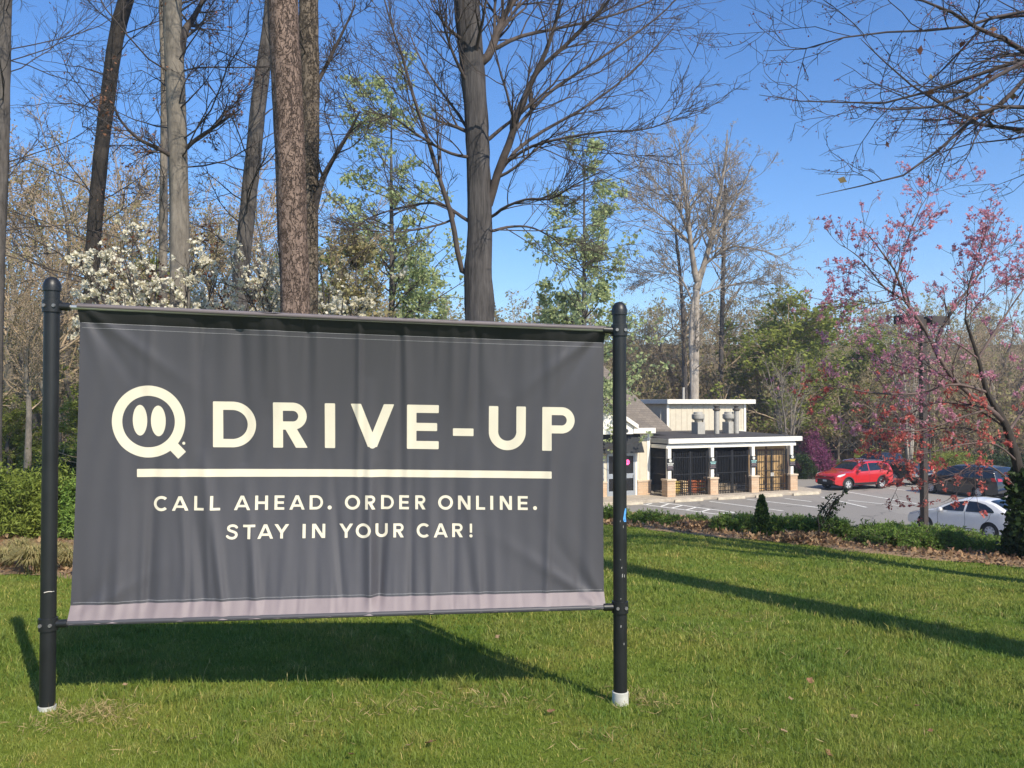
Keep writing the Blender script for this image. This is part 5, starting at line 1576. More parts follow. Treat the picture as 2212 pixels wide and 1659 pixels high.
# --- the tree outside the right edge whose limbs hang over the corner
d9 = 9.0
def L9(pts, r0, r1, dd, d0=d9): return (px_line(pts, d0, dd), np.linspace(r0, r1, len(pts)))
T9 = np.array((7.9, 7.6, 0)); T9[2] = g(7.9, 7.6) - .15
trk9 = ([T9, T9 + (0.02, 0, 1.2), T9 + (-.05, .05, 3.0), T9 + (-.1, 0, 4.6), T9 + (0, .1, 6.5), T9 + (.1, .1, 8.5), T9 + (.2, 0, 11)], (.24, .21, .20, .18, .14, .09, .02))
def fromtrunk(h, pts): return pts
j = lambda h: tuple(T9 + (-.05, .0, h))
def LT(h, pts, r0, r1, dd=0.0):
    w_ = px_line(pts, d9, dd)
    return ([np.array(j(h))] + w_, np.concatenate([[r0], np.linspace(r0 * .8, r1 * .8, len(pts))]))
limb9 = [LT(4.2, [(2330, 160), (2212, 111), (2152, 74), (2109, 60), (2074, 37), (2031, 14), (1980, -2), (1930, -12)], .036, .008, -.8),
         LT(3.9, [(2330, 180), (2212, 135), (2180, 140), (2123, 156), (2074, 177), (2037, 189), (1997, 200), (1932, 220), (1866, 222), (1780, 220), (1694, 216), (1640, 205)], .034, .004, .6),
         LT(3.6, [(2330, 120), (2212, 183), (2157, 229), (2117, 249), (2074, 280), (2049, 300), (2031, 320), (2003, 349), (1963, 372), (1917, 395), (1851, 403), (1794, 409), (1763, 423)], .032, .003, -.5),
         LT(4.5, [(2330, 60), (2212, 33), (2152, 30), (2115, 65), (2075, 112), (2050, 140), (2000, 180), (1972, 203)], .026, .006, .9),
         LT(4.0, [(2330, 150), (2212, 114), (2152, 120), (2100, 145), (2050, 165)], .020, .006, 1.2),
         LT(4.3, [(2300, 40), (2140, 40), (2089, 57), (2037, 57), (1969, 74), (1900, 69), (1814, 83), (1754, 103), (1694, 109), (1650, 110)], .022, .003, -1.0),
         ([np.array(j(3.3))] + px_line([(2330, 300), (2212, 280), (2157, 283), (2100, 263), (2051, 237), (2000, 200), (1928, 160), (1894, 100), (1860, 85)], 9.4, .6), np.linspace(.03, .004, 10)),
         ([np.array(j(3.6))] + px_line([(2330, 250), (2212, 232), (2150, 232), (2100, 250), (2060, 285)], 8.6, -.3), np.linspace(.03, .008, 6)),
         ([np.array(j(3.6))] + px_line([(2330, 150), (2200, 140), (2140, 175), (2060, 220), (1980, 235), (1920, 236), (1860, 230)], 8.5, -.6), np.linspace(.028, .004, 8))]
T9L = leafmat("few_old_leaves", [(.16, .07, .05), (.22, .11, .06), (.13, .06, .06), (.25, .20, .08)], .3)
tree("maple_tree", "maple whose budding bare limbs reach into the upper right corner from outside the frame", "tree", trk9, BARK_GREY, 9, limbs=limb9,
     levels=[dict(count=0, length=1, limb=dict(count=18, length=1.15, ang=(18, 50), n=8, wig=.16, up=-.005, rr=.5, rmin=.004, rtip=.0022, taper=.3, tr=(.2, 1), lvar=.6)),
             dict(count=5, length=-.45, ang=(25, 65), n=6, wig=.18, up=0, rr=.6, rmin=.003, rtip=.002),
             dict(count=2.5, length=-.5, ang=(25, 70), n=4, wig=.2, up=0, rr=.6, rmin=.0022, rtip=.0018)], twig=plain("maple_twig", (.060, .046, .044), .9, var=.3, scale=5),
     leaf=[dict(name='buds', mat=leafmat("maple_bud", [(.22, .05, .06), (.30, .09, .08), (.18, .05, .07)], .3), per=1.2, size=.018, spread=.01, aspect=.9),
           dict(name='old_leaves', mat=T9L, per=.03, size=.07, spread=.02, aspect=.8)], k=18)
# --- a tree behind the camera to the right, known by the long shadow it lays over the lawn
TS = np.array((7.3, 1.15, 0)); TS[2] = g(7.3, 1.15) - .1
tree("bare_tree", "bare trunk standing right of the camera that lays the long shadow over the lawn", "tree", ([TS, TS + (0, 0, 3), TS + (.1, .05, 7), TS + (.1, .1, 11), TS + (.2, .2, 15)], (.36, .34, .31, .26, .06)), BARK_GREY, 10, levels=lv(14, 2.6, 5, 3), trunk_tr=(.7, 1))

# --- white flowering magnolia behind the banner
MAG = leafmat("white_petal", [(.78, .73, .56), (.84, .80, .68), (.72, .66, .46)], .35, .5)
def shrub_tree(name, label, base_pts, seed, mats, twig, stems=5, h=3.5, spread=1.6, levels=None, leaf=None, r0=.045, group=None, cat="tree", lean=(0, 0), keep=None, up=.04):
    rng = np.random.default_rng(seed)
    b = np.array(base_pts, float); root = empty(name, tuple(b), label, cat, group)
    P = []; R = []
    for i in range(stems):
        a = 2 * math.pi * i / stems + rng.uniform(-.5, .5); q = rng.uniform(.35, 1)
        end = np.array((math.cos(a) * spread * q + lean[0], math.sin(a) * spread * q + lean[1], h * rng.uniform(.75, 1.05)))
        mid = end * np.array((.35, .35, .5)) + rng.normal(0, .08, 3)
        p, r = smooth_poly([np.array((rng.normal(0, .06), rng.normal(0, .06), -.1)), mid * .5 + rng.normal(0, .04, 3), mid, (mid + end) / 2 + rng.normal(0, .1, 3), end], np.linspace(r0, .008, 5), 14)
        P.append(p); R.append(r)
    P = np.stack(P); R = np.stack(R)
    st = tubes_mesh("stems", [(P, R, 8)], mats, root)
    gs = []; cur = (P, R)
    for l_ in levels:
        cur = spawn(rng, *cur, **l_); gs.append((*cur, 4 if len(gs) == 0 else 3))
    tubes_mesh("branches", gs, twig, root)
    for lf in leaf:
        lf = dict(lf); nm = lf.pop('name'); mat = lf.pop('mat'); per = lf.pop('per'); sp_ = lf.pop('spread', .04)
        C = leaf_pts(rng, cur[0], per, sp_, lf.pop('tr', (.4, 1)))
        leaves_mesh(nm, rng, C, mat=mat, parent=root, **lf)
    return root
def magnolia(label, px, d, seed, stems, h, spread, per, lean):
    m_ = at(px, 1000, d); m_[2] = g(m_[0], m_[1])
    shrub_tree("magnolia_tree", label, m_, seed, BARK_GREY, TWIG, stems, h, spread,
               [dict(count=15, length=1.0, ang=(25, 60), n=7, wig=.1, up=.06, rr=.5, rmin=.007, rtip=.004, tr=(.3, 1)), dict(count=5, length=-.5, ang=(25, 60), n=5, wig=.12, up=.06, rr=.6, rmin=.005, rtip=.003)],
               [dict(name="blossom", mat=MAG, per=per, size=.058, cluster=7, cspread=.010, spread=.012, aspect=.7, up=.35, tr=(.8, 1)),
                dict(name="foliage", mat=leafmat("new_green_leaf", [(.14, .16, .04), (.20, .21, .06)], .4), per=.8, size=.04, spread=.05)], lean=lean)
magnolia("magnolia thick with cream blossom just above the banner's left half", 385, 14.6, 21, 16, 4.25, 2.0, 2.6, (-.30, 0))
magnolia("sparser white flowering magnolia around the plated pine trunk", 655, 15.2, 22, 12, 4.95, 1.6, 2.2, (0, 0))
REDB = leafmat("russet_leaf", [(.22, .07, .035), (.30, .11, .05), (.16, .05, .03)], .4)
for (px, d, seed, h, lab) in ((300, 18.5, 31, 5.7, "russet leaved young beech behind the left part of the white blossom"), (470, 19.5, 32, 6.0, "russet leaved young beech right of the smooth grey trunk")):
    b = at(px, 1000, d); b[2] = g(b[0], b[1])
    shrub_tree("beech_tree", lab, b, seed, BARK_GREY, TWIG_R, 4, h, .8, [dict(count=9, length=.8, ang=(35, 70), n=6, wig=.1, up=.03, rr=.5, rmin=.006, rtip=.003), dict(count=4, length=-.5, ang=(30, 60), n=5, wig=.12, rr=.6, rmin=.004, rtip=.003)],
               [dict(name="foliage", mat=REDB, per=4, size=.09, spread=.08, aspect=.55, up=-.4, tr=(.2, 1))], .04)

# --- pink leaved dogwood at the right edge
PINK = leafmat("pink_bract", [(.70, .33, .42), (.78, .46, .52), (.56, .23, .33), (.68, .28, .35)], .5, .55)
dd0 = 12.6
bp = at(2216, 1120, dd0); bz = g(bp[0], bp[1])
def LD(pts, r0, r1, dd): return (px_line(pts, dd0, dd), np.linspace(r0, r1, len(pts)) * .8)
dog_tr = ([np.array((bp[0], dd0, bz - .1)), at(2212, 1090, dd0), at(2200, 1010, dd0), at(2171, 916, dd0), at(2132, 847, dd0), at(2113, 775, dd0), at(2085, 690, dd0)], (.10, .085, .072, .05, .036, .028, .016))
dog = [LD([(2166, 905), (2122, 872), (2064, 824), (2024, 765), (2001, 716), (1956, 651), (1939, 595), (1905, 545), (1870, 500)], .05, .008, -.4),
       LD([(2024, 765), (2026, 726), (2060, 667), (2113, 595), (2145, 530), (2165, 480)], .035, .006, .5),
       LD([(1956, 651), (1910, 620), (1860, 560), (1820, 530)], .022, .005, -.7),
       LD([(1939, 595), (1960, 520), (1985, 455), (2010, 415)], .018, .004, .4),
       LD([(1956, 640), (1900, 655), (1850, 650), (1800, 640)], .014, .004, .8),
       LD([(2113, 775), (2160, 700), (2200, 640), (2260, 560)], .028, .006, .9),
       LD([(2085, 690), (2092, 620), (2110, 560), (2130, 500)], .016, .005, -.7),
       LD([(2132, 847), (2060, 830), (1980, 850), (1900, 850), (1830, 840), (1780, 830)], .026, .005, -.9),
       LD([(2150, 880), (2080, 900), (1990, 930), (1900, 925), (1850, 915)], .022, .005, -.5),
       LD([(2200, 1000), (2150, 960), (2080, 960), (2020, 975), (1960, 985)], .02, .004, -1.0),
       LD([(2208, 1070), (2160, 1020), (2110, 1000), (2060, 1030), (2010, 1050)], .02, .004, -.7),
       LD([(2180, 930), (2100, 880), (2020, 870), (1950, 900), (1880, 890)], .02, .004, .6), LD([(2190, 970), (2110, 930), (2040, 925), (1960, 945), (1890, 960)], .018, .004, 1.0), LD([(2113, 775), (2060, 740), (1990, 740), (1920, 720)], .018, .004, -.8),
       LD([(2085, 690), (2130, 640), (2190, 600), (2240, 580)], .014, .004, .3), LD([(2180, 930), (2230, 860), (2280, 800)], .03, .01, .8), LD([(2064, 824), (2010, 800), (1940, 790), (1880, 770)], .02, .004, .9)]
tree("dogwood_tree", "dogwood with pink red bracts leaning in from the right edge over the white sedan", "tree", dog_tr, BARK_DARK, 41, limbs=dog, k=18, amp=.07,
     levels=[dict(count=4, length=.8, ang=(30, 60), n=7, wig=.1, up=.05, rr=.4, rmin=.006, rtip=.003, limb=dict(count=16, length=.80, ang=(25, 60), n=7, wig=.11, up=.045, rr=.45, rmin=.004, rtip=.002, tr=(.22, 1), taper=.3)),
             dict(count=5, length=-.5, ang=(25, 60), n=5, wig=.12, up=.05, rr=.6, rmin=.003, rtip=.002)], trunk_tr=(.5, 1), twig=plain("dogwood_twig", (.12, .085, .075), .9, var=.3),
     leaf=[dict(name='blossom', mat=PINK, per=2.7, size=.032, cluster=6, cspread=.010, spread=.012, aspect=.8, tr=(.5, 1), keep=lambda C: C[:, 2] > 1.6 + .5 * np.sin(C[:, 0] * 5)),
           dict(name='low_blossom', mat=leafmat("coral_bract", [(.62, .15, .13), (.70, .24, .18), (.48, .10, .10), (.64, .18, .15)], .45, .55), per=1.9, size=.036, cluster=6, cspread=.012, spread=.012, aspect=.8, tr=(.5, 1), keep=lambda C: C[:, 2] < 1.6 + .5 * np.sin(C[:, 0] * 5))])

# --- pale green young tulip trees and the far bare trees
GRN_PALE = leafmat("fresh_teal_leaf", [(.40,.47,.22), (.50,.56,.28), (.32,.40,.17)], .5)
GRN_OLIVE = leafmat("olive_bud", [(.34,.31,.14), (.40,.37,.17), (.29,.25,.12), (.36,.29,.15)], .4)
GRN_YEL = leafmat("yellow_green_leaf", [(.24,.28,.05), (.32,.36,.08), (.19,.23,.045)], .45)
GRN_MID = leafmat("mid_green_leaf", [(0.084, 0.154, 0.035), (0.140, 0.224, 0.049), (0.070, 0.119, 0.028)], .4)
GRN_DARK = leafmat("dark_green_leaf", [(.025, .05, .014), (.045, .08, .02), (.02, .04, .012)], .25)
BROWN_BUD = leafmat("brown_bud", [(.38,.28,.18), (.44,.33,.22), (.31,.23,.15), (.35,.31,.16)], .35)
PURP = leafmat("magenta_blossom", [(.20,.05,.12), (.26,.075,.16), (.15,.035,.09)], .4)
def conic(name, label, px, top_py, d, seed, halfw, mat, per=6, size=.16, cat="tree", bark=BARK_GREY, base_py=None, c1=60, low=.12):
    """a young tree with one straight leader and shortening side branches"""
    b = at(px, 900, d); b[2] = g(b[0], b[1]); top = at(px, top_py, d)
    H = top[2] - b[2]; rng = np.random.default_rng(seed)
    P = [b + (0, 0, -.1)] + [b + np.array((rng.normal(0, .05), rng.normal(0, .05), H * q)) for q in (.25, .5, .75, 1)]
    R = np.array([.16, .13, .10, .06, .012]) * (H / 14) ** .7
    W = halfw / F * d
    return tree(name, label, cat, (P, R), bark, seed,
                levels=[dict(count=c1, length=W * 1.85, ang=(50, 80), n=7, wig=.09, up=.04, rr=.35, rmin=.012, rtip=.006, taper=.72, lvar=.35, tr=(low, .99)),
                        dict(count=8, length=-.42, ang=(35, 65), n=5, wig=.13, up=.02, rr=.6, rmin=.008, rtip=.005)], twig=TWIG, k=10, nt=16, trunk_tr=(low, .99),
                leaf=dict(mat=mat, per=per, size=size, spread=.08, tr=(.2, 1), aspect=.8)) if False else \
        tree(name, label, cat, (P, R), bark, seed,
             levels=[dict(count=c1, length=W * 1.85, ang=(50, 80), n=7, wig=.09, up=.04, rr=.35, rmin=.012, rtip=.006, taper=.66, lvar=.4),
                     dict(count=8, length=-.42, ang=(35, 65), n=5, wig=.13, up=.02, rr=.6, rmin=.008, rtip=.005)], twig=TWIG, k=10, nt=16, trunk_tr=(low, .99),
             leaf=dict(mat=mat, per=per, size=size, spread=.08, tr=(.2, 1), aspect=.8))
conic("tulip_tree", "young tree with pale new leaves between the pine pair and the tall ridged tree", 845, 190, 34, 51, 120, GRN_PALE, 19, .14, low=.2)
conic("tulip_tree", "young tree with pale new leaves standing just left of the right sign post's top", 1262, 320, 44, 52, 100, GRN_PALE, 20, .18, low=.2)
conic("young_tree", "low bushy green tree right below the tulip tree by the right sign post", 1215, 640, 46, 53, 80, GRN_PALE, 20, .18, low=.1)
conic("young_tree", "olive green young tree behind the blossom right of the pine pair", 770, 520, 25, 54, 60, GRN_OLIVE, 7, .12, low=.15)
conic("young_tree", "green leafing tree behind the tulip trunk above the banner's middle", 905, 600, 36, 55, 75, GRN_PALE, 19, .15, low=.1)

ds = 64.0
def LS(pts, r0, r1, dd): return (px_line(pts, ds, dd), np.linspace(r0, r1, len(pts)))
syc_l = [LS([(1503, 600), (1493, 533), (1482, 436), (1474, 358), (1466, 300)], .24, .03, -1),
         LS([(1505, 620), (1521, 572), (1536, 514), (1559, 397), (1568, 330), (1571, 281)], .26, .03, 1),
         LS([(1536, 514), (1558, 490), (1579, 455), (1605, 400), (1625, 358)], .15, .02, 2),
         LS([(1486, 500), (1465, 450), (1443, 424), (1405, 380), (1373, 343)], .13, .02, 2),
         LS([(1490, 525), (1465, 500), (1439, 475), (1400, 445), (1369, 417)], .12, .02, -2),
         LS([(1522, 572), (1550, 550), (1579, 533), (1625, 537), (1660, 545), (1691, 560)], .11, .02, -2),
         LS([(1500, 660), (1470, 600), (1440, 590), (1400, 600)], .08, .02, 1),
         LS([(1508, 640), (1560, 620), (1620, 610), (1660, 625)], .08, .02, 1)]
bs = at(1500, 900, ds); bs[2] = g(bs[0], bs[1])
tree("sycamore_tree", "great pale limbed sycamore rising behind the store's raised block", "tree",
     ([bs, at(1501, 824, ds), at(1503, 700, ds), at(1504, 630, ds), at(1510, 590, ds)], (.34, .31, .27, .25, .12)), BARK_SYC, 61, limbs=syc_l, stems=[([bs + (-.25, .1, 0), at(1497, 824, ds), at(1494, 740, ds), at(1496, 680, ds), at(1500, 640, ds)], (.26, .24, .21, .18, .15))], k=14, twig=TWIG_PALE,
     levels=[dict(count=5, length=3, ang=(40, 70), n=7, wig=.1, up=.03, rr=.2, rmin=.03, rtip=.012, limb=dict(count=26, length=4.0, ang=(25, 60), n=8, wig=.10, up=.05, rr=.45, rmin=.025, rtip=.012, tr=(.2, 1), taper=.4)),
             dict(count=6, length=-.45, ang=(25, 60), n=6, wig=.12, up=.03, rr=.6, rmin=.016, rtip=.010),
             dict(count=3, length=-.5, ang=(25, 60), n=4, wig=.14, up=.02, rr=.6, rmin=.011, rtip=.008)], trunk_tr=(.5, 1),
     leaf=dict(mat=leafmat("grey_bud", [(.34, .31, .26), (.40, .36, .29), (.29, .26, .21), (.35, .27, .21)], .4), per=4.0, size=.10, spread=.08, aspect=.7))
def slim(name, label, pts, d, seed, base_px, bark, mat=None, c0=26, l0=3.0, per=1.0, twig=None, ext=0.0, size=.13):
    p, r = trunk_px(pts, d, base_px, ext)
    tree(name, label, "tree", (p, r), bark, seed, k=10, nt=18, twig=twig or TWIG_TAN, trunk_tr=(.3, 1),
         levels=[dict(count=c0, length=l0, ang=(35, 70), n=7, wig=.1, up=.05, rr=.35, rmin=.022, rtip=.01, taper=.45),
                 dict(count=6, length=-.45, ang=(30, 60), n=5, wig=.12, up=.03, rr=.6, rmin=.014, rtip=.009), dict(count=3, length=-.5, ang=(30, 60), n=4, wig=.12, rr=.6, rmin=.010, rtip=.008)],
         leaf=dict(mat=mat, per=per, size=size, spread=.08, aspect=.7) if mat else None)
slim("bare_tree", "slender brown tree just right of the great sycamore behind the store", [(1567, 400, 6), (1563, 552, 9), (1557, 824, 11)], 67, 62, 1556, BARK_GREY, BROWN_BUD, 34, 4.2)
slim("bare_tree", "slender brown tree just left of the great sycamore behind the store", [(1458, 490, 5), (1472, 630, 8), (1480, 824, 11)], 66, 63, 1481, BARK_GREY, BROWN_BUD, 30, 3.6)

# --- woodland trees: three kinds grown once, then copied with their parts
def proto(name, seed, H, bark, twig, mat, per, size, c0, l0, ang, up, r=.16):
    rng = np.random.default_rng(seed)
    P = [np.array((rng.normal(0, .12) * i, rng.normal(0, .12) * i, H * i / 5 - (.1 if i == 0 else 0))) for i in range(6)]
    t = tree(name, "", "tree", (P, np.array([1, .9, .75, .55, .32, .06]) * r), bark, seed, k=9, nt=16, twig=twig, trunk_tr=(.25, 1),
             levels=[dict(count=c0, length=l0, ang=ang, n=7, wig=.1, up=up, rr=.4, rmin=.02, rtip=.009, taper=.45),
                     dict(count=6, length=-.45, ang=(30, 60), n=5, wig=.13, up=.03, rr=.6, rmin=.012, rtip=.008), dict(count=3.5, length=-.5, ang=(30, 60), n=4, wig=.12, rr=.6, rmin=.009, rtip=.007)],
             leaf=dict(mat=mat, per=per, size=size, spread=.1, aspect=.7))
    return t, P[0][2]
def copy_thing(root, loc, sc, rz, label, group):
    r = root.copy(); COL.objects.link(r); r.location = loc; r.scale = sc; r.rotation_euler = (0, 0, rz)
    tag(r, label, None, group)
    for ch in list(root.children):
        c = ch.copy(); COL.objects.link(c); c.parent = r
        for q in list(ch.children):
            e = q.copy(); COL.objects.link(e); e.parent = c
    return r
protos = {}
protos['bare'] = proto("bare_tree", 71, 11, BARK_GREY, TWIG_TAN, BROWN_BUD, 1.6, .06, 34, 3.2, (30, 65), .05)[0]
protos['olive'] = proto("budding_tree", 72, 9.5, BARK_GREY, TWIG_TAN, GRN_OLIVE, 4.6, .085, 34, 3.0, (35, 75), .05)[0]
protos['brown'] = proto("bare_tree", 73, 10, BARK_PALE, TWIG_TAN, BROWN_BUD, 3.0, .075, 36, 3.0, (30, 70), .06)[0]
protos['green'] = proto("leafing_tree", 74, 8.5, BARK_GREY, TWIG_TAN, GRN_YEL, 10, .15, 40, 3.0, (35, 70), .07)[0]
PH = dict(bare=11.6, olive=10.2, brown=10.8, green=9.4)
used = set()
WG = "trees of the woods behind the lawn"
def wood(kind, px, top_py, d, label, rz=None, wide=1.0):
    b = at(px, 900, d); z = g(b[0], b[1]); top = at(px, top_py, d)[2]
    s = (top - z) / PH[kind]
    rz = (px * 1.7 + d) % 6.28 if rz is None else rz
    p = protos[kind]
    if kind not in used:
        used.add(kind); p.location = (b[0], b[1], z); p.scale = (s * wide, s * wide, s); p.rotation_euler = (0, 0, rz); tag(p, label, None, WG); return
    copy_thing(p, (b[0], b[1], z), (s * wide, s * wide, s), rz, label, WG)
LW = "one of the brown budding woodland trees behind the left half of the banner"
RW = "one of the tan woodland trees closing the view behind the store and parking lot"
for i, (k_, px, ty, d) in enumerate([('brown', 25, 300, 33), ('olive', 75, 340, 36), ('bare', 120, 290, 31), ('olive', 165, 370, 40), ('brown', 215, 330, 34), ('green', 285, 560, 37), ('olive', 420, 460, 35),
                                     ('brown', 480, 420, 41), ('olive', 300, 420, 30), ('bare', 560, 400, 38), ('green', 690, 560, 37), ('olive', 735, 480, 33), ('brown', -60, 320, 35), ('brown', 110, 430, 44), ('bare', 45, 420, 46), ('olive', 200, 470, 45),
                                     ('brown', 380, 440, 46), ('olive', 620, 520, 44), ('bare', 800, 470, 45), ('olive', -30, 500, 28), ('brown', 60, 560, 27), ('brown', 250, 350, 42), ('olive', 465, 430, 40), ('brown', 590, 400, 47)]):
    wood(k_, px, ty, d, LW)
for i, (k_, px, ty, d) in enumerate([('olive', 1340, 700, 70), ('olive', 1395, 690, 74), ('brown', 1440, 650, 72), ('olive', 1530, 700, 75), ('olive', 1590, 650, 76), ('green', 1640, 700, 69),
                                     ('green', 1765, 760, 73), ('olive', 1800, 770, 78), ('green', 1900, 750, 76), ('bare', 1950, 660, 80), ('bare', 2010, 650, 78), ('brown', 1980, 740, 72), ('brown', 2060, 720, 74), ('bare', 2100, 650, 79), ('brown', 2140, 710, 73),
                                     ('bare', 2190, 640, 80), ('brown', 2215, 700, 75), ('olive', 1880, 800, 70), ('brown', 2100, 790, 70), ('brown', 2030, 800, 69), ('olive', 1100, 690, 70), ('olive', 1010, 680, 66), ('brown', 2270, 690, 74), ('brown', 1480, 740, 71)]):
    wood(k_, px, ty, d, RW, wide=1.25)
wood('green', 1690, 640, 66, "tall bushy leafing tree right of the sycamore above the canopy's right end", wide=1.5)
wood('green', 1725, 690, 70, "lower leafing tree right behind the tall bushy one beyond the canopy's end", wide=1.5)
wood('green', 1845, 720, 78, "round green leafing tree above the red SUV", wide=1.9)
wood('green', 1810, 800, 72, "yellow green leafing tree low behind the red SUV", wide=1.6)
wood('green', 20, 860, 30, "yellow green leafing tree low at the left edge above the guard rail", wide=1.9)
wood('olive', 25, 740, 36, "round tan tree at the left edge beside the left sign post", wide=1.5)
wood('green', 180, 850, 26, "green leafing tree between the left sign post and the banner", wide=1.8)

# pale stemmed clump behind the pickup
b = onz(1965, 1020, LOT - .06); b = np.array((b[0], 63.0 , 0)); b[0] = ray(1965, 1000)[0] * 63; b[2] = g(b[0], b[1])
shrub_tree("birch_clump", "pale many stemmed bare tree behind the pickup and lamp post", b, 81, BARK_SYC, TWIG_PALE, 9, 9.5, 1.9,
           [dict(count=12, length=2.4, ang=(25, 55), n=6, wig=.1, up=.06, rr=.4, rmin=.02, rtip=.01, tr=(.3, 1)), dict(count=5, length=-.5, ang=(25, 60), n=5, wig=.12, up=.03, rr=.6, rmin=.012, rtip=.008)],
           [dict(name="buds", mat=BROWN_BUD, per=2, size=.12, spread=.1)], .12)
b = at(1700, 960, 61); b[2] = g(b[0], b[1])
shrub_tree("birch_clump", "thin pale stems fanning up just behind the canopy's right end", b, 82, BARK_PALE, TWIG_PALE, 8, 9.0, 2.2,
           [dict(count=9, length=2.0, ang=(25, 55), n=6, wig=.1, up=.06, rr=.4, rmin=.018, rtip=.01, tr=(.3, 1)), dict(count=5, length=-.5, ang=(25, 60), n=5, wig=.12, up=.03, rr=.6, rmin=.012, rtip=.008)],
           [dict(name="foliage", mat=GRN_YEL, per=2.2, size=.13, spread=.12)], .10)

# --- far woods: one mass of stems, twigs and buds on the ridge
rng = np.random.default_rng(90)
def far_woods(name, n, xs, ys, hmin, hmax, mats, seed, fol):
    rng = np.random.default_rng(seed)
    x = rng.uniform(*xs, n); y = rng.uniform(*ys, n); z = G(x, y); h = rng.uniform(hmin, hmax, n)
    m = 6; P = np.zeros((n, m, 3))
    for i in range(m):
        P[:, i, 0] = x + rng.normal(0, .12, n) * i; P[:, i, 1] = y + rng.normal(0, .12, n) * i; P[:, i, 2] = z - .1 + h * i / (m - 1)
    R = (h * .010)[:, None] * np.linspace(1, .2, m)[None] + .008
    g1 = spawn(rng, P, R, 16, (.1, 1), 2.6, .4, (25, 65), 5, .13, .06, .5, .008, .014, .3)
    g2 = spawn(rng, *g1, 4, (.2, 1), -.5, .4, (25, 60), 4, .15, .03, .7, .007, .010, .3)
    o = tubes_mesh(name, [(P, R, 4), (*g1, 3), (*g2, 3)], mats, None)
    tag(o, kind="stuff")
    C = leaf_pts(rng, g2[0], fol[1], .2, (.1, 1))
    f = leaves_mesh("far_foliage", rng, C, fol[2], fol[0], None, aspect=.8); tag(f, kind="stuff")
FARLEAF = leafmat("far_woods_leaf", [(.30,.22,.12), (.38,.28,.15), (.26,.24,.10), (.33,.33,.12), (.28,.33,.10)], .4, posnoise=.12)
far_woods("far_woods", 520, (-12, 66), (66, 92), 4, 8, TWIG_TAN, 91, (FARLEAF, 2.8, .24))
far_woods("far_woods", 420, (-62, -2), (44, 78), 4, 8.5, TWIG_TAN, 92, (FARLEAF, 2.4, .20))
far_woods("far_woods", 300, (-70, 120), (92, 118), 5, 9, TWIG_TAN, 93, (FARLEAF, 1.6, .34))
far_woods("far_woods", 330, (-90, 150), (120, 150), 4, 8, TWIG_TAN, 94, (FARLEAF, 1.8, .42))

# ================================================================== SHRUBS
def shrub(name, label, px, py_base, d, wpx, hpx, mat, seed, n=5000, size=.05, cat="shrub", group=None, box=0.0, aspect=.6, clumps=40, stems=True, depth=1.0, base=None):
    rng = np.random.default_rng(seed)
    b = np.array(base, float) if base is not None else at(px, py_base, d)
    b[2] = g(b[0], b[1])
    rx = wpx / F * d / 2; ry = rx * depth; h = hpx / F * d
    root = empty(name, tuple(b), label, cat, group)
    u = rng.normal(0, 1, (clumps, 3)); u[:, 2] = np.abs(u[:, 2]); u /= np.linalg.norm(u, axis=1, keepdims=True)
    if box: u = u / (np.max(np.abs(u), axis=1, keepdims=True) ** box)
    rad = rng.uniform(.45, 1.08, (clumps, 1))
    c = u * rad * np.array((rx, ry, h))
    q = rng.integers(0, clumps, n)
    C = c[q] + rng.normal(0, 1, (n, 3)) * np.array((rx, ry, h)) * rng.uniform(.06, .14, (n, 1))
    C[:, 2] = np.abs(C[:, 2]) + .01
    if stems:
        P = np.stack([np.linspace(np.array((0, 0, -.05)) + rng.normal(0, .06, 3) * (1, 1, 0) * rx, cc, 6) for cc in c]); P[:, 1:-1] += rng.normal(0, .02 * h + .01, P[:, 1:-1].shape)
        tubes_mesh("stems", [(P, np.repeat(np.linspace(.012, .004, 6)[None], len(P), 0) * max(.7, h), 5)], TWIG, root)
    leaves_mesh("foliage", rng, C, size, mat, root, aspect=aspect)
    return root

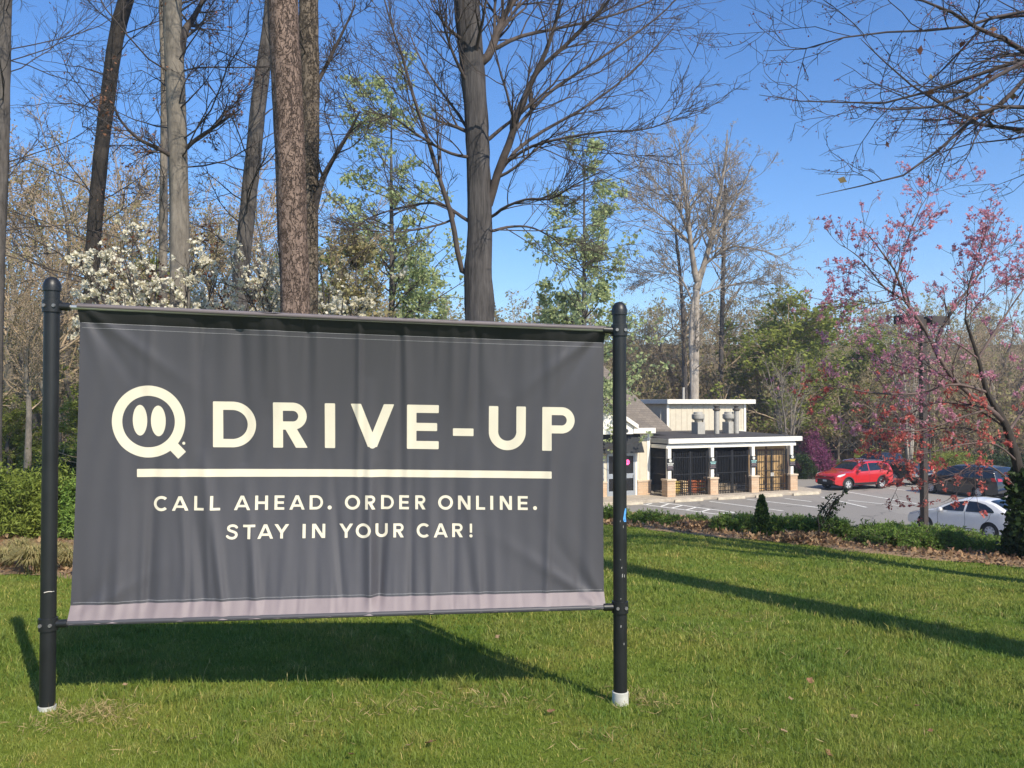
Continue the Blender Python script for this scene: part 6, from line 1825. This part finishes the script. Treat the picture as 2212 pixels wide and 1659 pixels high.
JUN = leafmat("juniper_green", [(.08,.16,.03), (.15,.25,.045), (.24,.34,.07), (.10,.19,.04)], .3, posnoise=2.2)
JUN_Y = leafmat("yellow_juniper", [(.10,.15,.028), (.20,.25,.042), (.30,.35,.07)], .3, posnoise=2.0)
def juniper(name, label, px, py_base, d, wpx, hpx, seed, mat=JUN, fronds=130, group=None, depth=.55, upr=(12, 55), cat="shrub", leaf=.055):
    rng = np.random.default_rng(seed)
    b = at(px, py_base, d); b[2] = g(b[0], b[1])
    rx = wpx / F * d / 2; h = hpx / F * d; h = max(.4 * h, h - .17)
    root = empty(name, tuple(b), label, cat, group)
    a = rng.uniform(0, 2 * np.pi, fronds); el = np.radians(rng.uniform(*upr, fronds)); q = rng.uniform(.55, 1.05, fronds)
    st = np.stack([np.cos(a) * rx * .3 * rng.random(fronds), np.sin(a) * rx * depth * .3 * rng.random(fronds), np.full(fronds, .02)], 1)
    end = np.stack([np.cos(a) * rx * q * np.cos(el * .7), np.sin(a) * rx * depth * q * np.cos(el * .7), h * np.clip(.25 + .85 * np.sin(el), .2, 1.05) * rng.uniform(.7, 1.05, fronds)], 1)
    t = np.linspace(0, 1, 8)[None, :, None]
    P = st[:, None] * (1 - t) + end[:, None] * t
    P[..., 2] += (.18 * h) * np.sin(np.pi * t[..., 0]) * rng.uniform(.2, 1, (fronds, 1))
    P[:, -1, 2] -= .03
    P += rng.normal(0, .012, P.shape)
    R = np.repeat(np.linspace(.010, .003, 8)[None], fronds, 0)
    g1 = spawn(rng, P, R, 11, (.25, 1), .20, .4, (25, 55), 5, .1, .02, .6, .003, .002, .5)
    tubes_mesh("stems", [(P, R, 5), (*g1, 3)], TWIG_R, root)
    # scale leaf sprays lying along the side twigs
    M, m, _ = g1[0].shape; per = 22; K = M * per
    par = rng.integers(0, M, K); f = rng.uniform(.0, 1, K) * (m - 1); i0 = np.clip(f.astype(int), 0, m - 2); fr = (f - i0)[:, None]
    C = g1[0][par, i0] * (1 - fr) + g1[0][par, i0 + 1] * fr
    T = g1[0][par, i0 + 1] - g1[0][par, i0]; T /= np.linalg.norm(T, axis=1, keepdims=True) + 1e-9
    dv = T * .8 + rng.normal(0, .5, (K, 3)); dv /= np.linalg.norm(dv, axis=1, keepdims=True)
    s = np.cross(dv, rng.normal(0, 1, (K, 3))); s /= np.linalg.norm(s, axis=1, keepdims=True)
    L = (leaf * .85 * rng.uniform(.6, 1.3, K))[:, None]; w = L * .13
    V = np.stack([C, C + dv * L * .45 + s * w, C + dv * L, C + dv * L * .45 - s * w], 1).reshape(-1, 3)
    i = np.arange(K)[:, None] * 4
    np_mesh("foliage", V, [np.hstack([i, i + 1, i + 2, i + 3])], mat, root, False)
    return root
JG = "junipers along the edge of the mulch bed"
juniper("juniper_shrub", "broad spreading juniper directly in front of the lamp post's foot", 1985, 1194, 13.9, 300, 66, 101, fronds=280, group=JG)
juniper("juniper_shrub", "spreading juniper in front of the white sedan's rear wheel", 2120, 1214, 13.5, 200, 32, 102, fronds=200, group=JG)
juniper("juniper_shrub", "spreading juniper with pale tips just left of the lamp post", 1905, 1182, 14.2, 130, 64, 103, fronds=130, group=JG)
juniper("juniper_shrub", "loose juniper below the dark twiggy sprig, brown leaves at its foot", 1775, 1168, 14.6, 160, 72, 104, fronds=160, group=JG)
juniper("juniper_shrub", "juniper just right of the small cone shaped evergreen", 1700, 1160, 15.1, 95, 64, 105, fronds=110, group=JG)
juniper("juniper_shrub", "juniper just left of the small cone shaped evergreen", 1588, 1149, 15.8, 110, 54, 106, fronds=100, group=JG)
juniper("juniper_shrub", "low juniper right of the right sign post at the lawn's far edge", 1500, 1142, 16.5, 70, 34, 107, fronds=60, group=JG)
juniper("juniper_shrub", "small juniper clump closest to the right sign post", 1400, 1134, 16.8, 78, 38, 108, fronds=70, group=JG)
juniper("juniper_shrub", "low juniper between the sign post and the small juniper clump, thin topped", 1452, 1138, 16.5, 48, 30, 109, fronds=50, group=JG)
juniper("juniper_shrub", "juniper half hidden behind the banner's right edge", 1320, 1128, 17.4, 90, 44, 110, fronds=60, group=JG)
# small cone evergreen
def cone(name, label, px, py_top, py_base, d, wpx, seed, n=5200):
    rng = np.random.default_rng(seed)
    b = at(px, py_base, d); b[2] = g(b[0], b[1]); H = at(px, py_top, d)[2] - b[2]; r = wpx / F * d / 2
    root = empty(name, tuple(b), label, "shrub")
    MB().tube([(0, 0, -.05), (0, 0, H * .9)], [.03, .006], 8).build("trunk", BARK_DARK, root)
    h = rng.uniform(0, 1, n) ** 1.25; a = rng.uniform(0, 2 * np.pi, n)
    q = r * (1 - h) ** .75 * rng.uniform(.75, 1.08, n) * (1 + .12 * np.sin(5 * a + h * 9))
    C = np.stack([np.cos(a) * q, np.sin(a) * q, h * H * rng.uniform(.96, 1.0, n)], 1)
    dv = np.stack([np.cos(a) * .5, np.sin(a) * .5, np.full(n, .8)], 1) + rng.normal(0, .3, (n, 3)); dv /= np.linalg.norm(dv, axis=1, keepdims=True)
    s = np.cross(dv, rng.normal(0, 1, (n, 3))); s /= np.linalg.norm(s, axis=1, keepdims=True)
    L = .055 * rng.uniform(.6, 1.3, (n, 1)); w = L * .25
    V = np.stack([C, C + dv * L * .5 + s * w, C + dv * L, C + dv * L * .5 - s * w], 1).reshape(-1, 3); i = np.arange(n)[:, None] * 4
    np_mesh("foliage", V, [np.hstack([i, i + 1, i + 2, i + 3])], leafmat("arborvitae_green", [(.035, .075, .018), (.06, .11, .025), (.09, .14, .035)], .25), root)
cone("cone_evergreen", "small cone shaped evergreen standing above the junipers at the lot's edge", 1646, 1072, 1156, 15.0, 40, 111)
# dark twiggy sprig
bq = at(1765, 1166, 14.1); bq[2] = g(bq[0], bq[1])
shrub_tree("leafy_sprig", "dark leaved twiggy shoot leaning right above the junipers", bq, 112, BARK_DARK, TWIG, 4, .80, .10,
           [dict(count=6, length=.26, ang=(30, 60), n=5, wig=.12, up=.03, rr=.6, rmin=.004, rtip=.002, tr=(.3, 1))],
           [dict(name="foliage", mat=GRN_DARK, per=16, size=.045, spread=.02, aspect=.6, tr=(.1, 1))], .009, cat="shrub", lean=(.33, 0))
# ivy round the dogwood's foot
def ivy(name, label, base, r, H, seed, n=4200):
    rng = np.random.default_rng(seed); root = empty(name, tuple(base), label, "climber")
    a = rng.uniform(0, 2 * np.pi, n); h = rng.uniform(0, 1, n); q = r * (1 + .5 * (1 - h)) * (1 + .3 * np.sin(3 * a + h * 6)) + rng.normal(0, .04, n)
    C = np.stack([np.cos(a) * q, np.sin(a) * q, h * H], 1)
    leaves_mesh("foliage", rng, C, .075, GRN_DARK, root, aspect=.9)
    pts = [np.array((r * .6 * math.cos(t * 5), r * .6 * math.sin(t * 5), t * H)) for t in np.linspace(0, 1, 24)]
    MB().tube(pts, .01, 6).build("vine", BARK_DARK, root)
ib = np.array((bp[0], dd0, bz))
ivy("ivy", "dark ivy wrapped round the dogwood's foot at the right edge", ib + (0.02, -.02, 0), .17, 1.25, 113)
# shrubs round the lot
shrub("redbud_shrub", "purple flowering shrub beyond the canopy's right end", 1760, 1030, 61, 110, 90, PURP, 121, 9000, .12)
shrub("clipped_hedge", "dark clipped box hedge left of the red SUV", 1742, 1040, 58.5, 60, 48, GRN_DARK, 122, 6000, .10, box=.9, depth=.6)
shrub("round_shrub", "rounded yellow green shrub behind the pickup, left of the lamp post", 1880, 1030, 63.5, 100, 46, GRN_YEL, 123, 6000, .13)
shrub("round_shrub", "wide rounded yellow green shrub just right of the lamp post", 2050, 1030, 63, 150, 60, GRN_YEL, 124, 9000, .13)
shrub("round_shrub", "dark shrub row beyond the minivan's roof at the right", 2150, 1030, 64, 130, 60, GRN_DARK, 125, 7000, .14)
shrub("round_shrub", "low green shrub beside the purple flowering one", 1795, 1035, 62, 60, 30, GRN_MID, 126, 3000, .12)
# left side
LSG = "shrubs beyond the mulch bed at the left"
shrub("evergreen_shrub", "feathery yellow green shrub at the left edge behind the tan grass tuft", 30, 1160, 11.9, 190, 140, JUN_Y, 131, 15000, .06, group=LSG, aspect=.3, clumps=70)
shrub("evergreen_shrub", "feathery yellow green shrub directly behind the left sign post", 105, 1160, 12.2, 150, 140, JUN_Y, 132, 13000, .06, group=LSG, aspect=.3, clumps=60)
shrub("evergreen_shrub", "greener feathery shrub showing between the left sign post and banner", 175, 1160, 12.0, 110, 128, JUN, 133, 10000, .06, group=LSG, aspect=.3, clumps=50)
shrub("evergreen_shrub", "dark rounded evergreen far behind the left sign post, right of the guard rail", 110, 1010, 27, 120, 60, GRN_DARK, 134, 6000, .09, group=LSG)
shrub("evergreen_shrub", "bright leafy bush above the dark evergreen by the left sign post", 60, 1000, 31, 170, 110, GRN_YEL, 135, 9000, .12, group=LSG)
shrub("evergreen_shrub", "mid green leafy bush between the left sign post and the banner's edge", 185, 1010, 29, 110, 120, GRN_MID, 136, 8000, .10, group=LSG)
# tan ornamental grass tufts
TANG = leafmat("tan_blade", [(.36, .28, .11), (.48, .40, .18), (.26, .26, .09), (.42, .33, .15)], .3)
def tuft(name, label, px, py, d, r, h, seed, n=420):
    rng = np.random.default_rng(seed); b = at(px, py, d); b[2] = g(b[0], b[1])
    root = empty(name, tuple(b), label, "plant", "tan grass tufts in the left mulch bed")
    a = rng.uniform(0, 2 * np.pi, n); q = rng.uniform(.4, 1, n); t = np.linspace(0, 1, 5)[None]
    rr_ = (r * q)[:, None] * t ** 1.3; zz = h * (1.1 - .5 * q)[:, None] * np.sin(np.pi * .62 * t) / .93 * (1 - .35 * q[:, None] * t ** 2)
    C = np.stack([np.cos(a)[:, None] * rr_ + rng.normal(0, .03, (n, 1)), np.sin(a)[:, None] * rr_ + rng.normal(0, .03, (n, 1)), zz], -1)
    S = np.stack([-np.sin(a), np.cos(a), np.zeros(n)], 1)[:, None] * (np.array([.004, .0045, .004, .003, .0008])[None, :, None])
    V = np.stack([C - S, C + S], 2).reshape(n, 10, 3)
    qd = np.array([[2 * i, 2 * i + 1, 2 * i + 3, 2 * i + 2] for i in range(4)])
    Q = (qd[None] + np.arange(n)[:, None, None] * 10).reshape(-1, 4)
    np_mesh("blades", V.reshape(-1, 3), [Q], TANG, root)
    MB().lathe([(.05, -.02), (.06, .02), (.03, .05), (0, .06)], (0, 0, 0), 'z', 10).build("crown", plain("grass_crown", (.12, .09, .04), .9), root)
tuft("grass_tuft", "arching tan grass tuft just left of the left sign post", 72, 1250, 9.0, .38, .34, 141)
tuft("grass_tuft", "pale flattened grass tuft at the left edge of the mulch bed", 10, 1238, 9.3, .40, .26, 142, 320)
tuft("grass_tuft", "tan grass tuft between the left sign post and the banner", 150, 1242, 9.2, .34, .28, 143, 300)
tuft("grass_tuft", "pale grass tuft standing behind the arching one, further from the lawn", 40, 1222, 9.9, .36, .28, 144, 260)
tuft("grass_tuft", "pale grass tuft hugging the left sign post's right side, further back", 118, 1226, 9.8, .34, .26, 145, 260)

# ================================================================== LAWN, LITTER, LEAVES
def grass_mat():
    m, nt, b = newmat("grass_blade")
    gm = nt.nodes.new("ShaderNodeNewGeometry")
    n1 = noise_node(nt, .85, 3, .6); n2 = noise_node(nt, 3.2, 3, .6)
    base = ramp_node(nt, n1.outputs[0], [(.30, (.085, .155, .022)), (.48, (.138, .196, .030)), (.62, (.235, .245, .050))])
    patch = ramp_node(nt, n2.outputs[0], [(.3, (.078, .148, .028)), (.5, (.138, .196, .036)), (.68, (.28, .27, .085))])
    c = mixc(nt, .5, base.outputs[0], patch.outputs[0])
    tone = ramp_node(nt, gm.outputs['Random Per Island'], [(0, (.8, .85, .75)), (.5, (1.3, 1.25, 1.2)), (.9, (1.5, 1.4, 1.3)), (.955, (1.6, 1.4, 1.3)), (.96, (2.6, 1.7, 2.6)), (1, (3.0, 2.0, 3.0))])
    c = mixc(nt, 1.0, c, tone.outputs[0], 'MULTIPLY')
    nt.links.new(c, b.inputs['Base Color']); b.inputs['Roughness'].default_value = .55; b.inputs['Specular IOR Level'].default_value = .3
    t = nt.nodes.new("ShaderNodeBsdfTranslucent"); nt.links.new(c, t.inputs[0])
    mx = nt.nodes.new("ShaderNodeMixShader"); mx.inputs[0].default_value = .3
    nt.links.new(b.outputs[0], mx.inputs[1]); nt.links.new(t.outputs[0], mx.inputs[2]); nt.links.new(mx.outputs[0], nt.nodes["Material Output"].inputs[0])
    return m
rng = np.random.default_rng(200)
NB = 620000
d = 2.9 * np.exp(rng.random(NB) * math.log(18.5 / 2.9)); x = rng.uniform(-.74, .74, NB) * d; y = d
outer = rng.random(NB) < .36; sgn = np.where(rng.random(NB) < .5, -1, 1)
x = np.where(outer, sgn * (.70 * d + rng.random(NB) * (2.6 + .25 * d)), x)
ok = bank_s(x, y) < rng.normal(-.02, .10, NB) + (.16 * np.sin(((x - 4.79) * -.699 + (y - 13.52) * .715) * 1.9))
ok &= ~((x < -2.3) & (y > 8.75 + rng.normal(0, .06, NB)) & (y < 12.9))
ok &= (np.hypot(x - PL[0], y - PL[1]) > .05) & (np.hypot(x - PR[0], y - PR[1]) > .05)
x, y, d = x[ok], y[ok], d[ok]
nc = 420; cd = 3.0 * np.exp(rng.random(nc) * math.log(10 / 3.0)); cx = rng.uniform(-.68, .68, nc) * cd; cn = rng.integers(12, 70, nc)
ex = np.repeat(cx, cn) + rng.normal(0, .028, cn.sum()); ey = np.repeat(cd, cn) + rng.normal(0, .028, cn.sum())
ok = (bank_s(ex, ey) < -.2) & ~((ex < -2.2) & (ey > 8.5)) & (np.hypot(ex - PL[0], ey - PL[1]) > .06) & (np.hypot(ex - PR[0], ey - PR[1]) > .06)
tall = np.concatenate([np.ones(len(x)), rng.uniform(1.3, 2.1, ok.sum())]); x = np.concatenate([x, ex[ok]]); y = np.concatenate([y, ey[ok]]); d = y.copy(); n = len(x)
sc = d / 4.2
ln_ = tall * rng.uniform(.020, .046, n) * (1 + .35 * np.sin(x * 2.3 + y) * np.sin(y * 1.9)) * np.clip(sc, .9, 1.3)
wd_ = rng.uniform(.0022, .0042, n) * np.clip(sc, .8, 3.2)
a = rng.uniform(0, 2 * np.pi, n); lean = rng.uniform(.1, 1.0, n)
dx, dy = np.cos(a), np.sin(a); z = G(x, y) - .004
f = rng.uniform(0, 2 * np.pi, n); sx, sy = np.cos(f), np.sin(f)
def row(t, w):
    hx = dx * lean * ln_ * t * t; hy = dy * lean * ln_ * t * t; hz = ln_ * t * (1 - .35 * lean * t)
    return [np.stack([x + hx + s * sx * wd_ * w, y + hy + s * sy * wd_ * w, z + hz], 1) for s in (-.5, .5)]
r0 = row(0, 1); r1 = row(.55, .85); r2 = row(1, 0)
V = np.stack([r0[0], r0[1], r1[0], r1[1], r2[0]], 1).reshape(-1, 3)
i = np.arange(n)[:, None] * 5
gr_ = np_mesh("grass", V, [np.hstack([i, i + 1, i + 3, i + 2]), np.hstack([i + 2, i + 3, i + 4])], grass_mat())
tag(gr_, kind="stuff")
# a few seed stalks left by the mower
sm = MB(); rr = np.random.default_rng(7)
STK = leafmat("seed_stalk", [(.30, .30, .10), (.42, .38, .18)], .3)
gsx = []
for (px, py, hh) in ((437, 1475, .13), (645, 1478, .11), (665, 1480, .10), (620, 1480, .07), (330, 1482, .08), (880, 1475, .07), (960, 1470, .05), (1670, 1310, .10), (1590, 1262, .08), (1710, 1320, .08), (1880, 1395, .12)):
    xr, zr = ray(px, py); dd_ = 1.6 / -zr
    for _ in range(6):
        dd_ = (EYE - g(xr * dd_, dd_)) / -zr
    p = np.array((xr * dd_, dd_, g(xr * dd_, dd_)))
    ltn = np.array((rr.uniform(-.3, .45), rr.uniform(-.2, .2), 1)); 
    pts = [p, p + ltn * hh * .5, p + ltn * hh + (rr.uniform(-.01, .02), 0, -.005)]
    gsx.append((pts, hh))
for pts, hh in gsx:
    sm.tube(pts, [.0016, .0013, .001], 4); sm.tube([pts[-1] + (0, 0, -.018), pts[-1] + (0, 0, -.004), pts[-1] + (0, 0, .012)], [.0015, .003, .0008], 5)
o = sm.build("grass_stalks", STK); tag(o, kind="stuff")
# straw coloured thatch patches where the grass is worn
TH = leafmat("dry_thatch", [(.34, .25, .11), (.45, .34, .17), (.26, .19, .08)], .2)
cs = []
def ground_px(px, py):
    xr, zr = ray(px, py); q = EYE / -zr
    for _ in range(8): q = (EYE - g(xr * q, q)) / -zr
    return np.array((xr * q, q, g(xr * q, q)))
for (px, py, r, n_) in ((190, 1548, .16, 700), (235, 1552, .14, 400), (90, 1570, .12, 200), (650, 1560, .28, 400), (860, 1530, .2, 300), (1000, 1520, .2, 260), (1365, 1510, .14, 400), (1400, 1525, .12, 240), (1130, 1520, .2, 250), (1500, 1370, .3, 300), (1640, 1340, .3, 300), (1900, 1500, .4, 300), (2050, 1330, .5, 300), (1750, 1420, .4, 250), (1300, 1600, .25, 200), (1600, 1590, .3, 300), (300, 1600, .3, 200)):
    p = ground_px(px, py); n_ = int(n_ * .38); xy = p[:2] + rng.normal(0, r * .7, (n_, 2)); cs.append(np.column_stack([xy, G(xy[:, 0], xy[:, 1]) + rng.uniform(.008, .032, n_)]))
th = leaves_mesh("dry_thatch", rng, np.vstack(cs), .05, TH, None, aspect=.06, svar=.5, up=.3); tag(th, kind="stuff")
# bark chips and leaves on the mulch
LIT = leafmat("bed_litter", [(.20, .11, .055), (.36, .23, .12), (.12, .07, .04), (.48, .33, .18), (.28, .15, .09)], .2)
ta = rng.uniform(-10, 12, 16000); s_ = rng.uniform(.02, 1, 16000) ** 1.2 * 2.6
X = 4.79 + ta * -.699 + s_ * .715; Y = 13.52 + ta * .715 + s_ * .699
c1 = np.column_stack([X, Y, G(X, Y) + .035 + rng.uniform(0, .02, len(X))])
X = rng.uniform(-9, -2.4, 4000); Y = rng.uniform(8.8, 12, 4000)
c2 = np.column_stack([X, Y, G(X, Y) + .035 + rng.uniform(0, .015, len(X))])
cc = [c1, c2]
for (px, py, r, n_) in ((1735, 1163, .35, 900), (1760, 1170, .3, 600), (1500, 1140, .3, 500), (1560, 1148, .25, 400)):
    p = at(px, py, 14.2 if px > 1600 else 16.2); xy = p[:2] + rng.normal(0, r * .6, (n_, 2)); cc.append(np.column_stack([xy, G(xy[:, 0], xy[:, 1]) + .03 + rng.uniform(0, .12, n_)]))
li = leaves_mesh("bed_litter", rng, np.vstack(cc), .065, LIT, None, aspect=.6, svar=.5); tag(li, kind="stuff")
# fallen leaves on the lawn, each one a thing
FL = [leafmat("fallen_brown", [(.24, .12, .06), (.30, .17, .09)], .2), leafmat("fallen_tan", [(.42, .29, .16), (.36, .24, .14)], .2)]
def curled_leaf(seed):
    r = np.random.default_rng(seed); nu, nv = 9, 6
    U, Vv = np.meshgrid(np.linspace(0, 1, nu), np.linspace(-1, 1, nv), indexing='ij')
    wv = np.sin(np.pi * U) ** .7 * (.42 + .12 * np.sin(U * 15))
    Xl = U - .5; Yl = Vv * wv; Zl = .35 * Yl ** 2 + .25 * (Xl) ** 2 + .06 * np.sin(U * 7 + Vv * 2 + seed)
    i = np.arange(nu - 1)[:, None] * nv + np.arange(nv - 1)[None]
    return np.stack([Xl, Yl, Zl + .05], -1).reshape(-1, 3), np.stack([i, i + nv, i + nv + 1, i + 1], -1).reshape(-1, 4)
for k_, (px, py, s, mt, lab) in enumerate([(930, 1617, .055, 0, "curled brown leaf on the lawn at the bottom middle, larger than its neighbours"), (885, 1622, .045, 1, "pale brown leaf just left of the large curled brown leaf"),
                                           (758, 1643, .04, 0, "small brown leaf near the bottom edge left of the middle"), (418, 1608, .03, 1, "tiny pale leaf on the lawn below the banner's left part"),
                                           (1694, 1592, .042, 1, "tan upright leaf on the lawn right of the right sign post's foot"), (1845, 1560, .05, 1, "tan leaf lying on the lawn at the lower right"),
                                           (1708, 1520, .035, 1, "small pale curled leaf below the long tree shadow"), (1750, 1480, .05, 0, "dark flat leaf below the long tree shadow"),
                                           (2010, 1590, .03, 0, "small reddish leaf on the lawn near the lower right corner"), (1075, 1384, .05, 1, "pale leaf on the lit grass just under the banner's lower edge"),
                                           (1190, 1548, .045, 0, "brown leaf left of the right sign post's white footing"), (1790, 1640, .045, 0, "brown leaf at the bottom edge right of the middle"),
                                           (270, 1490, .035, 1, "tan leaf at the front edge of the banner's shadow"), (1980, 1535, .035, 0, "reddish brown leaf between the lower right tan leaf and the right edge")]):
    V, Q = curled_leaf(k_); p = ground_px(px, py)
    o = np_mesh("fallen_leaf", V * s * 1.0, [Q], FL[mt], None, True)
    o.location = (p[0], p[1], p[2] + .028); o.rotation_euler = (rng.normal(0, .3), rng.normal(0, .3), rng.uniform(0, 6.28))
    tag(o, lab, "leaf", "fallen leaves on the lawn")

# ================================================================== THIN SPRING HAZE
hz = MB().box(-430, -130, -9, 430, 470, 48).build("haze", None)
hm, hnt, hb = newmat("haze_air")
hnt.nodes.remove(hb)
pv = hnt.nodes.new("ShaderNodeVolumePrincipled")
pv.inputs['Color'].default_value = (.86, .91, 1.0, 1); pv.inputs['Density'].default_value = .0008; pv.inputs['Anisotropy'].default_value = .2
hnt.links.new(pv.outputs[0], hnt.nodes["Material Output"].inputs['Volume'])
hz.data.materials.append(hm)
tag(hz, kind="stuff")
SC.view_layers[0].update()
